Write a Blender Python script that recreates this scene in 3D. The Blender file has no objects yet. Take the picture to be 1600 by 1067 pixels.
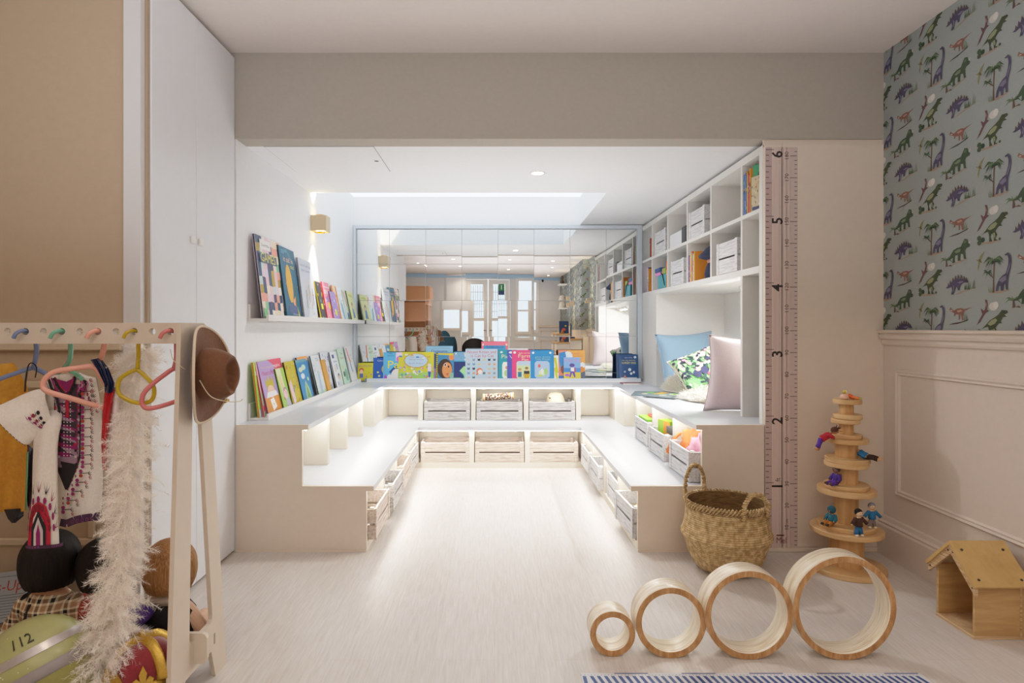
import bpy, bmesh, math, random
from mathutils import Vector, Matrix, noise
R = math.radians
PI = math.pi
rnd = random.Random(7)
SC = bpy.context.scene
COL = SC.collection
# ------------------------------------------------------------------ room dimensions (metres); camera stands at the origin looking along +Y
F, CX, CY, H = 960.0, 772.5, 512.0, 1.027
S0 = 341.2
Y0 = F / S0            # plane of the bulkhead and the bench ends
YB = F / 186.2         # mirror wall
XL, XR = -1.184, 1.783 # alcove side wall, papered wall
ZA, ZC = 1.892, 2.286  # alcove ceiling, room ceiling
YF = -4.4              # street wall
XW = -2.2              # far side wall

# light levels
SKY = 1.9
DOWN = 16.0
LEDS = 60.0
SCON = 30.0
UPL = 77.0
UPA = 8.0
WIN = 6.0


def at(px, py, Y):
    return Vector(((px - CX) * Y / F, Y, H - (py - CY) * Y / F))


# ------------------------------------------------------------------ colours and materials
def lin(v):
    return v / 12.92 if v <= 0.04045 else ((v + 0.055) / 1.055) ** 2.4


def C(h, k=1.0):
    if isinstance(h, (tuple, list)):
        return tuple(h)
    h = h.lstrip('#')
    return tuple(lin(int(h[i:i + 2], 16) / 255) * k for i in (0, 2, 4)) + (1.0,)


MATS = {}


def nodes(name):
    m = bpy.data.materials.new(name)
    m.use_nodes = True
    nt = m.node_tree
    b = nt.nodes['Principled BSDF']
    return m, nt, b


def paint(name, col, rough=0.5, bump=0.0, scale=60.0, var=0.0, metal=0.0, spec=0.5, sheen=0.0):
    if name in MATS:
        return MATS[name]
    m, nt, b = nodes(name)
    c = C(col)
    b.inputs['Base Color'].default_value = c
    b.inputs['Roughness'].default_value = rough
    b.inputs['Metallic'].default_value = metal
    b.inputs['Specular IOR Level'].default_value = spec
    if sheen:
        b.inputs['Sheen Weight'].default_value = sheen
    tc = nt.nodes.new('ShaderNodeTexCoord')
    nz = nt.nodes.new('ShaderNodeTexNoise')
    nz.inputs['Scale'].default_value = scale
    nz.inputs['Detail'].default_value = 4
    nt.links.new(tc.outputs['Object'], nz.inputs['Vector'])
    if var:
        rp = nt.nodes.new('ShaderNodeValToRGB')
        rp.color_ramp.elements[0].position = 0.3
        rp.color_ramp.elements[1].position = 0.7
        rp.color_ramp.elements[0].color = tuple(x * (1 - var) for x in c[:3]) + (1,)
        rp.color_ramp.elements[1].color = tuple(min(1, x * (1 + var * .6)) for x in c[:3]) + (1,)
        nt.links.new(nz.outputs['Fac'], rp.inputs['Fac'])
        nt.links.new(rp.outputs['Color'], b.inputs['Base Color'])
    if bump:
        bp = nt.nodes.new('ShaderNodeBump')
        bp.inputs['Strength'].default_value = bump
        bp.inputs['Distance'].default_value = 0.002
        nt.links.new(nz.outputs['Fac'], bp.inputs['Height'])
        nt.links.new(bp.outputs['Normal'], b.inputs['Normal'])
    MATS[name] = m
    return m


def wood(name, c1, c2, stretch=(1, 12, 12), scale=6.0, rough=0.5, lo=0.35, hi=0.65, bump=0.15, c3=None):
    if name in MATS:
        return MATS[name]
    m, nt, b = nodes(name)
    tc = nt.nodes.new('ShaderNodeTexCoord')
    mp = nt.nodes.new('ShaderNodeMapping')
    mp.inputs['Scale'].default_value = stretch
    n1 = nt.nodes.new('ShaderNodeTexNoise')
    n1.inputs['Scale'].default_value = scale
    n1.inputs['Detail'].default_value = 6
    n1.inputs['Roughness'].default_value = 0.6
    n1.inputs['Distortion'].default_value = 0.4
    rp = nt.nodes.new('ShaderNodeValToRGB')
    e = rp.color_ramp.elements
    e[0].position, e[1].position = lo, hi
    e[0].color, e[1].color = C(c1), C(c2)
    if c3:
        k = e.new((lo + hi) / 2)
        k.color = C(c3)
    bp = nt.nodes.new('ShaderNodeBump')
    bp.inputs['Strength'].default_value = bump
    bp.inputs['Distance'].default_value = 0.001
    L = nt.links.new
    L(tc.outputs['Object'], mp.inputs['Vector'])
    L(mp.outputs['Vector'], n1.inputs['Vector'])
    L(n1.outputs['Fac'], rp.inputs['Fac'])
    L(rp.outputs['Color'], b.inputs['Base Color'])
    L(n1.outputs['Fac'], bp.inputs['Height'])
    L(bp.outputs['Normal'], b.inputs['Normal'])
    b.inputs['Roughness'].default_value = rough
    MATS[name] = m
    return m


def printed(name, rough=0.45, transl=0.0, bump=0.0):
    """colour read from the mesh's own face colours: ink, covers, embroidery"""
    if name in MATS:
        return MATS[name]
    m, nt, b = nodes(name)
    a = nt.nodes.new('ShaderNodeVertexColor')
    a.layer_name = 'Col'
    nz = nt.nodes.new('ShaderNodeTexNoise')
    nz.inputs['Scale'].default_value = 90
    tc = nt.nodes.new('ShaderNodeTexCoord')
    nt.links.new(tc.outputs['Object'], nz.inputs['Vector'])
    mx = nt.nodes.new('ShaderNodeMix')
    mx.data_type = 'RGBA'
    mx.blend_type = 'MULTIPLY'
    mx.inputs[0].default_value = 0.12
    nt.links.new(a.outputs['Color'], mx.inputs[6])
    nt.links.new(nz.outputs['Fac'], mx.inputs[7])
    nt.links.new(mx.outputs[2], b.inputs['Base Color'])
    b.inputs['Roughness'].default_value = rough
    if bump:
        bp = nt.nodes.new('ShaderNodeBump')
        bp.inputs['Strength'].default_value = bump
        bp.inputs['Distance'].default_value = 0.002
        nt.links.new(nz.outputs['Fac'], bp.inputs['Height'])
        nt.links.new(bp.outputs['Normal'], b.inputs['Normal'])
    MATS[name] = m
    return m


def emit(name, col, strength):
    if name in MATS:
        return MATS[name]
    m, nt, b = nodes(name)
    b.inputs['Base Color'].default_value = C(col)
    b.inputs['Emission Color'].default_value = C(col)
    b.inputs['Emission Strength'].default_value = strength
    MATS[name] = m
    return m


def glassmat(name, tint='#f4f8fa', gloss=0.08):
    if name in MATS:
        return MATS[name]
    m, nt, b = nodes(name)
    nt.nodes.remove(b)
    t = nt.nodes.new('ShaderNodeBsdfTransparent')
    t.inputs['Color'].default_value = C(tint)
    g = nt.nodes.new('ShaderNodeBsdfGlossy')
    g.inputs['Roughness'].default_value = 0.02
    mx = nt.nodes.new('ShaderNodeMixShader')
    mx.inputs[0].default_value = gloss
    nt.links.new(t.outputs[0], mx.inputs[1])
    nt.links.new(g.outputs[0], mx.inputs[2])
    nt.links.new(mx.outputs[0], nt.nodes['Material Output'].inputs['Surface'])
    MATS[name] = m
    return m


def sheer(name, col, opacity=0.75):
    if name in MATS:
        return MATS[name]
    m, nt, b = nodes(name)
    b.inputs['Base Color'].default_value = C(col)
    b.inputs['Roughness'].default_value = 0.6
    t = nt.nodes.new('ShaderNodeBsdfTranslucent')
    t.inputs['Color'].default_value = C(col)
    mx = nt.nodes.new('ShaderNodeMixShader')
    mx.inputs[0].default_value = 1 - opacity
    nt.links.new(b.outputs[0], mx.inputs[1])
    nt.links.new(t.outputs[0], mx.inputs[2])
    nt.links.new(mx.outputs[0], nt.nodes['Material Output'].inputs['Surface'])
    MATS[name] = m
    return m


INK = printed('ink')
FABRIC_INK = printed('fabric ink', 0.85, bump=0.3)

# ------------------------------------------------------------------ text outlines (built-in font) as flat polygons
_TXT = {}


def text_polys(s, bold=False):
    """polygons of the string, cap height about 0.7, starting at x=0"""
    key = (s, bold)
    if key in _TXT:
        return _TXT[key]
    cu = bpy.data.curves.new('lettering', 'FONT')
    cu.body = s
    cu.size = 1.0
    cu.resolution_u = 2
    if bold:
        cu.offset = 0.02
    o = bpy.data.objects.new('lettering', cu)
    me = bpy.data.meshes.new_from_object(o)
    vs = [v.co.xy.copy() for v in me.vertices]
    fs = [[vs[i] for i in p.vertices] for p in me.polygons]
    w = max((v.x for v in vs), default=0.0)
    bpy.data.objects.remove(o)
    bpy.data.curves.remove(cu)
    bpy.data.meshes.remove(me)
    _TXT[key] = (fs, w)
    return _TXT[key]


# ------------------------------------------------------------------ mesh builder
class MB:
    def __init__(s):
        s.bm = bmesh.new()
        s.cl = s.bm.loops.layers.float_color.new('Col')
        s.mi = 0
        s.c = (1, 1, 1, 1)
        s.M = Matrix()
        s.smooth = False

    def v(s, p):
        return s.bm.verts.new(s.M @ Vector(p))

    def fv(s, vs, smooth=None):
        try:
            f = s.bm.faces.new(vs)
        except ValueError:
            return None
        f.material_index = s.mi
        f.smooth = s.smooth if smooth is None else smooth
        for l in f.loops:
            l[s.cl] = s.c
        return f

    def poly(s, pts, col=None, mi=None):
        if col is not None:
            s.c = C(col)
        if mi is not None:
            s.mi = mi
        return s.fv([s.v(p) for p in pts])

    def box(s, x0, x1, y0, y1, z0, z1, bev=0.0, seg=1):
        vs = [s.v((x, y, z)) for z in (z0, z1) for y in (y0, y1) for x in (x0, x1)]
        fs = []
        for q in ((0, 2, 3, 1), (4, 5, 7, 6), (0, 1, 5, 4), (1, 3, 7, 5), (3, 2, 6, 7), (2, 0, 4, 6)):
            fs.append(s.fv([vs[i] for i in q]))
        if bev:
            ed = list({e for f in fs for e in f.edges})
            r = bmesh.ops.bevel(s.bm, geom=ed, offset=bev, segments=seg, profile=0.5, affect='EDGES', clamp_overlap=True)
            for f in r['faces']:
                f.material_index = s.mi
                for l in f.loops:
                    l[s.cl] = s.c
        return s

    def extr(s, pts, vec, bev=0.0):
        vec = Vector(vec)
        a = [s.v(p) for p in pts]
        b = [s.v(Vector(p) + vec) for p in pts]
        n = len(pts)
        fs = [s.fv(a[::-1]), s.fv(b)]
        for i in range(n):
            fs.append(s.fv([a[i], a[(i + 1) % n], b[(i + 1) % n], b[i]]))
        if bev:
            ed = list({e for f in fs if f for e in f.edges})
            bmesh.ops.bevel(s.bm, geom=ed, offset=bev, segments=1, affect='EDGES', clamp_overlap=True)
        return s

    def tube(s, path, r, seg=8, closed=False, cap=True, smooth=True, flat=1.0):
        P = [Vector(p) for p in path]
        n = len(P)
        rr = r if isinstance(r, (list, tuple)) else [r] * n
        rings = []
        up = None
        for i in range(n):
            if closed:
                t = P[(i + 1) % n] - P[i - 1]
            else:
                t = P[min(i + 1, n - 1)] - P[max(i - 1, 0)]
            t.normalize()
            if up is None:
                up = Vector((0, 0, 1)) if abs(t.z) < 0.9 else Vector((1, 0, 0))
            a = t.cross(up)
            if a.length < 1e-5:
                a = t.orthogonal()
            a.normalize()
            b = a.cross(t).normalized()
            up = b
            rings.append([s.v(P[i] + (a * math.cos(2 * PI * k / seg) + b * math.sin(2 * PI * k / seg) * flat) * rr[i]) for k in range(seg)])
        for i in range(n if closed else n - 1):
            A, B = rings[i], rings[(i + 1) % n]
            for k in range(seg):
                s.fv([A[k], A[(k + 1) % seg], B[(k + 1) % seg], B[k]], smooth)
        if cap and not closed:
            s.fv(rings[0][::-1], False)
            s.fv(rings[-1], False)
        return s

    def lathe(s, prof, seg=32, c=(0, 0, 0), smooth=True, sx=1.0, sy=1.0):
        """profile of (radius, z) turned about the vertical through c"""
        rings = []
        for r, z in prof:
            if r < 1e-6:
                rings.append([s.v((c[0], c[1], c[2] + z))])
            else:
                rings.append([s.v((c[0] + sx * r * math.cos(2 * PI * k / seg), c[1] + sy * r * math.sin(2 * PI * k / seg), c[2] + z)) for k in range(seg)])
        for A, B in zip(rings, rings[1:]):
            for k in range(seg):
                k2 = (k + 1) % seg
                if len(A) == 1 and len(B) == 1:
                    continue
                if len(A) == 1:
                    s.fv([A[0], B[k2], B[k]], smooth)
                elif len(B) == 1:
                    s.fv([A[k], A[k2], B[0]], smooth)
                else:
                    s.fv([A[k], A[k2], B[k2], B[k]], smooth)
        return s

    def ball(s, c, r, seg=12, rings=8):
        rx, ry, rz = r if isinstance(r, (tuple, list)) else (r, r, r)
        M0 = s.M
        s.M = M0 @ Matrix.Translation(c) @ Matrix.Diagonal((rx, ry, rz, 1))
        s.lathe([(math.sin(PI * i / rings), -math.cos(PI * i / rings)) for i in range(rings + 1)], seg)
        s.M = M0
        return s

    def grid(s, fn, nu, nv, smooth=True, closed_u=False):
        g = [[s.v(fn(i / nu, j / nv)) for j in range(nv + 1)] for i in range(nu if closed_u else nu + 1)]
        for i in range(nu):
            for j in range(nv):
                i2 = (i + 1) % nu if closed_u else i + 1
                s.fv([g[i][j], g[i2][j], g[i2][j + 1], g[i][j + 1]], smooth)
        return s

    def plate(s, outer, holes, depth):
        """flat board in the local XY plane with real holes, thickness along +Z"""
        cu = bpy.data.curves.new('plate', 'CURVE')
        cu.dimensions = '2D'
        cu.fill_mode = 'BOTH'
        cu.extrude = depth / 2
        for loop in [outer] + list(holes):
            sp = cu.splines.new('POLY')
            sp.points.add(len(loop) - 1)
            for p, q in zip(sp.points, loop):
                p.co = (q[0], q[1], 0, 1)
            sp.use_cyclic_u = True
        o = bpy.data.objects.new('plate', cu)
        me = bpy.data.meshes.new_from_object(o)
        vs = [s.v((v.co.x, v.co.y, v.co.z + depth / 2)) for v in me.vertices]
        for p in me.polygons:
            s.fv([vs[i] for i in p.vertices])
        bpy.data.objects.remove(o)
        bpy.data.curves.remove(cu)
        bpy.data.meshes.remove(me)
        return s

    def text(s, string, x, z, size, col, fn, width=None, slant=0.0):
        fs, w = text_polys(string)
        k = size
        kx = (width / w) if (width and w) else k
        s.c = C(col)
        for f in fs:
            s.fv([s.v(fn(x + p.x * kx + p.y * k * slant, z + p.y * k)) for p in f])
        return s

    def build(s, name, mats, parent=None, loc=None, fixn=True):
        if fixn:
            bmesh.ops.recalc_face_normals(s.bm, faces=s.bm.faces)
        me = bpy.data.meshes.new(name)
        s.bm.to_mesh(me)
        s.bm.free()
        for m in (mats if isinstance(mats, (list, tuple)) else [mats]):
            me.materials.append(m)
        o = bpy.data.objects.new(name, me)
        COL.objects.link(o)
        if parent is not None:
            o.parent = parent
        if loc is not None:
            o.location = loc
        return o


def tag(o, label=None, cat=None, group=None, kind=None):
    if label:
        o['label'] = label
    if cat:
        o['category'] = cat
    if group:
        o['group'] = group
    if kind:
        o['kind'] = kind
    return o


def thing(name, label, cat, loc=(0, 0, 0), rz=0.0, group=None):
    o = bpy.data.objects.new(name, None)
    o.empty_display_size = 0.05
    COL.objects.link(o)
    o.location = loc
    o.rotation_euler = (0, 0, rz)
    return tag(o, label, cat, group)


def struct(mb, name, mats):
    return tag(mb.build(name, mats), kind='structure')


def kids(o):
    return [c for c in bpy.data.objects if c.parent is o]


def dup(root, loc=None, rz=None, label=None, group=None):
    tree = {root: None}
    r = root.copy()
    COL.objects.link(r)
    for ch in CH[root.name]:
        c = ch.copy()
        COL.objects.link(c)
        c.parent = r
        for g in CH.get(ch.name, []):
            d = g.copy()
            COL.objects.link(d)
            d.parent = c
    if loc is not None:
        r.location = loc
    if rz is not None:
        r.rotation_euler = (0, 0, rz)
    return tag(r, label, None, group)


CH = {}


def remember(root):
    CH[root.name] = kids(root)
    for c in CH[root.name]:
        CH[c.name] = kids(c)
    return root


def circle(cx, cy, r, n=16):
    return [(cx + r * math.cos(2 * PI * i / n), cy + r * math.sin(2 * PI * i / n)) for i in range(n)]


def bez(p0, p1, p2, p3, n=10):
    p0, p1, p2, p3 = map(Vector, (p0, p1, p2, p3))
    return [p0 * (1 - t) ** 3 + p1 * 3 * t * (1 - t) ** 2 + p2 * 3 * t * t * (1 - t) + p3 * t ** 3 for t in [i / n for i in range(n + 1)]]


def smooth_path(pts, n=6):
    P = [Vector(p) for p in pts]
    out = []
    for i in range(len(P) - 1):
        a, b, c, d = P[max(i - 1, 0)], P[i], P[i + 1], P[min(i + 2, len(P) - 1)]
        for k in range(n):
            t = k / n
            out.append(0.5 * ((2 * b) + (c - a) * t + (2 * a - 5 * b + 4 * c - d) * t * t + (3 * b - a - 3 * c + d) * t ** 3))
    out.append(P[-1])
    return out
# ------------------------------------------------------------------ camera, colour management, sky
cam = bpy.data.cameras.new('camera')
cam.sensor_width = 36
cam.lens = F / 1600 * 36
cam.shift_x = (800 - CX) / 1600
cam.shift_y = (CY - 533.5) / 1600
cam.clip_start = 0.05
co = bpy.data.objects.new('camera', cam)
COL.objects.link(co)
co.location = (0, 0, H)
co.rotation_euler = (R(90), 0, 0)
SC.camera = co
SC.view_settings.view_transform = 'Standard'
SC.view_settings.look = 'None'
SC.view_settings.exposure = 0.09
# soft shoulder so the daylit alcove keeps its tone
SC.view_settings.use_curve_mapping = True
cm = SC.view_settings.curve_mapping
cm.white_level = (3, 3, 3)
cc = cm.curves[3]
for p_ in ((.1, .29), (.2, .53), (.34, .75), (.6, .92)):
    cc.points.new(*p_)
cm.update()
SC.cycles.max_bounces = 10
SC.cycles.diffuse_bounces = 6
SC.cycles.transparent_max_bounces = 12
SC.cycles.sample_clamp_indirect = 4.0
SC.cycles.caustics_reflective = False
SC.cycles.caustics_refractive = False
SC.cycles.use_light_tree = True

w = bpy.data.worlds.new('sky')
SC.world = w
w.use_nodes = True
bg = w.node_tree.nodes['Background']
bg.inputs['Color'].default_value = (0.86, 0.93, 1.0, 1)
bg.inputs['Strength'].default_value = SKY

# ------------------------------------------------------------------ shell materials
WHITE = paint('white paint', '#e8e6e2', 0.55, 0.05, 40, 0.02)
ALC = paint('alcove paint', '#eff0f2', 0.55, 0.04, 40, 0.015)
JOIN = paint('joinery paint', '#e2d4c3', 0.42, 0.04, 30, 0.02)
BULK = paint('bulkhead paint', '#aea69a', 0.7, 0.08, 50, 0.03)
CEIL = paint('ceiling paint', '#ded6d0', 0.8, 0.05, 40, 0.02)
TAN = paint('tan wall paint', '#bba68b', 0.75, 0.06, 45, 0.03)
SEAT = paint('seat lacquer', '#cfd3d9', 0.3, 0.03, 30, 0.015)
WAIN = paint('wainscot paint', '#d8ccc0', 0.5, 0.03, 40, 0.02)
PAPER = paint('wallpaper ground', '#949c99', 0.85, 0.05, 120, 0.03)
DARK = paint('dark gap', '#2a2521', 0.9)


def floor_mat():
    m, nt, b = nodes('limed boards')
    L = nt.links.new
    tc = nt.nodes.new('ShaderNodeTexCoord')
    mp = nt.nodes.new('ShaderNodeMapping')
    mp.inputs['Rotation'].default_value = (0, 0, R(90))
    br = nt.nodes.new('ShaderNodeTexBrick')
    br.inputs['Scale'].default_value = 1.0
    br.inputs['Brick Width'].default_value = 1.9
    br.inputs['Row Height'].default_value = 0.19
    br.inputs['Mortar Size'].default_value = 0.0012
    br.inputs['Mortar Smooth'].default_value = 0.4
    br.inputs['Color1'].default_value = C('#dbd7d4')
    br.inputs['Color2'].default_value = C('#d7d2ce')
    br.inputs['Mortar'].default_value = C('#d3c9bc')
    m2 = nt.nodes.new('ShaderNodeMapping')
    m2.inputs['Scale'].default_value = (26, 1.6, 1)
    nz = nt.nodes.new('ShaderNodeTexNoise')
    nz.inputs['Scale'].default_value = 5
    nz.inputs['Detail'].default_value = 7
    nz.inputs['Roughness'].default_value = 0.65
    nz.inputs['Distortion'].default_value = 0.5
    rp = nt.nodes.new('ShaderNodeValToRGB')
    rp.color_ramp.elements[0].position, rp.color_ramp.elements[1].position = 0.3, 0.72
    rp.color_ramp.elements[0].color, rp.color_ramp.elements[1].color = C('#d3c7b9'), C('#ffffff')
    mx = nt.nodes.new('ShaderNodeMix')
    mx.data_type = 'RGBA'
    mx.blend_type = 'MULTIPLY'
    mx.inputs[0].default_value = 0.55
    L(tc.outputs['Object'], mp.inputs[0])
    L(mp.outputs[0], br.inputs['Vector'])
    L(tc.outputs['Object'], m2.inputs[0])
    L(m2.outputs[0], nz.inputs['Vector'])
    L(nz.outputs['Fac'], rp.inputs[0])
    L(br.outputs['Color'], mx.inputs[6])
    L(rp.outputs[0], mx.inputs[7])
    L(mx.outputs[2], b.inputs['Base Color'])
    b.inputs['Roughness'].default_value = 0.42
    bp = nt.nodes.new('ShaderNodeBump')
    bp.inputs['Strength'].default_value = 0.12
    bp.inputs['Distance'].default_value = 0.001
    L(nz.outputs['Fac'], bp.inputs['Height'])
    L(bp.outputs[0], b.inputs['Normal'])
    return m


# floor, ceilings
m = MB(); m.box(XW - .2, 2.0, YF - .3, YB + .3, -.1, 0); struct(m, 'floor', floor_mat())
m = MB(); m.box(XW - .2, 2.0, YF - .3, Y0 + .12, ZC, ZC + .12); struct(m, 'ceiling', CEIL)
SX, SY = .72, 3.94      # skylight opening runs from the alcove's side wall to SX, from SY to the mirror wall
m = MB()
m.box(XL - .1, 2.0, Y0 + .12, SY, ZA, 2.063)
m.box(SX, 2.0, SY, YB + .2, ZA, 2.063)
struct(m, 'ceiling_alcove', ALC)
# bulkhead
m = MB(); m.box(XL - .05, 2.0, Y0, Y0 + .12, ZA, ZC + .01); struct(m, 'wall_bulkhead', BULK)
# alcove side wall, mirror wall
m = MB(); m.box(XL - .1, XL, Y0 + .005, YB + .1, 0, 2.063); struct(m, 'wall_alcove_side', ALC)
m = MB(); m.box(XL - .1, 2.0, YB + .022, YB + .2, 0, 2.063); struct(m, 'wall_mirror_side', ALC)
# wall facing the room to the side of the wardrobe
m = MB(); m.box(XW - .1, -1.262, 2.10, 2.2, 0, ZC + .01); struct(m, 'wall_return', TAN)
m = MB()
m.box(XW, -1.262, 2.085, 2.10, 0, .176)
m.box(XW, -1.262, 2.075, 2.10, .95, 1.018, .004)
for z0, z1 in ((.285, .31), (.82, .845)):
    m.box(XW, -1.36, 2.088, 2.10, z0, z1, .004)
m.box(-1.385, -1.36, 2.088, 2.10, .31, .82, .004)
struct(m, 'trim_1', paint('return trim', '#cdbba0', .55))
# far side wall and street wall with the glazed doors and windows
m = MB(); m.box(XW - .1, XW, YF - .1, 2.2, 0, ZC + .01); struct(m, 'wall_far_side', TAN)
OPEN = [(-1.14, -.62, .93, 2.20), (-.60, .36, 0.0, 2.17), (.56, .92, .84, 2.16)]
m = MB()
xs = XW - .1
for x0, x1, z0, z1 in OPEN:
    m.box(xs, x0, YF - .1, YF, 0, ZC + .01)
    if z0 > 0:
        m.box(x0, x1, YF - .1, YF, 0, z0)
    m.box(x0, x1, YF - .1, YF, z1, ZC + .01)
    xs = x1
m.box(xs, 1.7, YF - .1, YF, 0, ZC + .01)
struct(m, 'wall_street', paint('street wall paint', '#d9dadb', .7))
m = MB(); m.box(XW, 1.65, YF, YF + .05, 2.2, ZC, .01); struct(m, 'trim_2', paint('pale blue cornice', '#a9cbe6', .5))
m = MB(); m.box(.96, 1.65, YF, YF + .03, .95, 1.02, .005); m.box(1.03, 1.06, YF, YF + .012, .2, .85); m.box(1.5, 1.53, YF, YF + .012, .2, .85); m.box(1.03, 1.53, YF, YF + .012, .82, .85)
struct(m, 'trim_3', WAIN)

GLASS = glassmat('window glass')


def frame_of(m, x0, x1, z0, z1, y0, y1, t):
    m.box(x0, x0 + t, y0, y1, z0, z1); m.box(x1 - t, x1, y0, y1, z0, z1)
    m.box(x0 + t, x1 - t, y0, y1, z0, z0 + t); m.box(x0 + t, x1 - t, y0, y1, z1 - t, z1)


for i, (x0, x1, z0, z1) in enumerate((OPEN[0], OPEN[2])):
    m = MB(); frame_of(m, x0 - .05, x1 + .05, z0 - .05, z1 + .05, YF - .06, YF + .02, .075)
    m.box(x0, x1, YF - .05, YF - .01, (z0 + z1) / 2 - .03, (z0 + z1) / 2 + .02)
    wn = struct(m, 'window_%d' % (i + 1), WHITE)
    g = MB(); g.box(x0, x1, YF - .04, YF - .034, z0, z1); g.build('pane', GLASS, wn)
for i, x0 in enumerate((-.60, -.12)):
    x1 = x0 + .48
    m = MB(); frame_of(m, x0 + .01, x1 - .005, .01, 2.16, YF - .05, YF - .005, .1)
    m.box(x0 + .1, x1 - .1, YF - .05, YF - .005, .1, .45); m.box(x0 + .1, x1 - .1, YF - .045, YF - .01, 1.25, 1.33)
    dn = struct(m, 'door_%d' % (i + 1), WHITE)
    g = MB(); g.box(x0 + .1, x1 - .1, YF - .03, YF - .024, .45, 2.06); g.build('pane', GLASS, dn)
    h = MB(); h.tube([(x0 + (.43 if i == 0 else .05), YF + .01, 1.0), (x0 + (.43 if i == 0 else .05), YF + .03, 1.0), (x0 + (.36 if i == 0 else .12), YF + .03, 1.0)], .008); h.build('handle', paint('dark metal', '#2b2723', .35, metal=.8), dn)
    gr = MB()
    for k in range(6):
        gr.tube([(x0 + .12 + k * .048, YF - .075, 1.35), (x0 + .12 + k * .048, YF - .075, 2.04)], .004, 6)
    for z in (1.5, 1.7, 1.9):
        gr.tube([(x0 + .1, YF - .075, z), (x0 + .38, YF - .075, z)], .004, 6)
    gr.build('security_grille', MATS['dark metal'], dn)

# papered wall: painted wainscot below, wallpaper above (drawn further on)
ROWTOP, ROWBOT = ZC, 1.018


def clip(poly, axis, val, keep_less):
    out = []
    for i in range(len(poly)):
        a, b = poly[i - 1], poly[i]
        ia = (a[axis] <= val) == keep_less
        ib = (b[axis] <= val) == keep_less
        if ia != ib:
            t = (val - a[axis]) / (b[axis] - a[axis])
            out.append(tuple(a[k] + t * (b[k] - a[k]) for k in (0, 1)))
        if ib:
            out.append(b)
    return out


def ell(cx, cy, rx, ry, n=10, rot=0.0):
    return [(cx + rx * math.cos(t) * math.cos(rot) - ry * math.sin(t) * math.sin(rot), cy + rx * math.cos(t) * math.sin(rot) + ry * math.sin(t) * math.cos(rot)) for t in [2 * PI * i / n for i in range(n)]]


def frond(x, y, dx, dy, w):
    mx_, my_ = x + dx * .55, y + dy * .35 + abs(dx) * .25
    return [(x, y + w), (mx_, my_ + w), (x + dx, y + dy), (mx_, my_ - w), (x, y - w)]


G1, G2, G3 = '#3f5a38', '#5e7a4c', '#2c4630'
BR, BR2 = '#6b4c3a', '#a48a72'
PU, PU2 = '#4d4668', '#7a7392'


def grasses(x0, x1, y, h, n, col, r):
    return [(col, [(x0 + (x1 - x0) * k / n, y), (x0 + (x1 - x0) * k / n + .02, y), (x0 + (x1 - x0) * k / n + r.uniform(-.06, .06), y + h * r.uniform(.6, 1))]) for k in range(n)]


def motif_trex(r):
    return [(BR2, [(.02, .06), (.5, .03), (.75, .1), (.5, .12), (.1, .1)])] + [(G3 if k % 2 else G1, ell(.1 + .08 * math.cos(k * 2.1), .2 + .09 * math.sin(k * 2.1), .075, .09, 7)) for k in range(5)] + [
        ('#42502f', [(.14, .36), (.28, .5), (.42, .66), (.58, .76), (.7, .85), (.8, .99), (.97, .97), (1, .9), (.9, .84), (.97, .77), (.84, .76), (.77, .62), (.82, .55), (.72, .56), (.66, .5), (.6, .42), (.66, .3), (.6, .16), (.68, .11), (.55, .1), (.54, .3), (.48, .36), (.44, .26), (.5, .1), (.4, .1), (.4, .28), (.36, .44), (.24, .42)]),
        ('#8d9560', [(.34, .53), (.46, .66), (.6, .72), (.66, .66), (.58, .54), (.44, .48)]), ('#8d9560', [(.5, .36), (.58, .38), (.6, .24), (.57, .18), (.55, .3)]), ('#1e221a', ell(.87, .92, .015, .015, 5)), ('#d8d2c2', [(.88, .84), (.97, .78), (.96, .81)]), (G1, ell(.74, .14, .04, .05, 6))]


def motif_palm(r):
    o = [(BR2, [(.2, .04), (.6, .02), (.98, .1), (.7, .1), (.3, .08)])] + grasses(.2, .36, .06, .22, 5, G2, r)
    o += [(BR, [(.34, .05), (.41, .05), (.4, .4), (.43, .82), (.38, .82), (.36, .4)]), (BR, [(.36, .4), (.39, .42), (.2, .56), (.18, .54)])]
    for a, L in ((.35, .3), (.1, .36), (-.15, .34), (-.55, .3), (2.8, .36), (3.1, .4), (3.5, .36), (3.9, .3), (1.2, .16), (2.1, .2)):
        o.append((G1 if r.random() < .6 else G2, frond(.4, .84, L * math.cos(a), L * math.sin(a) * .7 - .06, .034)))
        o.append((G3, frond(.4, .82, L * .8 * math.cos(a + .22), L * .8 * math.sin(a + .22) * .7 - .12, .02)))
    for a, L in ((.4, .14), (-.6, .2), (2.7, .18), (3.6, .24), (4.3, .24), (5.2, .22)):
        o.append((G1, frond(.19, .56, L * math.cos(a), L * math.sin(a) * .8, .018)))
    o += [(PU, [(.46, .08), (.54, .08), (.57, .2), (.64, .2), (.65, .08), (.72, .08), (.74, .22), (.8, .24), (.82, .1), (.88, .1), (.88, .3), (.9, .42), (.97, .6), (1., .78), (.98, .92), (.9, 1.), (.78, .96), (.8, .93), (.88, .93), (.91, .84), (.9, .7), (.82, .5), (.72, .46), (.6, .38), (.5, .24)]),
          (PU2, [(.58, .34), (.72, .42), (.82, .44), (.84, .34), (.7, .28)]), (PU2, [(.86, .46), (.95, .62), (.97, .78), (.94, .7), (.86, .52)])]
    return o


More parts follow.
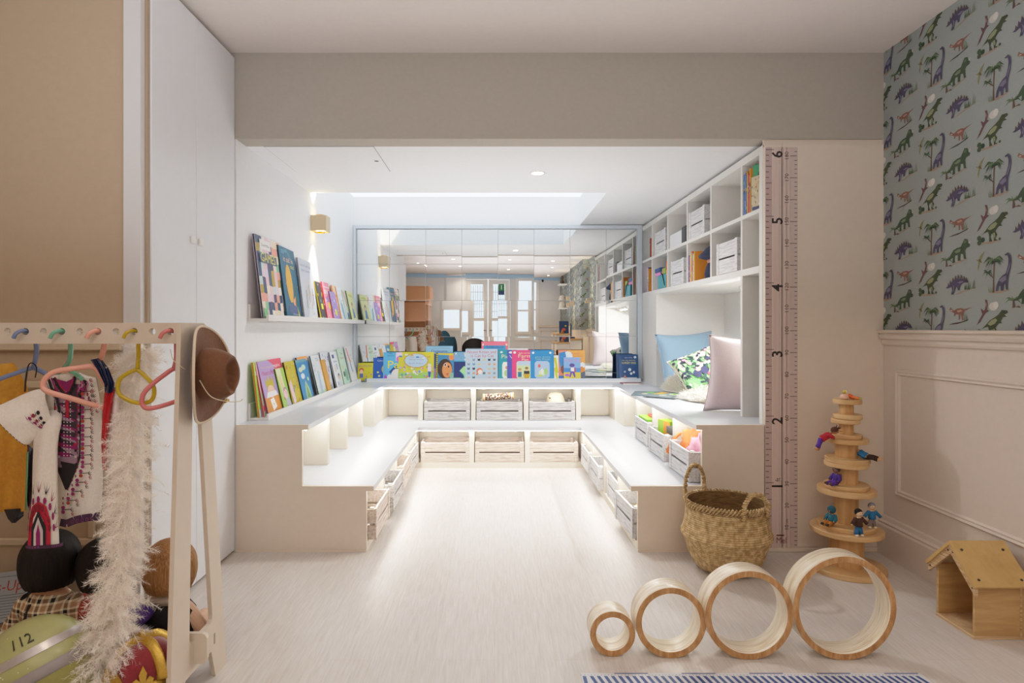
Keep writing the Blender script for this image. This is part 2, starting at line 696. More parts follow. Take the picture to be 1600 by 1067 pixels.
def motif_stego(r):
    o = [(BR2, [(.2, .05), (.45, .12), (.95, .34), (1, .38), (.8, .33), (.5, .2)])] + grasses(.62, .95, .3, .6, 8, G2, r) + grasses(.6, .8, .28, .3, 5, G1, r)
    for k, (x, y) in enumerate(((.1, .52), (.17, .64), (.25, .76), (.33, .84), (.42, .88), (.51, .86), (.6, .78), (.67, .7))):
        o.append(('#5f4a44', [(x - .04, y - .06), (x - .02 + .01 * k / 4, y + .15), (x + .045, y - .03)]))
    o += [(PU, [(0, .44), (.12, .54), (.24, .74), (.36, .82), (.5, .82), (.62, .74), (.74, .66), (.72, .6), (.58, .62), (.5, .52), (.46, .4), (.46, .28), (.4, .28), (.38, .42), (.34, .44), (.3, .3), (.26, .1), (.18, .1), (.22, .3), (.2, .46), (.08, .4)]),
          (PU2, [(.24, .58), (.3, .42), (.27, .24), (.24, .2), (.26, .4)]), (PU2, [(.38, .64), (.5, .7), (.6, .66), (.48, .58)])]
    return o


def motif_para(r):
    return [('#4d4036', [(0, .02), (.2, .1), (.5, .16), (.85, .3), (.8, .22), (.4, .06)])] + grasses(.66, .82, .25, .55, 5, G2, r) + [
        ('#8f5a49', [(.05, .82), (.1, .94), (.16, .84), (.24, .76), (.38, .86), (.55, .88), (.66, .82), (1, .9), (.7, .74), (.64, .6), (.62, .42), (.66, .26), (.58, .26), (.56, .44), (.5, .56), (.5, .3), (.44, .28), (.44, .54), (.32, .58), (.28, .46), (.24, .5), (.26, .62), (.16, .7), (.08, .74)]),
        ('#c2a08c', [(.08, .78), (.14, .82), (.2, .74), (.12, .74)]), ('#b88673', [(.36, .76), (.54, .8), (.6, .72), (.42, .66)])]


def motif_trice(r):
    o = [(BR2, [(.3, .04), (.6, .12), (.9, .24), (.7, .22), (.4, .1)])]
    for a, L in ((.3, .26), (1., .24), (1.8, .24), (2.6, .26), (3.4, .24), (5.8, .24), (4.6, .16)):
        o.append((G1 if r.random() < .5 else G2, frond(.2, .3, L * math.cos(a), L * math.sin(a) * .9 - .05, .03)))
    o += [(BR, [(.17, .02), (.25, .05), (.22, .3), (.18, .3)]), (BR, [(.24, .06), (.4, .02), (.34, .1)])]
    o += [('#3d573a', [(.36, .5), (.44, .64), (.56, .7), (.68, .72), (.74, .86), (.8, 1.), (.9, .96), (.92, .84), (.98, .74), (.96, .66), (.86, .64), (.82, .56), (.84, .3), (.86, .24), (.78, .24), (.76, .42), (.68, .46), (.66, .3), (.67, .2), (.58, .2), (.58, .42), (.5, .42), (.48, .28), (.5, .16), (.4, .14), (.42, .36), (.34, .3), (.3, .36)]),
          ('#6f8560', [(.46, .56), (.58, .64), (.68, .64), (.66, .54), (.54, .5)]), ('#d8d2c2', [(.93, .82), (1, .9), (.95, .78)]), ('#28361f', ell(.9, .76, .012, .015, 5)), ('#55704d', [(.77, .84), (.81, .95), (.87, .92), (.85, .82)])]
    return o


def motif_red(r):
    return [('#c9c5bb', ell(.78, .72, .2, .16, 12)), ('#d5d1c8', ell(.88, .76, .12, .14, 10)), ('#6e4546', [(.4, 1.), (.5, .98), (.54, .8), (.5, .6), (.6, .56), (.44, .48), (.36, .38), (.2, .14), (.02, 0), (.14, .22), (.28, .44), (.2, .66), (.28, .62), (.34, .56), (.4, .62), (.44, .8)]), ('#8f6a64', [(.46, .92), (.5, .8), (.47, .68), (.44, .8)])]


def motif_yellow(r):
    return [('#87864f', [(.98, 1.), (.5, .8), (.3, .6), (.02, .62), (.2, .52), (.3, .48), (.2, .2), (.28, 0), (.42, .3), (.5, .48), (.66, .4), (.6, .56), (.8, .8)]), ('#6a5a3a', [(.3, .6), (.5, .62), (.62, .42), (.42, .46)])]


MOTIFS = [(0, 2.0745, .123, .143, motif_palm), (-.0205, 1.894, .136, .108, motif_trex), (-.044, 1.94, .10, .094, motif_red), (-.075, 2.128, .043, .072, motif_yellow),
          (.1455, 1.875, .16, .083, motif_stego), (.14, 1.76, .122, .074, motif_para), (.116, 2.0, .155, .101, motif_trice)]
MX = [(a, b, c_, d, fn(random.Random(3))) for a, b, c_, d, fn in MOTIFS]


def dull(c):
    r_, g_, b_, _ = C(c)
    y_ = .3 * r_ + .55 * g_ + .15 * b_
    return tuple(v * .72 + y_ * .28 for v in (r_, g_, b_)) + (1,)


def paper_motifs(m, X, ya, yb, ulo, uhi, flip=False):
    """wallpaper print over y in [ya, yb] on the plane x = X (facing -x)"""
    m.mi = 2
    n0, n1 = int((2.4915 - yb) / .313) - 2, int((2.4915 - ya) / .313) + 2
    for n in range(n0, n1 + 1):
        for k in range(-4, 5):
            for du, zc, w_, h_, polys in MX:
                yc = 2.4915 - n * .313 - du
                z = zc + k * .343 - (.1715 if n % 2 else 0)
                if z + h_ / 2 < ulo or z - h_ / 2 > uhi or yc - w_ / 2 > yb or yc + w_ / 2 < ya:
                    continue
                for i, (c, p) in enumerate(polys):
                    q = [(yc - (u - .5) * w_, z + (v - .5) * h_) for u, v in p]
                    if min(a[1] for a in q) < ulo: q = clip(q, 1, ulo, False)
                    if q and max(a[1] for a in q) > uhi: q = clip(q, 1, uhi, True)
                    if q and max(a[0] for a in q) > yb: q = clip(q, 0, yb, True)
                    if q and min(a[0] for a in q) < ya: q = clip(q, 0, ya, False)
                    if len(q) > 2:
                        m.poly([(X - .0006 - .00006 * i, a, b) for a, b in q], dull(c))


def papered(name, X, ya, yb, x1):
    m = MB()
    m.mi = 0
    m.box(X, x1, ya, yb, 0, 1.0)
    m.mi = 1
    m.box(X, x1, ya, yb, 1.0, ZC + .01)
    paper_motifs(m, X, ya, yb, ROWBOT, ROWTOP)
    o = m.build(name, [WAIN, PAPER, paint_paper], fixn=False)
    return tag(o, kind='structure')


paint_paper = printed('wallpaper ink', .85)
papered('wall_papered', XR, -1.26, Y0 + .001, 2.0)
m = MB(); m.box(XR, 2.0, Y0 + .001, YB + .1, 0, ZC + .01); struct(m, 'wall_nook_side', WAIN)
papered('wall_chimney_breast', 1.65, YF, -1.26, 2.0)
# mirror-facing step of the breast with its own print
m = MB(); m.mi = 2
for k in range(6):
    for du, w_, h_, fn in ((1.68, .1, .09, motif_trex), (1.745, .07, .06, motif_para)):
        for i, (c, p) in enumerate(fn(random.Random(3))):
            m.poly([(du + (u - .5) * w_, -1.2594 + .00006 * i, 1.1 + k * .19 + (.09 if du > 1.7 else 0) + (v - .5) * h_) for u, v in p], c)
tag(m.build('wall_chimney_face', [WAIN, PAPER, paint_paper], fixn=False), kind='structure')

# mouldings of the wainscot
m = MB()
prof = [(0, .95), (.008, .95), (.012, .96), (.010, .972), (.022, .978), (.026, .99), (.020, 1.0), (.032, 1.006), (.034, 1.016), (0, 1.018)]
m.extr([(XR - a, -1.26, z) for a, z in prof], (0, Y0 + 1.26, 0))
struct(m, 'trim_4', WAIN)
m = MB()
prof = [(0, 0), (.030, 0), (.030, .135), (.024, .142), (.026, .150), (.016, .158), (.012, .172), (0, .176)]
m.extr([(XR - a, -1.26, z) for a, z in prof], (0, Y0 + 1.26, 0))
struct(m, 'baseboard_papered', WAIN)
m = MB()


def moulding_ring(m, y0, y1, z0, z1):
    pr = [(0, 0), (.006, .002), (.012, .008), (.008, .016), (.010, .022), (0, .028)]
    cs = [(y1, z1, 1, 1), (y0, z1, -1, 1), (y0, z0, -1, -1), (y1, z0, 1, -1)]
    rings = []
    for y, z, sy, sz in cs:
        rings.append([m.v((XR - h_, y - sy * d, z - sz * d)) for h_, d in pr])
    for i in range(4):
        A, B = rings[i], rings[(i + 1) % 4]
        for k in range(len(pr) - 1):
            m.fv([A[k], A[k + 1], B[k + 1], B[k]])


moulding_ring(m, 1.45, 2.723, .285, .843)
moulding_ring(m, -.2, 1.33, .285, .843)
struct(m, 'trim_5', WAIN)

# flank of the built-in cupboard beside the shelves (carries the height chart)
m = MB()
m.box(1.240, XR, Y0 + .002, Y0 + .022, .022, 1.868)
m.box(1.240, XR, Y0 + .012, Y0 + .03, 1.86, 1.892)
struct(m, 'wall_pier', JOIN)
m = MB(); m.box(1.240, XR, Y0 - .002, Y0 + .02, 0, .020, .003); struct(m, 'baseboard_pier', JOIN)

# skylight: kerb and pane over the opening
t = thing('skylight', 'long white framed skylight let into the alcove ceiling above the wall mirror', 'skylight', (0, 0, 0))
m = MB()
m.box(XL - .1, SX + .1, SY - .1, SY - .001, 2.063, 2.13); m.box(XL - .1, SX + .1, YB + .022, YB + .15, 2.063, 2.13)
m.box(XL - .1, XL, SY, YB + .022, 2.063, 2.13); m.box(SX + .002, SX + .1, SY, YB + .022, 2.063, 2.13)
m.build('kerb', ALC, t)
m = MB(); m.box(XL - .05, SX + .05, SY - .05, YB + .1, 2.13, 2.14); m.build('pane', glassmat('skylight glass', '#ffffff', .04), t)


def area(name, loc, rot, sx, sy, power, col=(1, 1, 1), portal=False, shape='RECTANGLE', spread=None):
    l = bpy.data.lights.new(name, 'AREA')
    l.shape = shape
    l.size, l.size_y = sx, sy
    l.energy = power
    l.color = col
    if spread:
        l.spread = spread
    if portal:
        l.cycles.is_portal = True
    o = bpy.data.objects.new(name, l)
    COL.objects.link(o)
    o.location, o.rotation_euler = loc, rot
    return o


def spot(name, loc, rot, power, angle, blend=.5, col=(1, 1, 1), size=.03):
    l = bpy.data.lights.new(name, 'SPOT')
    l.energy, l.spot_size, l.spot_blend, l.color, l.shadow_soft_size = power, angle, blend, col, size
    o = bpy.data.objects.new(name, l)
    COL.objects.link(o)
    o.location, o.rotation_euler = loc, rot
    return o


area('skylight portal', ((XL + SX) / 2, (SY + YB) / 2, 2.15), (0, 0, 0), SX - XL, YB - SY, 1, portal=True)
for x0, x1, z0, z1 in OPEN:
    area('window portal', ((x0 + x1) / 2, YF - .12, (z0 + z1) / 2), (R(90), 0, PI), x1 - x0, z1 - z0, 1, portal=True)
WARM = (1.0, .80, .58)
for x0, x1, z0, z1 in OPEN:
    area('window daylight', ((x0 + x1) / 2, YF - .11, (z0 + z1) / 2), (R(90), 0, PI), x1 - x0, z1 - z0, WIN * (x1 - x0) * (z1 - z0) * PI, (.95, .98, 1))
# added upward lamps without any fixture, brightening the room and alcove ceilings
area('added ceiling fill', (-.1, -.75, 1.15), (PI, 0, 0), 3.0, 4.4, UPL, (.92, .95, 1.04))
area('alcove added ceiling fill', (-.0, 4.0, 1.10), (PI, 0, 0), 1.7, 1.7, UPA, (1, 1, 1))

# recessed downlights
RIM = paint('white metal rim', '#f0ede8', .35)
LENS = emit('downlight lens', '#ffe9c8', 14)
dl = None
DLS = [(-.785, -1.19), (-1.45, -2.4), (.28, -1.65), (1.12, -1.5), (-.72, -2.4), (-.7, -4.1), (.31, -3.1), (1.2, -3.6), (-.7, .55), (.75, .55)]  # last two are added to light the near room, no lamp seen there
for i, (x, y) in enumerate(DLS):
    if dl is None:
        dl = thing('ceiling_light', 'x', 'ceiling light', (x, y, ZC), 0, 'recessed downlights of the main room')
        m = MB(); m.lathe([(.032, -.002), (.045, -.004), (.047, 0)], 24); m.build('rim', RIM, dl)
        m = MB(); m.lathe([(0, -.003), (.032, -.003)], 24); m.build('lens', LENS, dl)
        remember(dl)
        o = dl
    else:
        o = dup(dl, (x, y, ZC))
    o['label'] = 'small round recessed downlight in the beige ceiling of the main room'
    spot('downlight beam', (x, y, ZC - .02), (0, 0, 0), DOWN, R(150), .8, WARM, .04)
o = dup(dl, (.2415, 3.435, ZA), None, 'small round recessed downlight in the white alcove ceiling', '')
del o['group']
spot('alcove beam', (.2415, 3.435, ZA - .02), (0, 0, 0), 34, R(165), .6, (1, .97, .93), .03)
# access hatch in the alcove ceiling
t = thing('access_hatch', 'flush white access hatch with a small lock in the alcove ceiling', 'hatch')
m = MB()
hx0, hx1, hy0, hy1 = -1.10, -.575, 2.93, 3.40
m.box(hx0 + .003, hx1 - .003, hy0 + .003, hy1 - .003, ZA - .0025, ZA + .0)
m.build('hatch_door', ALC, t)
m = MB(); frame_of(m, 0, 0.001, 0, 0.001, 0, 0.0001, .0001) if False else None
for a in ((hx0, hx1, hy0, hy0 + .003), (hx0, hx1, hy1 - .003, hy1), (hx0, hx0 + .003, hy0, hy1), (hx1 - .003, hx1, hy0, hy1)):
    m.box(a[0], a[1], a[2], a[3], ZA - .0012, ZA)
m.build('seam', paint('seam grey', '#9a9c9e', .8), t)
m = MB(); m.lathe([(0, -.004), (.011, -.004), (.012, 0)], 16, (-.61, 3.18, ZA)); m.build('lock', paint('lock grey', '#77767a', .4, metal=.5), t)

# wardrobe with two flush doors
t = thing('wardrobe', 'tall flush white wardrobe with two plain doors beside the alcove', 'wardrobe', (0, 0, 0))
XD = -1.188
m = MB(); m.box(-1.75, XD - .02, 2.13, Y0 + .004, 0, 2.262); m.build('carcass', JOIN, t)
DOORP = paint('wardrobe lacquer', '#e8eaee', .38, .02, 20, .015)
for i, (a, b) in enumerate(((2.130, 2.449), (2.452, Y0 - .004))):
    m = MB(); m.box(XD - .019, XD, a, b, .012, 2.262, .0015); d = m.build('door', DOORP, t)
    if i == 0:
        k = MB(); k.box(XD, XD + .012, 2.40, 2.425, 1.356, 1.386, .004, 2); k.box(XD, XD + .008, 2.425, 2.437, 1.364, 1.378, .002)
        k.build('child_lock', paint('lock plastic', '#f1efec', .3), d)
    else:
        k = MB(); k.box(XD, XD + .012, 2.462, 2.487, 1.356, 1.386, .004, 2); k.build('child_lock', MATS['lock plastic'], d)
m = MB(); m.box(-1.262, -1.204, 2.09, 2.13, 0, 2.268); m.build('end_panel', paint('cool white panel', '#dcdcdc', .45), t)
m = MB(); m.box(-1.204, XD - .006, 2.115, 2.13, 0, 2.262); m.build('gap_shade', paint('gap shade brown', '#a9937c', .6), t)  # gap beside the door, its shade painted as a brown strip

# ------------------------------------------------------------------ tiered benches round the alcove
ZU, ZL = .582, .302      # seat heights
TH = .024
UXL, UXR, UYB = -.853, .925, 4.778   # noses of the upper seat
LXL, LXR, LYB = -.553, .626, 4.471   # noses of the lower seat
RUL, RUR, RUB = UXL - .028, UXR + .026, UYB + .03
RLL, RLR, RLB = LXL - .033, LXR + .031, LYB + .03
INS = paint('bench inside', '#e9e1d2', .5, .03, 30, .015)
LED = emit('led strip', '#fff6ec', LEDS)

t = (thing('bench_deck', 'upper white lacquered seat running round three sides of the alcove', 'bench seat'))
m = MB()
m.extr([(XL, Y0 + .019, ZU - TH), (UXL, Y0 + .019, ZU - TH), (UXL, UYB, ZU - TH), (UXR, UYB, ZU - TH), (UXR, Y0 + .019, ZU - TH), (1.237, Y0 + .019, ZU - TH), (1.237, Y0 + .026, ZU - TH), (1.757, Y0 + .026, ZU - TH), (1.757, YB + .02, ZU - TH), (XL, YB + .02, ZU - TH)], (0, 0, TH), .0015)
m.build('seat_top', SEAT, t)
m = MB()
zz = ZU - TH
m.box(RUL + .002, RUL + .012, Y0 + .03, UYB + .02, zz - .006, zz); m.box(RUR - .012, RUR - .002, Y0 + .03, UYB + .02, zz - .006, zz); m.box(RUL + .012, RUR - .012, RUB - .012, RUB - .002, zz - .006, zz)
m.build('led_strip', LED, t)
t = thing('bench_deck', 'lower white lacquered seat running round three sides of the alcove', 'bench seat')
m = MB()
zz = ZL - TH
m.extr([(LXL, Y0 + .019, zz), (LXL, LYB, zz), (LXR, LYB, zz), (LXR, Y0 + .019, zz), (RUR + .3, Y0 + .019, zz), (RUR + .3, RUB + .25, zz), (RUL - .27, RUB + .25, zz), (RUL - .27, Y0 + .019, zz)], (0, 0, TH), 0)
m.build('seat_top', SEAT, t)
m = MB()
m.box(RLL + .002, RLL + .012, Y0 + .03, LYB + .02, zz - .006, zz); m.box(RLR - .012, RLR - .002, Y0 + .03, LYB + .02, zz - .006, zz); m.box(RLL + .012, RLR - .012, RLB - .012, RLB - .002, zz - .006, zz)
m.build('led_strip', LED, t)

SIDE_Y = [3.262, 3.687, 4.113, 4.54]     # divider centres along the side runs
DT = .018


def side_carcass(label, xw, ru, rl, sgn):
    """xw: wall side x, ru / rl: riser planes; sgn +1 for the run whose risers face +x"""
    t = thing('bench_carcass', label, 'bench')
    m = MB()
    nl, nu = (LXL, UXL) if sgn > 0 else (LXR, UXR)
    m.extr([(x_, Y0 + .001, z_) for x_, z_ in ((xw, .013), (rl, .013), (rl, ZL - TH), (nl, ZL - TH), (nl, ZL - .0006), (ru, ZL - .0006), (ru, ZU - TH), (nu, ZU - TH), (nu, ZU - .0006), (xw, ZU - .0006))], (0, .0175, 0))
    m.build('end_panel', JOIN, t)
    m = MB(); m.box(min(xw, rl), max(xw, rl), Y0 - .002, Y0 + .02, 0, .0125); m.build('plinth', JOIN, t)
    for (r, z0, z1, dep, yend) in ((ru, ZL, ZU - TH, .28, RUB + .2), (rl, .04, ZL - TH, .29, RLB + .25)):
        for y in SIDE_Y:
            if y > (RUB if r == ru else RLB) - .1:
                continue
            m = MB(); m.box(min(r, r - sgn * dep), max(r, r - sgn * dep), y - DT, y + DT, z0, z1, .001); m.build('divider', INS, t)
        m = MB(); m.box(min(r - sgn * dep, r - sgn * (dep + .012)), max(r - sgn * dep, r - sgn * (dep + .012)), Y0 + .02, yend, z0, z1); m.build('back_board', INS, t)
    m = MB(); m.box(min(rl, rl - sgn * .3), max(rl, rl - sgn * .3), Y0 + .02, RLB + .25, .0, .04); m.build('base_board', INS, t)
    for r, z0, z1, ye in ((ru, ZL, ZU - TH, RUB), (rl, .04, ZL - TH, RLB)):
        ya = max(q_ for q_ in SIDE_Y if q_ <= ye - .1) + DT
        m = MB(); m.box(*sorted((r, r - sgn * .012)), ya, ye + .001, z0, z1); m.build('corner_panel', INS, t)
    return t


side_carcass('white stepped bench run with open bays below the picture ledges', XL, RUL, RLL, 1)
side_carcass('white stepped bench run with open bays below the shelf unit', 1.236, RUR, RLR, -1)
t = thing('bench_carcass', 'white stepped bench run with open bays below the wall mirror', 'bench')
for x in (RUL - .012, -.578, -.165, .248, .657, RUR + .012):
    m = MB(); m.box(x - DT, x + DT, RUB, RUB + .28, ZL, ZU - TH, .001); m.build('divider', INS, t)
for x in (RLL - .010, -.167, .242, RLR + .010):
    m = MB(); m.box(x - DT, x + DT, RLB, RLB + .28, .04, ZL - TH, .001); m.build('divider', INS, t)
m = MB(); m.box(RUL - .25, RUR + .25, RUB + .28, RUB + .292, ZL, ZU - TH); m.build('back_board', INS, t)
m = MB(); m.box(RLL - .25, RLR + .25, RLB + .28, RLB + .292, .04, ZL - TH); m.build('back_board', INS, t)
m = MB(); m.box(RLL, RLR, RLB - .005, RLB + .28, 0, .04); m.build('base_board', INS, t)

# ------------------------------------------------------------------ open shelf unit over the window-seat nook
XS = 1.238
XBK = 1.757
SHY = [3.080, 3.517, 3.950, 4.395, 4.833]
ZT0, ZM0, ZM1, ZB0, ZB1 = 1.835, 1.566, 1.586, 1.284, 1.317
SH = paint('shelf paint', '#e6e4df', .45, .03, 30, .015)
t = thing('shelf_unit', 'white open shelf unit with two rows of bays above a cushioned nook', 'shelf unit')
m = MB(); m.box(XS, XBK, Y0 + .024, Y0 + .06, ZU, 1.871, .001); m.build('side_panel', SH, t)
m = MB(); m.box(XS, XBK, Y0 + .06, YB - .01, ZT0, 1.871, .001); m.build('top_board', SH, t)
m = MB(); m.box(XS, XS + .33, Y0 + .06, YB - .01, ZM0, ZM1, .001); m.build('shelf', SH, t)
m = MB(); m.box(XS, XBK, Y0 + .06, YB - .01, ZB0, ZB1, .001); m.build('shelf', SH, t)
for i, y in enumerate(SHY):
    for z0, z1 in ((ZM1, ZT0), (ZB1, ZM0)):
        m = MB(); m.box(XS + .001, XS + .33, y - .010, y + .010, z0, z1); m.build('divider', SH, t)
m = MB(); m.box(XS, XBK, SHY[0] - .012, SHY[0] + .012, ZU, ZB0, .001); m.build('divider', SH, t)
m = MB(); m.box(XS, XS + .02, 4.70, YB - .01, ZU, ZB0); m.box(XS + .0201, XBK, 4.70, 4.72, ZU, ZB0); m.build('post_panel', SH, t)
m = MB(); m.box(XS + .33, XS + .345, Y0 + .06, YB - .01, ZB1, ZT0); m.build('back_board', SH, t)
m = MB(); m.box(XBK, XBK + .012, Y0 + .03, YB, ZU, 1.871); m.build('back_board', SH, t)
# reading light under the shelf
t = thing('shelf_light', 'slim white tube light fixed under the shelf above the nook', 'light')
m = MB(); m.tube([(1.45, 3.30, ZB0 - .020), (1.45, 3.62, ZB0 - .020)], .011, 12); m.build('lamp_tube', paint('frosted white', '#f4f2ee', .3), t)
m = MB(); m.tube([(1.45, 3.15, ZB0 - .02), (1.45, 3.30, ZB0 - .020)], .004, 8); m.box(1.44, 1.46, 3.14, 3.16, ZB0 - .026, ZB0, .001); m.box(1.44, 1.46, 3.40, 3.42, ZB0 - .012, ZB0); m.build('bracket', RIM, t)

area('nook light', (1.45, 3.46, ZB0 - .034), (0, R(18), 0), .025, .32, 20.0, (1, .97, .93))

# ------------------------------------------------------------------ mirror of square tiles
t = thing('wall_mirror', 'large wall mirror of square tiles in a pale grey frame above the bench', 'mirror')
mfr = paint('pale grey frame', '#c9d2da', .4)
fx0, fx1, fz1 = XL + .003, (1006.5 - CX) * YB / F, H + (CY - 352) * YB / F
fx1 = min(fx1, XS - .002)
m = MB()
m.box(fx0, fx0 + .022, YB - .02, YB + .02, .60, fz1, .002); m.box(fx1 - .036, fx1, YB - .02, YB + .02, .60, fz1, .002)
m.box(fx0 + .022, fx1 - .036, YB - .02, YB + .02, fz1 - .030, fz1, .002)
m.build('frame', mfr, t)
mm, nt, b = nodes('mirror silver')
b.inputs['Base Color'].default_value = (.88, .90, .90, 1)
b.inputs['Metallic'].default_value = 1
b.inputs['Roughness'].default_value = 0.0
m = MB()
xe = [fx0 + .022] + [(p - CX) * YB / F for p in (608.2, 664.9, 721.4, 778, 834.5, 891, 947.5)] + [fx1 - .036]
ze = [fz1 - .030] + [H + (CY - p) * YB / F for p in (412.5, 469.5, 526, 582.5)] + [.60]
r = random.Random(11)
for i in range(len(xe) - 1):
    for j in range(len(ze) - 1):
        x0, x1, z1, z0 = xe[i] + .0015, xe[i + 1] - .0015, ze[j] - .0015, ze[j + 1] + .0015
        a, c = r.gauss(0, .0016), r.gauss(0, .0016)
        bow = r.uniform(-.0004, .0012)
        N = 6
        g = [[m.v((x0 + (x1 - x0) * u / N, YB + .012 + a * (u / N - .5) * (x1 - x0) + c * (v / N - .5) * (z1 - z0) + bow * ((2 * u / N - 1) ** 2 + (2 * v / N - 1) ** 2 - 1) * .5, z0 + (z1 - z0) * v / N)) for v in range(N + 1)] for u in range(N + 1)]
        for u in range(N):
            for v in range(N):
                m.fv([g[u][v], g[u + 1][v], g[u + 1][v + 1], g[u][v + 1]], True)
m.build('mirror_tile', mm, t)
m = MB(); m.box(fx0 + .02, fx1 - .034, YB + .016, YB + .021, .6, fz1 - .028); m.build('backing', paint('tile joint', '#dfe6ea', .6), t)

# ------------------------------------------------------------------ picture ledges
LG = paint('ledge paint', '#e4e2df', .45, .03, 30, .015)


def ledge_side(label, zb, y0, y1):
    t = thing('picture_ledge', label, 'picture ledge')
    m = MB(); m.box(XL, XL + .100, y0, y1, zb, zb + .012, .001); m.build('base_board', LG, t)
    m = MB(); m.box(XL + .088, XL + .100, y0, y1, zb + .012, zb + .030, .001); m.build('lip', LG, t)
    m = MB(); m.box(XL, XL + .012, y0, y1, zb + .012, zb + .080, .001); m.build('back_board', LG, t)


ledge_side('white wall ledge at eye level lined with large picture books', 1.060, 2.95, YB - .02)
ledge_side('low white ledge on the upper seat against the plain side wall', ZU, 2.95, YB - .16)
t = thing('picture_ledge', 'low white ledge on the upper seat in front of the mirror', 'picture ledge')
ly = 5.026
m = MB(); m.box(-1.045, 1.20, ly, YB - .022, ZU, ZU + .010); m.build('base_board', LG, t)
m = MB(); m.box(-1.045, 1.20, ly, ly + .012, ZU + .010, ZU + .030, .001); m.build('lip', paint('lip blue white', '#d3dbe2', .45), t)
m = MB(); m.box(-1.061, -1.046, ly - .002, ly + .02, ZU, ZU + .03, .002); m.build('end_bracket', paint('bracket grey', '#8e9499', .35, metal=.6), t)

# ------------------------------------------------------------------ wall sconce
t = thing('wall_sconce', 'square beige wall lamp shining up and down above the ledge of books', 'wall lamp', (XL, 4.007, 1.703))
m = MB()
for s_ in (((0, .1, -.05, -.046), 1), ((0, .1, .046, .05), 1), ((0, .004, -.046, .046), 1), ((.096, .1, -.046, .046), 1)):
    a = s_[0]; m.box(a[0], a[1], a[2], a[3], -.05, .05)
m.build('shade', paint('champagne metal', '#cdb898', .4, metal=.35), t)
BRASS = paint('brass', '#c99a1e', .25, metal=.9)
m = MB()
for z in (-.058, .052):
    m.lathe([(.024, z), (.03, z), (.03, z + .006), (.024, z + .006)], 24, (.05, 0, 0))
m.build('ring', BRASS, t)
m = MB(); m.lathe([(0, -.045), (.03, -.045)], 20, (.05, 0, 0)); m.lathe([(0, .045), (.03, .045)], 20, (.05, 0, 0)); m.build('lamp_lens', emit('sconce lens', '#ffdf9a', 25), t)
for rx, zz in ((0, -.062), (PI, .062)):
    spot('sconce beam', (XL + .052, 4.007, 1.703 + zz), (rx, 0, 0), SCON, R(62), .35, (1, .9, .7), .012)

# ------------------------------------------------------------------ slatted crates
CR = {}


def make_crate(kind, L, D, Hh, mat, first_label, loc, rz, group=None):
    """front faces -y in its own frame; L along x"""
    t = thing('crate', first_label, 'crate', loc, rz, group)
    th = .009
    s = (Hh - .010) / 2

    def panel(name, x0, x1, y0, y1, post):
        m = MB()
        if x1 - x0 > y1 - y0:
            m.box(x0, x1, y0, y1, .002, s, .0012); m.box(x0, x1, y0, y1, s + .010, Hh, .0012)
            if post:
                yy = (y0 - .004, y0 + .004) if y0 < 0 else (y1 - .004, y1 + .004)
                m.box(x0, x0 + .030, yy[0], yy[1], 0, Hh + .003, .0012); m.box(x1 - .030, x1, yy[0], yy[1], 0, Hh + .003, .0012)
        else:
            m.box(x0, x1, y0, y1, .002, s, .0012); m.box(x0, x1, y0, y1, s + .010, Hh, .0012)
        return m.build(name, mat, t)

    panel('front_panel', -L / 2, L / 2, -D / 2, -D / 2 + th, True)
    panel('back_panel', -L / 2, L / 2, D / 2 - th, D / 2, False)
    panel('end_panel', -L / 2, -L / 2 + th, -D / 2 + th, D / 2 - th, False)
    panel('end_panel', L / 2 - th, L / 2, -D / 2 + th, D / 2 - th, False)
    for sx in (-1, 1):
        for sy in (-1, 1):
            m = MB(); m.box(*sorted((sx * (L / 2 - th), sx * (L / 2 - th - .02))), *sorted((sy * (D / 2 - th), sy * (D / 2 - th - .02))), .004, Hh + .004, .001); m.build('corner_post', mat, t)
    m = MB(); m.box(-L / 2 + th, L / 2 - th, -D / 2 + th, D / 2 - th, .004, .010); m.build('bottom_board', mat, t)
    m = MB(); m.box(-L / 2 + th + .022, L / 2 - th - .022, -D / 2 + th + .002, -D / 2 + th + .006, s - .010, s + .020); m.build('slit_shade', SLIT, t)  # dark sheet behind the slat gap, standing in for its shade
    CR[kind] = remember(t)
    return t


GREY = wood('grey washed wood', '#99938f', '#d2cfcd', (1.2, 16, 16), 7, .6, .34, .58, .3)
PINK = wood('pale washed wood', '#b9a596', '#dfd2c7', (1.2, 16, 16), 7, .6, .34, .58, .3)
SHW = wood('white washed wood', '#b3b1b2', '#dededf', (1.2, 16, 16), 7, .6, .30, .55, .2)
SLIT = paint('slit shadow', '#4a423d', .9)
CL, CD, CHh = .36, .25, .142
GB = 'crates under the bench'
make_crate('pale', CL, CD, CHh, PINK, 'pale washed crate in the lower row under the mirror, on the ledge side', (-.36, RLB + .13, .041), 0, GB)
dup(CR['pale'], (.038, RLB + .13, .041), None, 'pale washed slatted crate in the middle bay of the lower row under the mirror')
dup(CR['pale'], (.434, RLB + .13, .041), None, 'pale washed crate in the lower row under the mirror, on the shelf side')
make_crate('grey', CL, CD, CHh, GREY, 'grey washed slatted crate standing empty in the upper row under the mirror', (-.371, RUB + .13, ZL + .001), 0, GB)
dup(CR['grey'], (.040, RUB + .13, ZL + .001), None, 'grey washed slatted crate with a patterned rain stick lying across its top')
dup(CR['grey'], (.452, RUB + .13, ZL + .001), None, 'grey washed slatted crate with a cream dome toy sticking out of it')
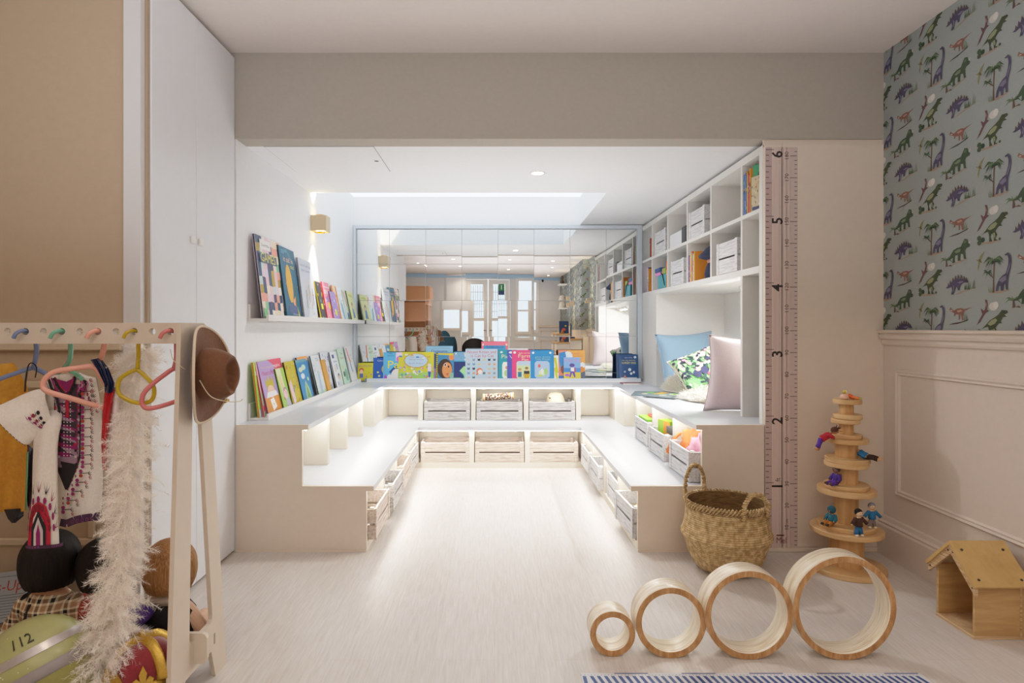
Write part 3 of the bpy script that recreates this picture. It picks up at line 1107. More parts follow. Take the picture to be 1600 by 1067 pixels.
# side runs: front panels face the aisle
names_l = ['pulled out at the open end', 'second from the open end', 'third from the open end', 'next to the mirror corner']
for i, (y, dx, rz) in enumerate(((3.035, .014, .0), (3.475, .022, .0), (3.90, .012, .02), (4.325, .004, -.01))):
    dup(CR['pale' if i % 2 == 0 else 'grey'], (RLL - CD / 2 + .02 + dx, y, .041), R(90) + rz, 'washed crate on the floor row below the picture ledges, ' + names_l[i])
make_crate('side', .32, .25, CHh, SHW, 'white washed crate holding a wad of pale yellow cloth, floor row below the shelf unit', (RLR + .105, 3.035, .041), -R(90) + .06, GB)
dup(CR['side'], (RLR + .135, 3.46, .041), -R(90), 'white washed crate pushed deep into its bay, floor row below the shelf unit')
dup(CR['side'], (RLR + .098, 3.88, .041), -R(90), 'white washed crate third along the floor row below the shelf unit')
dup(CR['side'], (RLR + .10, 4.29, .041), -R(90), 'white washed crate in the corner bay of the floor row below the shelf unit')
for y, dx, lab in ((3.03, .085, 'white washed crate overflowing with bright see-through scarves'), (3.47, .09, 'white washed crate holding a green and orange box of blocks'), (3.895, .105, 'white washed crate holding a flat lime green board game')):
    dup(CR['side'], (RUR + dx, y, ZL + .001), -R(90), lab)
GSH = 'crates on the wall shelves'
make_crate('shelf', .29, .26, .17, SHW, 'white washed crate with a bare wooden end showing, lower row of the shelf unit', (XS + .135, 3.285, ZB1 + .001), -R(90), GSH)
dup(CR['shelf'], (XS + .14, 3.79, ZM1 + .001), -R(90), 'white washed crate with a loose upright slat beside it, upper row of the shelf unit')
dup(CR['shelf'], (XS + .14, 4.19, ZB1 + .001), -R(90), 'white washed crate with a purple strip in its gap, lower row of the shelf unit')
dup(CR['shelf'], (XS + .14, 4.62, ZM1 + .001), -R(90), 'white washed crate beside two upright books, upper row of the shelf unit')

# ------------------------------------------------------------------ picture books
PAGE = paint('page paper', '#efeadf', .8, .05, 200, .04)


def scatter(n, cols, seed, u0=.06, u1=.94, v0=.06, v1=.94, r0=.02, r1=.05):
    r = random.Random(seed)
    return [('e', r.uniform(u0, u1), r.uniform(v0, v1), r.uniform(r0, r1), r.uniform(r0, r1), r.choice(cols)) for _ in range(n)]


def checks(nu, nv, cols, seed):
    r = random.Random(seed)
    o = []
    for i in range(nu):
        for j in range(nv):
            o.append(('p', [(i / nu, j / nv + .01 * (i % 2)), ((i + 1) / nu, j / nv + .01 * ((i + 1) % 2)), ((i + 1) / nu, min(1, (j + 1) / nv + .01 * ((i + 1) % 2))), (i / nu, min(1, (j + 1) / nv + .01 * (i % 2)))], r.choice(cols)))
    return o


def face(u, v, s, skin, hair, asp=1.0):
    return [('e', u, v + .1 * s, .5 * s, .5 * s * asp, hair), ('e', u, v, .42 * s, .44 * s * asp, skin), ('e', u - .15 * s, v + .02 * s, .05 * s, .06 * s * asp, '#222222'), ('e', u + .15 * s, v + .02 * s, .05 * s, .06 * s * asp, '#222222'), ('p', [(u - .12 * s, v - .18 * s * asp), (u + .12 * s, v - .18 * s * asp), (u, v - .25 * s * asp)], '#b3524a')]


def book(label, w, h, t, cover, design=(), edge=None, group=None, name='picture_book', soft=False):
    """front cover on the plane y=0 facing -y, spine along x=0, bottom edge on z=0"""
    m = MB()
    m.mi = 0
    m.c = C(cover)
    bt = .0012 if soft else .0024
    if soft:
        m.box(0, w, 0, bt, 0, h); m.box(0, w, t - bt, t, 0, h); m.c = C(edge or cover); m.box(0, bt, 0, t, 0, h)
    else:
        m.box(0, w, 0, bt, 0, h, .0006); m.box(0, w, t - bt, t, 0, h, .0006); m.c = C(edge or cover); m.box(0, bt, bt, t - bt, 0, h)
    k = 0

    def P(u, v):
        return (min(max(u, 0), 1) * w, -.00025 - .00004 * k, min(max(v, 0), 1) * h)
    for d in design:
        k += 1
        c = d[-1]
        if d[0] == 'r':
            _, u, v, du, dv, _ = d; pts = [(u, v), (u + du, v), (u + du, v + dv), (u, v + dv)]
        elif d[0] == 'e':
            _, u, v, ru, rv, _ = d; pts = ell(u, v, ru, rv, 14)
        elif d[0] == 'p':
            pts = d[1]
        elif d[0] == 't':
            _, u, v, size, width, s, _ = d
            m.text(s, u * w, v * h, size * h * 1.4, c, lambda x, z: (x, -.0003 - .00004 * k, z), width * w if width else None)
            continue
        m.c = C(c)
        m.fv([m.v(P(u, v)) for u, v in pts])
    o = m.build(name, INK)
    tag(o, label, 'book', group)
    g = MB(); g.box(bt, w - .003, bt, t - bt, .0025, h - .0025); g.build('page_block', PAGE, o)
    return o


def put(o, base, yaw=0.0, lean=0.0, roll=0.0):
    o.matrix_world = Matrix.Translation(base) @ Matrix.Rotation(yaw, 4, 'Z') @ Matrix.Rotation(-lean, 4, 'X') @ Matrix.Rotation(roll, 4, 'Y')
    return o


PAT = ['#3c5570', '#8fc3a4', '#f0c7cf', '#4d4a73', '#f3e3c8', '#f1a795', '#e8d4e6', '#2f4d6e', '#c9dcd8', '#f5efe4', '#b79b3f']
UL = 'books on the eye level ledge'
LL = 'books on the low side ledge'
ML = 'books on the ledge before the mirror'


def side(o, y, zb, bx, lean, yaw=4.0):
    # keep the whole book clear of the wall it leans on
    w_, t_, h_ = (max(v.co[i] for v in o.data.vertices) for i in range(3))
    yaw = min(yaw, 3.0)
    bx = min(bx + .010, .087)
    room = bx - w_ * math.sin(R(yaw)) - t_ - .002
    lean = min(R(lean), math.asin(max(.02, room) / h_))
    return put(o, (XL + bx, y, zb), R(90 + yaw), lean)


# --- eye-level ledge
zb = 1.0722
side(book('large picture book with a pastel patchwork cover, first on the eye level ledge', .36, .412, .012, '#e9d9dc',
          checks(8, 10, PAT, 5) + [('r', .14, .84, .44, .12, '#f6f2ec'), ('t', .2, .88, .035, .34, 'Daniel Miller', '#44505c'), ('r', .08, .675, .72, .115, '#3c5570'), ('t', .12, .69, .11, .62, 'GAMES', '#e8d85a'), ('p', [(.0, 0), (.16, 0), (.16, .1), (0, .13)], '#7fc48a')], '#2a2d4d', UL), 2.962, zb, .064, 9.0, 2)
side(book('large deep teal picture book with a tall yellow fish shape on its cover', .30, .402, .010, '#1f607d',
          [('p', [(.12, .96), (.5, .98), (.86, .8), (.84, .77), (.5, .94), (.12, .9)], '#4a88a0'), ('e', .42, .5, .2, .27, '#dda63a'), ('p', [(.5, .26), (.74, .34), (.68, .14), (.56, .2)], '#e8a080'), ('t', .2, .8, .075, .62, 'it sat in', '#f0b9a0'), ('t', .6, .72, .07, .26, 'out', '#e7d35c')] + scatter(16, ['#e4794e', '#e5b93f', '#c47fa5', '#4f9a6b'], 3, r0=.008, r1=.018)
          + [('p', [(.66 + .03 * k, .2), (.68 + .03 * k, .2), (.84 + .02 * k, .62)], '#3f7a4e') for k in range(4)] + [('e', .45, .14, .3, .07, '#4a5c8a'), ('p', [(.8, .0), (.9, .02), (.74, .2)], '#e5d44a'), ('t', .4, .06, .03, .4, 'M. Mackenzie', '#dfe8ea')], '#123c52', UL), 3.285, zb, .070, 9.5, 3)
side(book('tall pale grey picture book with thin standing figures on the cover', .33, .37, .012, '#c6ccd8',
          [('t', .08, .88, .05, .8, 'a lot of stuff here', '#6a7390'), ('t', .14, .80, .05, .6, 'goes down', '#6a7390')] + [('r', .3 + .12 * k, .2 + .05 * (k % 3), .03, .3, c) for k, c in enumerate(['#3c4c66', '#d8b06c', '#56708c', '#b5685c', '#4c5f4e'])] + [('e', .315 + .12 * k, .54 + .05 * (k % 3), .028, .03, '#e7bfa2') for k in range(5)] + scatter(14, ['#e2c64e', '#b7c3da', '#d98a6a', '#8fa6c2'], 8, .3, .95, .05, .5, .01, .03), '#8f95a8', UL), 3.60, zb, .066, 9, 4)
upper = [
    ('black picture book with a yellow spine edge and white night shapes', .17, .262, .012, '#2b2d33', scatter(10, ['#e9e9ea', '#b9bcc4', '#e3d42f'], 2) + [('r', .3, .3, .3, .14, '#e6d91f')], '#e2c81f', 3.975, .062),
    ('pink picture book with a striped heading and coloured toys on the cover', .20, .27, .012, '#f0899c', [('r', 0, .86, 1, .03, '#f9d5dc'), ('r', .1, .7, .8, .1, '#f7c0ca'), ('e', .4, .56, .2, .08, '#7a6fb8'), ('e', .6, .4, .16, .1, '#e8d735')] + scatter(14, ['#fff1f3', '#e3485c', '#6f9fd8', '#f3d04a'], 4), '#b51f2f', 4.13, .060),
    ('small lilac picture book with a yellow patch, low among its neighbours', .19, .215, .010, '#a98fd6', [('e', .5, .3, .2, .12, '#ead829')] + scatter(18, ['#ffffff', '#7a55b5', '#d7c9f0', '#f0df7a'], 5), '#6b1f2a', 4.27, .070),
    ('orange edged picture book with peach and mustard shapes', .14, .265, .010, '#f2c9a2', [('r', 0, .55, .6, .2, '#e8a92c'), ('r', .3, .75, .5, .2, '#f0d1bd')] + scatter(8, ['#d9701f', '#f5ead9', '#d6c12f'], 6), '#e0821d', 4.40, .056),
    ('white picture book with a watery blue river winding down the cover', .20, .262, .010, '#eef0f2', [('p', [(.3, .6), (.6, .5), (.8, 0), (.5, 0), (.3, .3)], '#7fb7cf')] + scatter(12, ['#9fb9d8', '#c6dbe6', '#d8d7b0', '#7d97b8'], 7, v0=.5), '#d8862c', 4.50, .064),
    ('white and green picture book with a thin red diagonal on its cover', .16, .25, .010, '#d9ead9', [('p', [(.1, .95), (.3, .95), (.6, .5), (.5, .45)], '#d9596a'), ('r', .2, .02, .7, .12, '#9aa845'), ('e', .5, .2, .2, .1, '#3f66a8')], '#3f8f6c', 4.68, .058),
    ('pale yellow green picture book with a small child in blue, end of its ledge', .25, .25, .012, '#dde2a2', [('e', .5, .86, .34, .05, '#c4cc5c'), ('p', [(.4, .5), (.6, .5), (.7, .15), (.35, .12)], '#4a78b8'), ('e', .5, .55, .13, .1, '#8a6a48'), ('e', .5, .5, .09, .07, '#edc9ab')], '#33404a', 4.795, .070)]
for lab, w_, h_, t_, cv, ds, ed, y, bx in upper:
    side(book(lab, w_, h_, t_, cv, ds, ed, UL, soft=False), y, zb, bx, 12, 5)

# --- low side ledge
zb = ZU + .0125
low = [
    ('lime green picture book with an orange spine, first on the low side ledge', .24, .268, .010, '#a8cc4e', [('t', .1, .74, .08, .7, 'The Rom', '#b3382c')] + scatter(14, ['#e9e9ea', '#e08ab0', '#5e8c34', '#d94a3a'], 1) + [('r', 0, 0, 1, .14, '#c8cdd4')], '#dc6a24', 2.952, .047, 8, 3),
    ('pink picture book showing half of a yellow crown, second on the low side ledge', .24, .268, .010, '#e8b9cb', [('r', 0, 0, 1, .45, '#a8cc9a'), ('p', [(.15, .7), (.5, .7), (.5, .85), (.4, .78), (.3, .88), (.2, .78), (.14, .86)], '#c9a01f'), ('e', .35, .55, .14, .1, '#f0cfb4'), ('r', .0, .1, .3, .1, '#d8343c')], '#c92a3c', 2.978, .062, 10, 3),
    ('lilac picture book of a crowned child reading at an orange table', .245, .272, .012, '#b49bd0', [('r', 0, 0, 1, .33, '#dd8f33'), ('t', .12, .86, .035, .74, 'Tony Russel', '#e5c78a'), ('t', .08, .73, .09, .84, 'I Need a Pet!', '#c2306a'), ('p', [(.26, .48), (.7, .48), (.74, .7), (.62, .6), (.55, .73), (.46, .6), (.36, .72), (.33, .6), (.18, .68)], '#c3b018'), ('e', .46, .42, .22, .12, '#f0c6a6'), ('p', [(.1, .32), (.85, .32), (.75, .42), (.2, .42)], '#f2f0f2'), ('p', [(.28, .28), (.52, .3), (.62, .12), (.36, .06)], '#f7f6f3'), ('e', .45, .18, .03, .025, '#d6bf3a')], '#8d2530', 2.995, .078, 12.5, 3),
    ('red topped picture book rising behind a light green one', .20, .272, .010, '#e2536c', [('t', .12, .84, .07, .7, 'vampire', '#fbeef0'), ('r', 0, .45, 1, .22, '#6aa7cf')], '#a82438', 3.165, .056, 10, 2),
    ('light green picture book with a pink cheeked baby and streaming hair', .20, .222, .010, '#a4cc5c', [('p', [(.0, 1), (.4, 1), (.5, .4), (.2, .3)], '#dfe3b4'), ('p', [(.1, .8), (.3, .85), (.4, .45), (.25, .4)], '#e9cf9a'), ('e', .42, .38, .2, .15, '#8a93b0'), ('e', .42, .36, .17, .13, '#f2c4c6'), ('p', [(.3, .0), (.95, .0), (.6, .26), (.36, .26)], '#b9b9c6')] + scatter(8, ['#d98a5a', '#6f9a34'], 9), '#35491c', 3.215, .080, 13, 3),
    ('mustard yellow picture book scattered with tiny busy people', .24, .250, .012, '#bfae20', scatter(40, ['#e3e0d4', '#3a56a0', '#c0442f', '#7d6a14', '#e08ab8', '#f0d03a'], 10, r0=.012, r1=.035) + [('p', [(0, .5), (.2, .6), (.3, .1), (.1, 0)], '#e6c3cf')], '#2b2412', 3.36, .078, 12.5, 3),
    ('orange topped blue picture book mostly hidden behind another blue one', .23, .262, .010, '#2f7fc0', [('r', 0, .9, 1, .1, '#ef9a3a'), ('t', .3, .91, .05, .6, 'JUNGLE', '#f8e9d2')] + scatter(16, ['#e9e27a', '#bfe08f', '#5fb0e0'], 12, v1=.85), '#1c4a78', 3.60, .060, 10.5, 3),
    ('blue picture book with pale clouds and a green mountain on its cover', .235, .250, .010, '#2f7fb5', [('p', [(.3, .06), (.8, .04), (.7, .3), (.5, .5), (.36, .3)], '#a9c79a'), ('p', [(.38, .08), (.72, .06), (.62, .26), (.5, .4)], '#6f9a5e'), ('e', .3, .76, .18, .06, '#cfe0b8'), ('e', .6, .8, .2, .07, '#bcd6c4'), ('e', .38, .6, .18, .07, '#d9e4ee'), ('e', .8, .5, .06, .05, '#dfe6a0'), ('r', .0, .93, 1, .07, '#5f96a8')], '#101c28', 3.555, .080, 13, 3),
    ('mint edged white picture book with faint blue rain on its cover', .21, .262, .012, '#d9e2e6', [('r', 0, 0, 1, .12, '#c3e0b0'), ('t', .5, .84, .09, .35, 'TA', '#4d6a8c'), ('p', [(.3, .05), (.6, .05), (.6, .6), (.4, .6)], '#a9c0d6')] + scatter(22, ['#b9c6da', '#e9c9d6', '#c9d9e6', '#9fb6c6'], 13), '#33402a', 3.86, .078, 13, 4),
    ('thick book with a plain ochre spine standing on the low side ledge', .11, .225, .018, '#cf9640', [('r', 0, 0, 1, .08, '#d8c01c')], '#cf9640', 4.07, .082, 13, 3),
    ('white picture book crowded with blue and green market stalls', .22, .272, .010, '#dfe3ea', scatter(46, ['#7f9fd0', '#88b06a', '#cf6f84', '#5a55b0', '#c9b0dc', '#e0d6a8', '#6aa7b8'], 14, r0=.015, r1=.05), '#57402c', 4.085, .062, 10.5, 4),
    ('white picture book with a square navy emblem above two children', .22, .268, .010, '#eef0f4', [('r', .2, .82, .3, .1, '#2c3f86'), ('t', .2, .7, .07, .6, 'Violet', '#56649c'), ('r', .2, .46, .16, .18, '#e8cfae'), ('r', .5, .5, .2, .16, '#a9bcd6'), ('e', .6, .3, .16, .1, '#3a3432'), ('e', .6, .27, .12, .08, '#edc7ac'), ('r', .5, .06, .3, .16, '#d8e0e4'), ('e', .3, .14, .06, .06, '#44527c')], '#1f2a20', 4.31, .079, 13, 4),
    ('pale mint picture book with a green pear shape and red title', .22, .280, .010, '#c9e6cf', [('t', .3, .84, .07, .4, 'The', '#b0796a'), ('t', .16, .72, .08, .66, 'Pears', '#b0664c'), ('e', .66, .28, .26, .17, '#7fb59a'), ('p', [(.2, .6), (.34, .52), (.4, .38), (.3, .44)], '#dcae6a'), ('e', .3, .32, .14, .08, '#3a3a3c')], '#8a9a6c', 4.525, .079, 13, 4),
    ('white picture book with a red and blue bird, end of the low side ledge', .24, .292, .010, '#eeefF1'.lower(), [('p', [(.06, .96), (.2, .97), (.34, .7), (.44, .6), (.3, .56), (.16, .74)], '#e2664c'), ('e', .4, .6, .08, .05, '#e0a03c'), ('p', [(.24, .58), (.38, .56), (.5, .3), (.38, .28)], '#4a94cc')] + scatter(10, ['#d9dde4', '#c6ccd6', '#b9aeb8'], 15, .5, .95, .1, .8), '#b9bec6', 4.76, .080, 13, 4)]
for lab, w_, h_, t_, cv, ds, ed, y, bx, le, yw in low:
    side(book(lab, w_, h_, t_, cv, ds, ed, LL), y, zb, bx, le, yw)


# --- ledge before the mirror
KY = 5.045


def mk(px0, px1, ytop, label, cover, ds, t=.009, dy=0.0, edge=None, lean=8.0, yaw=0.0):
    x0, x1 = (px0 - CX) * KY / F, (px1 - CX) * KY / F
    h = (H - (ytop - CY) * (KY + .02) / F - (ZU + .0105)) / math.cos(R(lean))
    return put(book(label, x1 - x0, h, t, cover, ds, edge, ML), (x0, KY + dy, ZU + .0105), R(yaw), R(lean))


mk(558.5, 582, 567, 'small yellow picture book with a red haired child and purple lettering', '#d3cc2f', [('t', .06, .78, .14, .86, 'the playtime', '#a06a86'), ('e', .24, .58, .16, .14, '#d2622c'), ('e', .24, .5, .12, .12, '#f3cbae'), ('r', .14, .16, .22, .24, '#5a6ab5')] + scatter(9, ['#e58a3c', '#9a6cc0', '#e2b020'], 20, .4, .95, .05, .5), lean=11)
mk(582, 608, 559, 'deep blue picture book with part of a yellow sun', '#2359b5', [('t', .24, .84, .07, .7, 'Cinnabon', '#dfe9f6'), ('e', .72, .5, .2, .2, '#e8d24a'), ('e', .76, .5, .14, .15, '#d98ac6'), ('e', .3, .36, .07, .04, '#e8dc6a'), ('e', .38, .2, .07, .04, '#e8dc6a')], dy=.012)
mk(598, 628, 550.5, 'light blue picture book with fat yellow letters and a white penguin', '#62b6e8', [('t', .28, .93, .05, .2, 'Mike', '#1f4a78'), ('t', .2, .86, .045, .36, 'Haberman', '#1f4a78'), ('r', .66, .7, .34, .3, '#f2d9ea'), ('e', .8, .76, .12, .1, '#e070c0'), ('p', [(.3, .3), (.6, .52), (.98, .54), (.98, .4), (.6, .3), (.5, .22)], '#2a4b8c'), ('e', .72, .18, .3, .24, '#f1ece8'), ('e', .34, .1, .12, .12, '#f0ebe8'), ('t', .2, .44, .27, .64, 'Pa', '#f2ea33'), ('p', [(.04, .1), (.14, .24), (.22, .08), (.12, .02)], '#b04fc0'), ('p', [(.62, .0), (.74, .06), (.76, .0)], '#e88a3c')], dy=.004, lean=7)
mk(622, 677.5, 550, 'wide yellow and green picture book with a busy fairground and a sky blue oval', '#d9d23c', [('r', 0, 0, 1, .3, '#a6cf6a')] + scatter(70, ['#e9b0c6', '#f3f0d8', '#5a9fd6', '#e07a7a', '#8fc46a', '#d9a83c', '#c9b0e0'], 21, .02, .98, .02, .62, .012, .04) + [('e', .5, .7, .36, .27, '#c9ae5a'), ('e', .5, .7, .32, .23, '#b9d6ee')] + [('t', .3, .8, .05, .4, 'The Great', '#a58aa8'), ('t', .3, .72, .05, .4, 'fairground', '#a58aa8'), ('t', .3, .58, .05, .4, 'By Mr. Hollow', '#8a86b8')] + [('r', .02 + .16 * k, .82 + .06 * math.sin(k * 1.2), .08, .05, ['#3f8fd0', '#e9efe4', '#e2a03a'][k % 3]) for k in range(6)] + [('p', [(.86, .12), (.9, .12), (.92, .32), (.84, .32)], '#2f56b0'), ('r', .83, .32, .1, .16, '#eddff0'), ('e', .88, .54, .05, .06, '#f5e4d6'), ('r', .83, .01, .04, .1, '#f4f0ee'), ('r', .89, .01, .04, .1, '#f4f0ee')], t=.010)
mk(664, 707, 541, 'light blue book with purple lettering rising behind the fairground book', '#8fbfe0', [('t', .1, .93, .025, .8, 'Goodnight Mr Pandemonia', '#4a6a96'), ('t', .2, .82, .08, .6, 'Delaunie', '#4d3f8c')], dy=.022)
mk(674, 690, 553, 'narrow strip of a blue and lilac cover behind the curly haired face', '#56699e', [('r', 0, 0, 1, .45, '#b79ad0')], dy=.014)
mk(681, 709, 551, 'picture book of a dark haired child with a beaded yellow spine', '#3f86b4', [('r', 0, 0, .1, 1, '#2a2420')] + [('e', .05, .03 + .07 * k, .045, .022, '#e6d22c') for k in range(14)] + [('e', .5, .42, .42, .36, '#3a2c28'), ('e', .62, .38, .28, .28, '#e3935a'), ('e', .52, .56, .08, .06, '#f2e4d6'), ('e', .52, .56, .045, .045, '#2a2220'), ('e', .7, .5, .05, .04, '#2a2220'), ('p', [(.54, .24), (.72, .28), (.66, .18)], '#c05c46'), ('e', .86, .84, .16, .12, '#e88a54'), ('r', .78, .04, .2, .24, '#8ab8a0'), ('p', [(.1, .98), (.98, .98), (.96, .9), (.12, .93)], '#d9c73a')])
mk(708.5, 735, 550, 'navy and mint picture book with a leafy sky band', '#3aa9c6', [('r', 0, .7, 1, .3, '#7aa7d6')] + scatter(14, ['#f0d66a', '#8fd0a0', '#d9e8f4', '#5fb59a'], 22, v0=.72, v1=.97) + [('p', [(0, .1), (0, .66), (1, .66), (1, .5), (.6, .5), (.34, .34), (.5, .24), (.66, .12), (.5, .08)], '#23336e'), ('p', [(.36, .34), (.6, .5), (1, .5), (1, .02), (.66, .02), (.6, .22)], '#a9e39a'), ('p', [(.0, .02), (.5, .02), (.44, .1), (0, .1)], '#a9e39a')], dy=.004)
cats = []
rr = random.Random(5)
for i in range(6):
    for j in range(5):
        if (i, j) in ((2, 1), (2, 2), (3, 2)):
            continue
        c = rr.choice(['#5a6470', '#23272c', '#d9a27a', '#c9cdd6', '#e3b7ae', '#6f9ac2', '#d6c79a', '#8f97a8'])
        u, v = .1 + i * .16, .09 + j * .14
        cats += [('e', u, v, .042, .032, c), ('p', [(u - .04, v + .01), (u - .035, v + .055), (u - .008, v + .028)], c), ('p', [(u + .04, v + .01), (u + .035, v + .055), (u + .008, v + .028)], c)]
mk(727, 777.5, 545.2, 'pale blue picture book covered in rows of little cat faces with red lettering', '#b9d4e6', [('t', .05, .86, .10, .9, 'Nicest Kitten and', '#d0465c'), ('t', .16, .74, .10, .72, 'is Cat by Cat', '#d0465c')] + cats + [('e', .44, .3, .1, .1, '#dd7a54'), ('e', .46, .27, .075, .075, '#f4e6de'), ('e', .36, .2, .03, .03, '#dd7a54')], t=.012)
mk(752, 794, 533.8, 'pink picture book with a blue panel rising behind the cat faces', '#ee6f86', [('r', .08, 0, .84, .9, '#3f8fc4'), ('t', .18, .83, .07, .66, 'Riddle me oh', '#24487e'), ('e', .06, .92, .03, .03, '#f0e6c8'), ('e', .94, .92, .03, .03, '#f0e6c8')], dy=.024)
mk(776, 790, 548, 'grey blue book edge beside the teal story book', '#7d8fae', [('e', .6, .25, .3, .1, '#2a3f70')], dy=.014)
mk(779, 808, 546.5, 'teal story book with a white oval picture and gold lettering', '#1f94a2', [('e', .16, .92, .07, .03, '#f1f3ee'), ('t', .14, .72, .13, .6, 'Pied', '#e8e2b4'), ('p', [(.2, .14), (.26, .08), (.9, .08), (.9, .6), (.26, .6), (.2, .52)], '#eef2e4'), ('e', .5, .24, .2, .12, '#a9d08a'), ('e', .5, .42, .14, .06, '#d98a6a')], dy=.004)
mk(792.5, 820, 547, 'indigo story book showing a narrow strip beside the pink one', '#4a50aa', [('e', .2, .92, .1, .035, '#f1f3ee'), ('t', .12, .72, .12, .5, 'Val', '#c9c6e6')], dy=.002)
mk(800, 836, 547, 'pink story book with two children on a farm in an octagonal picture', '#e2417e', [('e', .12, .92, .06, .04, '#f3eee6'), ('t', .3, .88, .05, .5, 'Sally and the', '#f5d9a0'), ('t', .26, .75, .12, .6, 'Farm', '#f5dba4'), ('t', .42, .65, .08, .3, 'Plan', '#f5dba4'), ('p', [(.2, .12), (.24, .08), (1, .08), (1, .64), (.26, .64), (.2, .58)], '#cfe3a8'), ('p', [(.22, .5), (1, .5), (1, .64), (.26, .64)], '#b9cde4'), ('r', .26, .12, .16, .17, '#2f6f9c'), ('e', .34, .34, .08, .06, '#e8c09a'), ('e', .34, .37, .08, .04, '#b98a4a'), ('e', .64, .18, .14, .12, '#c4a02c'), ('r', .52, .22, .24, .1, '#22242c'), ('e', .64, .37, .08, .06, '#e8c09a'), ('e', .64, .41, .08, .04, '#8a6a3c')], dy=.001, lean=7.5)
mk(829, 865.5, 547, 'bright blue story book with gold lettering and an octagonal picture of balloons', '#1f86c4', [('e', .12, .91, .05, .035, '#f3eee6'), ('e', .86, .91, .05, .035, '#f3eee6'), ('t', .2, .75, .05, .66, 'the little', '#8fb9b0'), ('t', .2, .67, .08, .64, 'Tree House', '#9cb9a0'), ('p', [(.18, .14), (.26, .08), (.74, .08), (.82, .14), (.82, .57), (.74, .64), (.26, .64), (.18, .57)], '#a9c3e4'), ('e', .38, .48, .06, .06, '#e2684c'), ('e', .5, .26, .16, .1, '#d9e6c0'), ('e', .66, .3, .08, .12, '#a6cf7a'), ('e', .4, .16, .14, .04, '#b9d67a'), ('e', .5, .3, .05, .1, '#f0f0ea')], lean=7)
mk(786, 826, 544.2, 'white book with a red spine end lying behind the indigo and pink story books', '#f3f2ee', [('r', 0, .9, .16, .1, '#c8434a')], dy=.030, t=.02)
mk(866, 873, 555, 'thin yellow and white striped booklet leaning by the bright blue story book', '#eeeede', [('p', [(.0, .9), (.5, .9), (1, .3), (.5, .3)], '#c9c31f'), ('p', [(.0, .5), (.4, .5), (1, 0), (.5, 0)], '#c9c31f')], t=.006)
mk(873, 915, 547.2, 'orange picture book with a blue horse and a pale moon', '#eba24a', [('p', [(0, 0), (.34, 0), (.34, 1), (0, 1)], '#e2836a'), ('e', .36, .8, .18, .16, '#dfeaf2'), ('p', [(.02, .9), (.26, .96), (.3, .78), (.2, .7), (.24, .4), (.1, .3), (.04, .6)], '#2f7fc0'), ('e', .2, .36, .12, .14, '#7d4436'), ('r', .0, .0, .4, .16, '#2d6fb4'), ('t', .5, .86, .05, .3, 'Over', '#d86a4a'), ('t', .56, .78, .05, .34, 'the Moon', '#d8894a'), ('e', .9, .5, .1, .1, '#e6eef2'), ('r', .74, .0, .26, .3, '#4f5c74'), ('e', .84, .36, .14, .1, '#d9862c')], dy=.012)
mk(881, 907.5, 558.3, 'small sky blue and yellow picture book with a dancing purple figure', '#7fa9e0', [('r', 0, 0, 1, .36, '#d6c53c'), ('r', 0, .36, 1, .18, '#3f7fc6'), ('t', .08, .8, .15, .86, 'Pirate Pat', '#c58ac0'), ('e', .5, .66, .16, .08, '#4d3f8a'), ('r', .42, .36, .2, .2, '#f2ece6'), ('p', [(.4, .14), (.5, .34), (.62, .14), (.7, .16), (.64, .4), (.4, .4), (.32, .16)], '#5b3fa0'), ('e', .2, .24, .14, .06, '#b060c0'), ('r', .62, .36, .1, .2, '#a84f6a')], dy=-.002, lean=9)
navy = [('t', .3, .86, .05, .4, 'tales of the', '#b8cbe0'), ('t', .16, .76, .05, .7, 'the sky and the', '#d9cf8a'), ('t', .14, .64, .085, .74, 'NURSERY SKIES', '#e6e08a'), ('e', .84, .9, .07, .05, '#cfdcea'), ('e', .55, .42, .08, .06, '#e9eef2'), ('e', .3, .34, .05, .04, '#c6d3e2'), ('e', .76, .32, .06, .05, '#e9eef2'), ('r', .08, .08, .84, .04, '#dfe6ee'), ('e', .3, .14, .05, .07, '#d98a6a'), ('e', .62, .27, .06, .05, '#e9eef2')]
mk(964.5, 996, 553.5, 'navy star covered book, the rear one of two leaning by the mirror frame', '#173f6e', navy[:4], dy=.024, lean=6)
mk(968, 998.5, 554.2, 'navy star covered book in front of its twin, leaning by the mirror frame', '#1a4a80', navy, dy=.010, lean=7)

# --- books on the wall shelves, spines to the aisle
BS = 'books standing on the wall shelves'


def shelf_book(y, z, w, h, t, cover, label, tilt=0.0, x=None):
    """upright, spine facing -x; thickness along +y"""
    m = MB(); m.c = C(cover)
    m.box(0, w, 0, .002, 0, h); m.box(0, w, t - .002, t, 0, h); m.box(0, .002, .002, t - .002, 0, h)
    r = random.Random(label)
    for _ in range(3):
        a = r.uniform(.1, .8)
        m.c = C(r.choice(['#f2efe6', '#d9c23a', '#c8453c', '#2f5f9c', '#8fb98a']))
        m.poly([(-.0004, t * .2, h * a), (-.0004, t * .8, h * a), (-.0004, t * .8, h * (a + .08)), (-.0004, t * .2, h * (a + .08))])
    o = tag(m.build('storybook', INK), label, 'book', BS)
    g = MB(); g.box(.002, w - .003, .002, t - .002, .002, h - .002); g.build('page_block', PAGE, o)
    o.matrix_world = Matrix.Translation((x if x is not None else XS + .02, y, z)) @ Matrix.Rotation(tilt, 4, 'X')
    return o


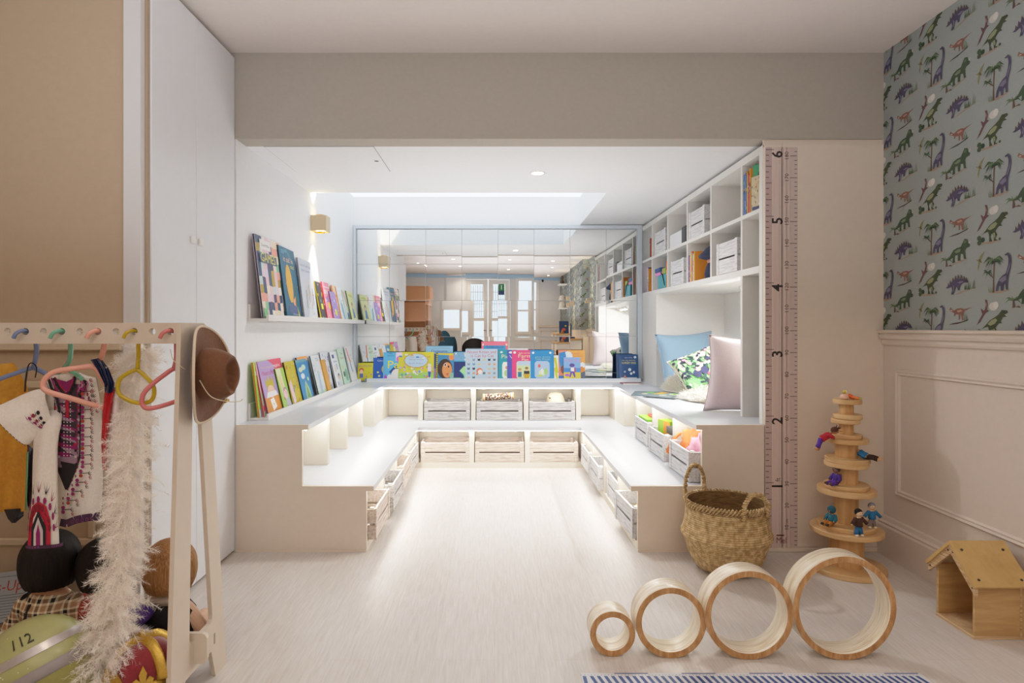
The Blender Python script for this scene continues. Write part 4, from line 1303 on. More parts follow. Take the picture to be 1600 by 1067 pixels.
sets = [
    # end bay, upper row
    (3.0655, ZM1, [('#2b5aa0', .20, .014, 'blue spined book against the bay divider in the end bay, upper row'), ('#4a8cc8', .195, .008, 'thin sky blue book in the end bay of the upper row'), ('#26336e', .205, .012, 'navy spined book in the end bay of the upper row'), ('#c9a02c', .21, .010, 'gold topped book in the end bay of the upper row'), ('#c92a34', .195, .010, 'scarlet spined book in the end bay of the upper row'), ('#8a2230', .185, .009, 'maroon spined book in the end bay of the upper row'), ('#eba03c', .215, .008, 'orange spined tall book in the end bay of the upper row')], -1),
    # bay with the navy toy, lower row
    (3.93, ZB1, [('#5a4a9c', .17, .012, 'purple spined book beside the bay divider, row with the navy toy'), ('#c23a4c', .16, .014, 'crimson spined book in the row with the navy toy'), ('#e9e2cf', .19, .008, 'cream spined book in the row with the navy toy'), ('#e2c14a', .175, .010, 'mustard spined book in the row with the navy toy'), ('#d9622c', .19, .012, 'rust spined book in the row with the navy toy'), ('#6fa86a', .18, .009, 'leaf green spined book in the row with the navy toy'), ('#c84a5c', .18, .010, 'rose red spined book in the row with the navy toy'), ('#f0eee6', .17, .008, 'white spined book in the row with the navy toy'), ('#9ab84a', .18, .010, 'lime spined book in the row with the navy toy'), ('#e8963a', .185, .010, 'tangerine spined book in the row with the navy toy')], -1),
    # corner bay, upper row
    (4.93, ZM1, [('#8fd0a4', .15, .014, 'mint spined book in the corner bay of the upper row'), ('#b8332c', .155, .014, 'brick red topped book in the corner bay of the upper row')], -1),
    # corner bay, lower row
    (5.0, ZB1, [('#d98ac0', .20, .010, 'pink edged thin book in the corner bay of the lower row'), ('#e9ebee', .195, .016, 'white spined book in the corner bay of the lower row'), ('#2f3a5c', .195, .016, 'dark blue spined book in the corner bay of the lower row'), ('#d98a2c', .185, .010, 'amber spined book in the corner bay of the lower row')], -1),
    (4.445, ZB1, [('#e8852c', .19, .012, 'orange spined book beside the teal pouch')], -1)]
for y, z, bs, _ in sets:
    for cv, h_, t_, lab in bs:
        y -= t_ + .0015
        shelf_book(y, z + .0005, .15, h_, t_, cv, lab, 0, XS + .005)
# two covers facing out in the end bay
o = book('green covered book with a dark haired head standing face out in the end bay', .10, .225, .010, '#3f9a66', [('e', .62, .62, .34, .28, '#1f1a1a'), ('p', [(.55, .7), (.75, .66), (.8, .4), (.6, .36)], '#d9a26a')], '#e8a84a', BS)
o.matrix_world = Matrix.Translation((XS + .014, 2.976, ZM1 + .0005)) @ Matrix.Rotation(R(-72), 4, 'Z')
o = book('cream floral book standing face out in front of the green one', .085, .165, .012, '#cfc09a', scatter(36, ['#d9a03a', '#6a7a9c', '#b8623c', '#e9e2cc', '#8a8a5a'], 31, r0=.02, r1=.05) + [('r', .1, .02, .8, .1, '#2f2f5c')], '#8a9ad0', BS)
o.matrix_world = Matrix.Translation((XS + .0015, 2.966, ZM1 + .0005)) @ Matrix.Rotation(R(-74), 4, 'Z')

# ------------------------------------------------------------------ cushions, sheepskin and papers in the nook
def cushion_mb(w_, h_, t_, seed, pinch=.10):
    m = MB()
    r = random.Random(seed)
    ph = [r.uniform(0, 6) for _ in range(4)]
    N = 28

    def fn(sg):
        def f(u, v):
            a, b = 2 * u - 1, 2 * v - 1
            x = w_ / 2 * a * (1 - pinch * (1 - b * b) * abs(a) ** 3)
            z = h_ / 2 * b * (1 - pinch * (1 - a * a) * abs(b) ** 3)
            q = max(0, (1 - a ** 4) * (1 - b ** 4)) ** .5
            y = t_ / 2 * q * (1 + .07 * math.sin(5 * a + ph[0]) * math.sin(4 * b + ph[1]) + .05 * math.sin(11 * a + 7 * b + ph[2]) * (1 - q))
            return (x, sg * y, z)
        return f
    m.grid(fn(-1), N, N)
    m.grid(fn(1), N, N)
    bmesh.ops.remove_doubles(m.bm, verts=m.bm.verts, dist=.0004)
    return m, fn


def cushion(label, w_, h_, t_, mat, M, seed, deco=None):
    m, fn = cushion_mb(w_, h_, t_, seed)
    f = fn(-1)
    mats = [mat]
    if deco:
        mats.append(FABRIC_INK)
        m.mi = 1
        for i, (col, pts) in enumerate(deco):
            m.c = C(col)
            if len(pts) > 3:
                cx_, cy_ = sum(p[0] for p in pts) / len(pts), sum(p[1] for p in pts) / len(pts)
                tri = [[(cx_, cy_), pts[k - 1], pts[k]] for k in range(len(pts))]
            else:
                tri = [pts]
            for sg in (-1, 1):
                g = fn(sg)
                for q in tri:
                    P = []
                    for u, v in q:
                        u, v = min(max(u, .01), .99), min(max(v, .01), .99)
                        x, y, z = g(u, v)
                        P.append((x, y + sg * (.0012 + .00008 * i), z))
                    m.fv([m.v(p) for p in P])
    o = m.build('cushion', mats)
    tag(o, label, 'cushion', 'cushions in the nook')
    o.matrix_world = M
    s_ = MB()
    path = []
    for k in range(64):
        tt = k / 64 * 4
        e_, q = int(tt), tt - int(tt)
        u, v = [(q, 0), (1, q), (1 - q, 1), (0, 1 - q)][e_]
        path.append(f(u, v))
    s_.tube(path, .0028, 6, closed=True)
    s_.build('piping', mat, o)
    return o


BLUE = paint('blue linen', '#86a5bf', .9, .5, 260, .06, sheen=.3)
PINKL = paint('pink linen', '#d6c5c7', .9, .5, 260, .06, sheen=.3)
CREAM = paint('cream linen', '#ece4d6', .9, .4, 260, .04)


def leaf(cx, cy, L, w_, a):
    c, s_ = math.cos(a), math.sin(a)
    return [(cx + x * c - y * s_, cy + x * s_ + y * c) for x, y in ((-L, 0), (-L * .4, w_), (L * .3, w_), (L, 0), (L * .3, -w_), (-L * .4, -w_))]


deco = []
r = random.Random(4)
for k in range(16):
    deco.append((r.choice(['#7fc07a', '#6fb56c', '#94cf8a']), leaf(r.random(), r.random(), .17, .09, r.uniform(0, 6))))
for k in range(130):
    deco.append((r.choice(['#26303f', '#26303f', '#2f4a44', '#5d9a5c', '#3a3c5a']), leaf(r.uniform(.03, .97), r.uniform(.03, .97), r.uniform(.035, .075), r.uniform(.014, .026), r.uniform(0, 6))))
for k in range(3):
    deco.append(('#34365a', ell(r.uniform(.2, .8), r.uniform(.3, .7), .07, .09, 10)))
for k in range(14):
    deco.append((r.choice(['#d6456e', '#ef9fb6', '#e5405a', '#f0b8a8']), ell(r.uniform(.06, .94), r.uniform(.06, .94), r.uniform(.02, .055), r.uniform(.02, .05), 9)))
T = Matrix.Translation
# blue cushion against the far end of the nook, faces the room (-y)
cushion('plain pale blue linen cushion propped at the inner end of the nook', .46, .42, .15, BLUE, T((1.42, 4.50, ZU + .205)) @ Matrix.Rotation(R(12), 4, 'Z') @ Matrix.Rotation(R(-14), 4, 'X') @ Matrix.Rotation(R(-3), 4, 'Y'), 1)
cushion('leafy patterned cream cushion leaning between the blue and pink cushions', .36, .34, .11, CREAM, T((1.375, 4.02, ZU + .155)) @ Matrix.Rotation(R(-14), 4, 'Z') @ Matrix.Rotation(R(-34), 4, 'X') @ Matrix.Rotation(R(-26), 4, 'Y'), 2, deco)
cushion('plain blush pink linen cushion standing by the open end of the nook', .45, .41, .14, PINKL, T((1.35, 3.245, ZU + .193)) @ Matrix.Rotation(R(-8), 4, 'Z') @ Matrix.Rotation(R(5), 4, 'X') @ Matrix.Rotation(R(3), 4, 'Y'), 3)
# sheepskin
m = MB()
r = random.Random(6)


def skin_h(u, v):
    a, b = 2 * u - 1, 2 * v - 1
    q = max(0, 1 - (a * a) ** 1.3 - (b * b) ** 1.3)
    return q


base = []
SK = [(1.30, 3.60), (1.33, 3.8), (1.40, 4.0), (1.36, 4.22), (1.30, 4.34)]
pathp = smooth_path([(x, y, 0) for x, y in SK], 8)


def sk(u, v):
    i = min(int(u * (len(pathp) - 1)), len(pathp) - 2)
    f_ = u * (len(pathp) - 1) - i
    p = pathp[i].lerp(pathp[i + 1], f_)
    wd = .10 + .07 * math.sin(PI * u) + .02 * math.sin(9 * u)
    b = 2 * v - 1
    hgt = (.022 + .07 * max(0, u - .45) * 2.2 + .012 * math.sin(13 * u + 4 * v)) * (1 - b ** 4) * (1 - (2 * u - 1) ** 8) + .004
    return Vector((p.x + b * wd, p.y + .03 * math.sin(5 * b + 3 * u), ZU + .002 + hgt))


m.grid(lambda u, v: sk(u, v), 30, 14)
for k in range(15000):
    u, v = r.random(), r.random()
    p = sk(u, v)
    d = Vector((r.gauss(0, 1), r.gauss(0, 1), abs(r.gauss(.55, .6)))).normalized() * r.uniform(.03, .06)
    sd = d.cross(Vector((r.gauss(0, 1), r.gauss(0, 1), .3))).normalized() * .0013
    q = p + d * .6 + Vector((0, 0, .004))
    e_ = p + d + Vector((r.gauss(0, .006), r.gauss(0, .006), -.004))
    for P in (p, q, e_):
        P.z = max(P.z, ZU + .002)
    m.fv([m.v(p - sd), m.v(p + sd), m.v(q + sd), m.v(q - sd)], True)
    m.fv([m.v(q - sd), m.v(q + sd), m.v(e_)], True)
o = m.build('sheepskin', sheer('fleece', '#fbf7ee', .75), fixn=False)
tag(o, 'fluffy cream sheepskin spread on the seat of the nook below the cushions', 'sheepskin')
m = MB()
for x, y, a in ((1.275, 4.30, .3), (1.235, 3.56, 1.2)):
    m.extr([(x + dx * math.cos(a) - dy * math.sin(a), y + dx * math.sin(a) + dy * math.cos(a), ZU + .03) for dx, dy in ((-.03, -.012), (.03, -.016), (.034, .012), (-.02, .016))], (0, 0, .006))
m.build('hide_edge', paint('hide', '#c9a57c', .8), o)


# loose reading on the seat
def magazine(label, cover, ds, x, y, z, w_, h_, a, t_=.004, name='magazine', cat='magazine'):
    o = book(label, w_, h_, t_, cover, ds, None, None, name, True)
    o['category'] = cat
    o.matrix_world = Matrix.Translation((x, y, z + t_)) @ Matrix.Rotation(a, 4, 'Z') @ Matrix.Rotation(-R(90), 4, 'X')
    return o


mag = [('p', [(0, .5), (.4, .45), (1, .7), (1, 1), (0, 1)], '#6c7a80'), ('p', [(.5, .3), (.9, .35), (.8, .6), (.6, .55)], '#6fae3c'), ('e', .4, .6, .16, .1, '#b9c6a6'), ('e', .66, .48, .1, .05, '#e2e4d2'), ('r', .06, .1, .4, .1, '#39454c'), ('e', .8, .2, .08, .06, '#e0b04a')]
magazine('grey blue magazine lying lowest on the seat before the sheepskin', '#5f7784', mag[:3], 1.085, 3.96, ZU + .0005, .28, .20, R(72))
magazine('magazine with a green splash and mustard corner lying over the grey blue one', '#7c8488', mag + [('p', [(.5, .75), (1, .7), (1, 1), (.5, 1)], '#c9a23c')], 1.115, 3.80, ZU + .0052, .30, .21, R(52))
magazine('pink edged book lying flat on the seat in front of the navy star books', '#9a7f86', [('r', 0, 0, .1, 1, '#e0708c')], 1.005, 4.80, ZU + .0005, .16, .12, R(0), .010, 'picture_book', 'book')

# ------------------------------------------------------------------ things in and on the crates and shelves
# rain stick
m = MB()
t = thing('rain_stick', 'patterned rain stick with cork ends lying across a crate under the mirror', 'instrument')
zr = ZL + .001 + .145 + .028
ya = RUB + .05
m = MB(); m.tube([(-.085, ya, zr), (.145, ya + .02, zr + .012)], .026, 20)
m.mi = 0
sleeve = []
r = random.Random(12)
for i in range(34):
    f_ = i / 34
    x0, x1 = -.075 + .205 * f_, -.075 + .205 * (f_ + 1 / 34)
    for k in range(20):
        a0, a1 = 2 * PI * k / 20, 2 * PI * (k + 1) / 20
        m.c = C(r.choice(['#2b2320', '#d9c9b0', '#7d3a2c', '#2b2320', '#b58a4a', '#efe6d6', '#4a3428']))
        m.fv([m.v((x, ya + .02 * (x + .085) / .23 + .0268 * math.cos(a), zr + .012 * (x + .085) / .23 + .0268 * math.sin(a))) for x, a in ((x0, a0), (x1, a0), (x1, a1), (x0, a1))])
m.build('beaded_sleeve', FABRIC_INK, t)
CORK = wood('cork', '#c99b5c', '#e5c48c', (4, 4, 4), 8, .8)
for x, yy, z in ((-.092, ya, zr), (.142, ya + .02, zr + .012)):
    m = MB(); m.tube([(x, yy, z), (x + .012, yy, z)], .029, 20); m.build('end_cap', CORK, t)
# cream dome toy
t = thing('toy_dome', 'cream rounded dome toy with a slot sticking up out of a crate', 'toy', (.492, RUB + .14, ZL + .012))
m = MB(); m.lathe([(.0, 0), (.078, 0), (.08, .06), (.076, .12), (.064, .165), (.045, .188), (.02, .197), (0, .199)], 28); m.build('shell', paint('cream plastic', '#e3d6b4', .4), t)
m = MB(); m.box(-.058, -.043, -.06, -.045, .150, .156, .002); m.build('slot', DARK, t)
# blocks box, books, board game
t = thing('block_box', 'upright green and orange box of blocks in a crate below the shelf unit', 'box', (RUR + .04, 3.50, ZL + .013), .3)
m = MB(); m.c = C('#86b52c'); m.box(-.03, .03, -.06, .06, 0, .185); m.c = C('#e8802c'); m.box(-.031, .031, -.061, .0, 0, .12)
m.c = C('#d9d23c'); m.poly([(-.0316, -.05, .03), (-.0316, -.01, .03), (-.0316, -.01, .1), (-.0316, -.05, .1)]); m.c = C('#e8802c'); m.poly([(-.0306, -.06, .125), (-.0306, 0, .125), (-.0306, 0, .182), (-.0306, -.06, .182)]); m.build('carton', INK, t)
for i, (dz, cols, lab) in enumerate(((0, ('#c9b02c', '#d97a2c'), 'yellow and orange puzzle box in the crate with the block box'), (.04, ('#2a2c30', '#3a3c42'), 'black puzzle box lying on the yellow one in the crate'))):
    m = MB(); m.c = C(cols[0]); m.box(RUR + .01, RUR + .16, 3.315, 3.43, ZL + .10 + dz, ZL + .125 + dz); m.c = C(cols[1]); m.box(RUR + .009, RUR + .161, 3.314, 3.431, ZL + .125 + dz, ZL + .138 + dz)
    tag(m.build('puzzle_box', INK), lab, 'box')
m = MB(); m.box(RUR + .02, RUR + .17, 3.33, 3.42, ZL + .012, ZL + .099); tag(m.build('toy_carton', paint('brown card', '#8a5a3c', .8)), 'brown card carton low in the crate with the puzzle boxes', 'box')
m = MB(); m.c = C('#79c42c'); m.box(RUR - .012, RUR + .17, 3.78, 4.0, ZL + .146, ZL + .160, .002); tag(m.build('board_game', INK), 'flat lime green board game lying on top of a crate', 'board game')
m = MB(); m.c = C('#b02a2c'); m.box(RUR + .03, RUR + .17, 3.80, 3.93, ZL + .161, ZL + .176, .002); tag(m.build('game_box', INK), 'dark red game box lying on the lime green board game', 'board game')


# scarves: crumpled sheer cloth
def scarf(label, col, c, rx, ry, rz, seed, extra=None):
    m = MB()
    r = random.Random(seed)
    off = Vector((r.uniform(0, 50), r.uniform(0, 50), r.uniform(0, 50)))

    def f(u, v):
        th, ph = 2 * PI * u, PI * .62 * v
        d = Vector((math.cos(th) * math.sin(ph), math.sin(th) * math.sin(ph), math.cos(ph)))
        k = 1 + .38 * noise.noise(d * 2.2 + off) + .16 * noise.noise(d * 6 + off)
        return (c[0] + d.x * rx * k, c[1] + d.y * ry * k, c[2] + d.z * rz * k)
    m.grid(f, 36, 16, True, True)
    if extra:
        m.grid(extra, 10, 4)
    return tag(m.build('scarf', sheer('scarf ' + col, col, .7), fixn=False), label, 'scarf', 'scarves in the crate')


cz = ZL + .10
sx_ = RUR + .085
scarf('crumpled red see-through scarf heaped in a crate', '#e2402f', (sx_ + .03, 3.02, cz), .085, .09, .13, 1)
scarf('crumpled pale pink see-through scarf over the front of a crate', '#f0a9c4', (sx_ - .045, 2.99, cz), .05, .07, .095, 2)
scarf('crumpled orange see-through scarf trailing over the end of a crate', '#f58a4a', (sx_ - .02, 3.12, cz), .07, .055, .11, 3, lambda u, v: (sx_ - .06 - .07 * u - .01 * math.sin(4 * v), 3.17 + .03 * u + .03 * v, cz + .075 - .10 * u * u + .01 * math.sin(9 * v + 5 * u)))
scarf('crumpled violet see-through scarf at the inner side of a crate', '#7d6ac0', (sx_ - .0, 2.93, cz), .06, .03, .07, 4)
scarf('crumpled amber see-through scarf in the corner of a crate', '#f2a72c', (sx_ + .04, 2.915, cz), .05, .018, .06, 5)
m = MB(); r = random.Random(3)
m.grid(lambda u, v: (RLR + .10 + .085 * math.cos(2 * PI * u) * math.sin(PI * .6 * v), 3.01 + .11 * math.sin(2 * PI * u) * math.sin(PI * .6 * v), .10 + .07 * math.cos(PI * .6 * v) + .02 * noise.noise(Vector((math.cos(2 * PI * u) * 3 * v, math.sin(2 * PI * u) * 3 * v, 1)))), 30, 12, True, True)
tag(m.build('dust_cloth', paint('pale yellow cloth', '#ecc983', .9, .5, 60), fixn=False), 'pale yellow cloth wadded in a crate at the open end of the floor row', 'cloth')

# shelf toys
t = thing('storage_box', 'low white card box with a black end in the upper row of the shelf unit', 'box', (XS + .10, 4.17, ZM1 + .001))
m = MB(); m.box(-.09, .09, -.07, .20, 0, .095, .003); m.build('carton', paint('white card', '#e3e3e4', .7), t)
m = MB(); m.box(-.092, .07, -.16, -.07, 0, .112, .012, 3); m.build('black_end', paint('black plastic', '#2c2b2d', .4), t)
t = thing('soft_toy', 'navy soft toy with a wide hat and a pink face on the shelf unit', 'soft toy', (XS + .07, 3.66, ZB1 + .001))
NAVY = paint('navy felt', '#2a3148', .95, .5, 150, .1)
m = MB(); m.lathe([(0, 0), (.05, 0), (.055, .03), (.046, .07), (.035, .095), (0, .098)], 20); m.build('body', NAVY, t)
m = MB(); m.ball((0, 0, .110), (.040, .042, .026)); m.build('face', paint('pink felt', '#b98a84', .9), t)
m = MB(); m.lathe([(0, .12), (.05, .116), (.085, .125), (.088, .14), (.06, .165), (.045, .185), (.02, .2), (0, .202)], 24); m.build('hat', NAVY, t)
m = MB(); m.ball((.02, .03, .215), (.02, .024, .03), 10, 6); m.build('hat_tip', paint('grey felt', '#8f93a0', .9), t)
t = thing('toy_pouch', 'teal plastic pouch with a navy and pink lid on the shelf unit', 'pouch', (XS + .085, 4.60, ZB1 + .001))
m = MB(); m.box(-.075, .07, -.13, .10, 0, .105, .008, 2); m.build('pouch_body', paint('teal vinyl', '#2f96a4', .35), t)
m = MB(); m.box(-.075, .07, .02, .17, .105, .13, .006, 2); m.build('pink_strap', paint('pink strap', '#e08ac4', .5), t)
m = MB(); m.box(-.078, .072, .03, .175, .13, .165, .008, 2); m.build('navy_lid', paint('navy lid', '#2a4a80', .5), t)
m = MB(); m.box(-.076, .05, -.12, -.02, .106, .15, .006, 2); m.build('olive_top', paint('olive plastic', '#8a9a3c', .5), t)
m = MB(); m.tube([(-.076, -.10, .02), (-.078, -.05, .10), (-.077, .0, .12)], .004, 6); m.build('cord', DARK, t)
m = MB(); m.box(XS + .012, XS + .02, 3.925, 3.935, ZM1 + .0005, ZM1 + .15); tag(m.build('batten', SHW), 'loose pale slat standing upright beside a crate on the upper row', 'slat')

# ------------------------------------------------------------------ height chart
m = MB()
x0, x1 = (1195.8 - CX) / S0, (1246 - CX) / S0
y = Y0 - .0012
z0, z1 = (859 - 856.5) / S0 + .013, 1.853
m.mi = 0
m.box(x0, x1, y, Y0 + .0018, z0, z1)
m.mi = 1
zz0 = .013
INKD = '#3a2a28'
K = [0]


def PL(x, z):
    return (x, y - .0004, z)


def q(xa, xb, za, zb, c, d=.0):
    m.c = C(c)
    m.fv([m.v((xa, y - .0003 - d, za)), m.v((xb, y - .0003 - d, za)), m.v((xb, y - .0003 - d, zb)), m.v((xa, y - .0003 - d, zb))])


W_ = x1 - x0
q(x0, x0 + W_ * .20, z0, z1, '#c7aea9')
q(x0 + W_ * .80, x1, z0, z1, '#d3bfb7')
r = random.Random(2)
for k in range(22):
    xx = x0 + W_ * r.uniform(.2, .8)
    q(xx, xx + r.uniform(.0006, .002), z0, z1, r.choice(['#d0b5ac', '#cab0a7', '#dac5bc']), .00004)
i = 1
while i * .0254 + zz0 < z1 - .01:
    z = zz0 + i * .0254
    L = .26 if i % 12 == 0 else (.19 if i % 3 == 0 else .11)
    q(x0 + W_ * .01, x0 + W_ * L, z - .0014, z + .0014, INKD, .0002)
    i += 1
c_ = 2
while c_ * .01 + zz0 < z1 - .01:
    z = zz0 + c_ * .01
    L = .24 if c_ % 10 == 0 else .10
    q(x1 - W_ * L, x1 - W_ * .015, z - .0013, z + .0013, INKD, .0002)
    c_ += 2


def vtext(s, xc, zc, size, col):
    """lettering turned a quarter anticlockwise: tops towards -x, reading upward"""
    fs, w2 = text_polys(s, size > .05)
    m.c = C(col)
    for f_ in fs:
        m.fv([m.v((xc + size * .35 - p.y * size, y - .0006, zc + (p.x - w2 / 2) * size)) for p in f_])


for k in range(1, 7):
    vtext(str(k), x0 + W_ * .36, zz0 + k * .3048 - .022, .068, '#2c2422')
vtext('ft', x0 + W_ * .38, zz0 + .3048 + .014, .030, '#2c2422')
for k in range(10, 190, 10):
    vtext(str(k), x0 + W_ * .66, zz0 + k * .01, .026, '#3a2e2c')
vtext('cm', x0 + W_ * .66, zz0 + .10 + .028, .018, '#3a2e2c')
m.text('Mel', x0 + W_ * .33, zz0 + .028, .040, '#6a1f1c', lambda a, b: (a, y - .0006, b), W_ * .32)
m.c = C('#6a1f1c')
q(x0 + W_ * .34, x0 + W_ * .58, zz0 + .061, zz0 + .067, '#6a1f1c', .0003)
chart = m.build('height_chart', [wood('rose wood print', '#d8c0b6', '#e2cfc5', (30, 30, 1.2), 4, .6, .3, .7, 0), INK], fixn=False)
tag(chart, 'tall dusky pink ruler height chart in feet and centimetres fixed to the cupboard flank', 'height chart')

# ------------------------------------------------------------------ seagrass basket
t = thing('basket', 'round seagrass belly basket with two rope handles by the bench end', 'basket', (.985, 2.612, 0))
bm_, nt, b = nodes('woven seagrass')
tc = nt.nodes.new('ShaderNodeTexCoord')
L = nt.links.new
sep = nt.nodes.new('ShaderNodeSeparateXYZ'); L(tc.outputs['Object'], sep.inputs[0])
at2 = nt.nodes.new('ShaderNodeMath'); at2.operation = 'ARCTAN2'; L(sep.outputs['Y'], at2.inputs[0]); L(sep.outputs['X'], at2.inputs[1])
w1 = nt.nodes.new('ShaderNodeMath'); w1.operation = 'MULTIPLY'; w1.inputs[1].default_value = 70; L(at2.outputs[0], w1.inputs[0])
w2_ = nt.nodes.new('ShaderNodeMath'); w2_.operation = 'MULTIPLY'; w2_.inputs[1].default_value = 760; L(sep.outputs['Z'], w2_.inputs[0])
tri = nt.nodes.new('ShaderNodeMath'); tri.operation = 'PINGPONG'; tri.inputs[1].default_value = 1.6; L(w1.outputs[0], tri.inputs[0])
ad = nt.nodes.new('ShaderNodeMath'); ad.operation = 'ADD'; L(tri.outputs[0], ad.inputs[0]); L(w2_.outputs[0], ad.inputs[1])
sn = nt.nodes.new('ShaderNodeMath'); sn.operation = 'SINE'; L(ad.outputs[0], sn.inputs[0])
nz = nt.nodes.new('ShaderNodeTexNoise'); nz.inputs['Scale'].default_value = 55; nz.inputs['Detail'].default_value = 5; L(tc.outputs['Object'], nz.inputs['Vector'])
mix = nt.nodes.new('ShaderNodeMath'); mix.operation = 'MULTIPLY_ADD'; mix.inputs[1].default_value = .085; L(sn.outputs[0], mix.inputs[0]); L(nz.outputs['Fac'], mix.inputs[2])
rp = nt.nodes.new('ShaderNodeValToRGB'); rp.color_ramp.elements[0].position = .28; rp.color_ramp.elements[1].position = .72
rp.color_ramp.elements[0].color = C('#8f7148'); rp.color_ramp.elements[1].color = C('#e3c99c'); k_ = rp.color_ramp.elements.new(.5); k_.color = C('#bd9c6a')
L(mix.outputs[0], rp.inputs[0]); L(rp.outputs[0], b.inputs['Base Color']); b.inputs['Roughness'].default_value = .75
bp = nt.nodes.new('ShaderNodeBump'); bp.inputs['Strength'].default_value = .5; bp.inputs['Distance'].default_value = .003; L(sn.outputs[0], bp.inputs['Height']); L(bp.outputs[0], b.inputs['Normal'])
m = MB()
m.lathe([(0, .004), (.085, .004), (.115, .012), (.138, .035), (.155, .075), (.170, .120), (.179, .143), (.186, .152), (.186, .162), (.180, .172), (.174, .195), (.168, .235), (.163, .292), (.158, .292)], 64)
m.build('woven_body', bm_, t)
m = MB(); m.lathe([(.158, .292), (.163, .235), (.170, .18), (.168, .15), (.15, .08), (.12, .03), (0, .016)], 64)
m.build('inside', wood('basket inside shade', '#5f4526', '#9c7a4c', (6, 6, 60), 5, .85), t)  # shade inside the basket put into a darker brown
m = MB()
for k in range(72):
    a = 2 * PI * k / 72
    a2 = a + .16
    m.tube([(.166 * math.cos(a), .166 * math.sin(a), .272), (.172 * math.cos((a + a2) / 2), .172 * math.sin((a + a2) / 2), .286), (.164 * math.cos(a2), .164 * math.sin(a2), .299)], .0042, 5)
m.build('rim_braid', bm_, t)
for ca, hh, tilt in ((R(120), .150, .01), (R(-70), .100, .0)):
    m = MB()
    pts = []
    half = .062
    c0 = Vector((.162 * math.cos(ca), .162 * math.sin(ca), .262))
    tan = Vector((-math.sin(ca), math.cos(ca), 0))
    for k in range(21):
        f_ = k / 20
        pts.append(c0 + tan * half * -math.cos(PI * f_) + Vector((0, 0, hh * math.sin(PI * f_) ** .7)) + Vector((math.cos(ca), math.sin(ca), 0)) * .008)
    for ph in (0, PI):
        m.tube([p + Vector((math.cos(ph + k * 1.1), math.sin(ph + k * 1.1), math.sin(ph + k * 1.1))) * .0046 for k, p in enumerate(smooth_path(pts, 3))], .0056, 6)
    m.build('rope_handle', bm_, t)

# ------------------------------------------------------------------ nesting wooden rings
ringin = wood('pale ring wood', '#c9b496', '#f3e8d6', (2, 30, 2), 4, .28, .34, .62, .1, '#e6d6bc')
ringend = wood('ring end grain', '#9c6c40', '#cfa273', (10, 1, 3), 6, .5, .3, .66, .15, '#b98856')
labs = ['smallest pale wooden ring at the end of the row of four', 'second smallest pale wooden ring, between the smallest ring and a larger one', 'second largest pale wooden ring, touching the largest one', 'largest pale wooden ring at the end of the row of four']
for (pxc, dia, yf), lab in zip(((957.5, .141, 1.918), (1048.7, .219, 1.909), (1171.3, .274, 1.900), (1320.4, .320, 1.898)), labs):
    Rr = dia / 2
    th = .0185
    Lr = .078
    o = thing('wooden_ring', lab, 'wooden ring', ((pxc - CX) * yf / F, yf, Rr), 0, 'nesting wooden rings on the floor')
    n = 72
    m = MB(); m.M = Matrix.Rotation(R(-90), 4, 'X')
    m.lathe([(Rr - th, .001), (Rr - th, Lr), (Rr - .001, Lr), (Rr, Lr - .001), (Rr, .001)], n)
    m.build('ring_band', ringin, o)
    m = MB(); m.M = Matrix.Rotation(R(-90), 4, 'X')
    m.lathe([(Rr, .001), (Rr - .0008, 0), (Rr - th + .0008, 0), (Rr - th, .001)], n, smooth=False)
    m.build('end_grain', ringend, o)

# ------------------------------------------------------------------ tower of wooden discs and its little people
PINE = wood('tower pine', '#c79b66', '#e0bd8c', (1, 1, 10), 6, .45, .3, .7, .1)
PINEV = wood('tower pine column', '#bc8850', '#d9b07a', (10, 10, .8), 5, .45, .3, .7, .1)
TX, TY = 1.498, 2.615
t = thing('toy_tower', 'tall tapering tower of round wooden platforms on columns by the papered wall', 'toy tower', (TX, TY, 0))
plates = [(.150, 0, .022, 0), (.140, .160, .180, 0), (.112, .180, .199, 0), (.112, .326, .348, .0), (.086, .348, .366, 0), (.085, .440, .459, .0), (.085, .459, .478, .004), (.083, .541, .559, .0), (.057, .559, .576, .004), (.055, .622, .640, -.004), (.055, .641, .660, .006), (.055, .705, .724, .004)]
for rr_, za, zb_, dx in plates:
    m = MB(); m.lathe([(0, za), (rr_ - .002, za), (rr_, za + .002), (rr_, zb_ - .002), (rr_ - .002, zb_), (0, zb_)], 48, (dx, 0, 0), False); m.build('platform', PINE, t)
for rr_, za, zb_ in ((.066, .022, .160), (.046, .199, .326), (.044, .366, .440), (.044, .478, .541), (.028, .576, .622), (.028, .660, .705)):
    m = MB(); m.lathe([(rr_, za), (rr_, zb_)], 32); m.build('column', PINEV, t)

SKINM = {}


def skinmat(c):
    return paint('skin ' + c, c, .6)


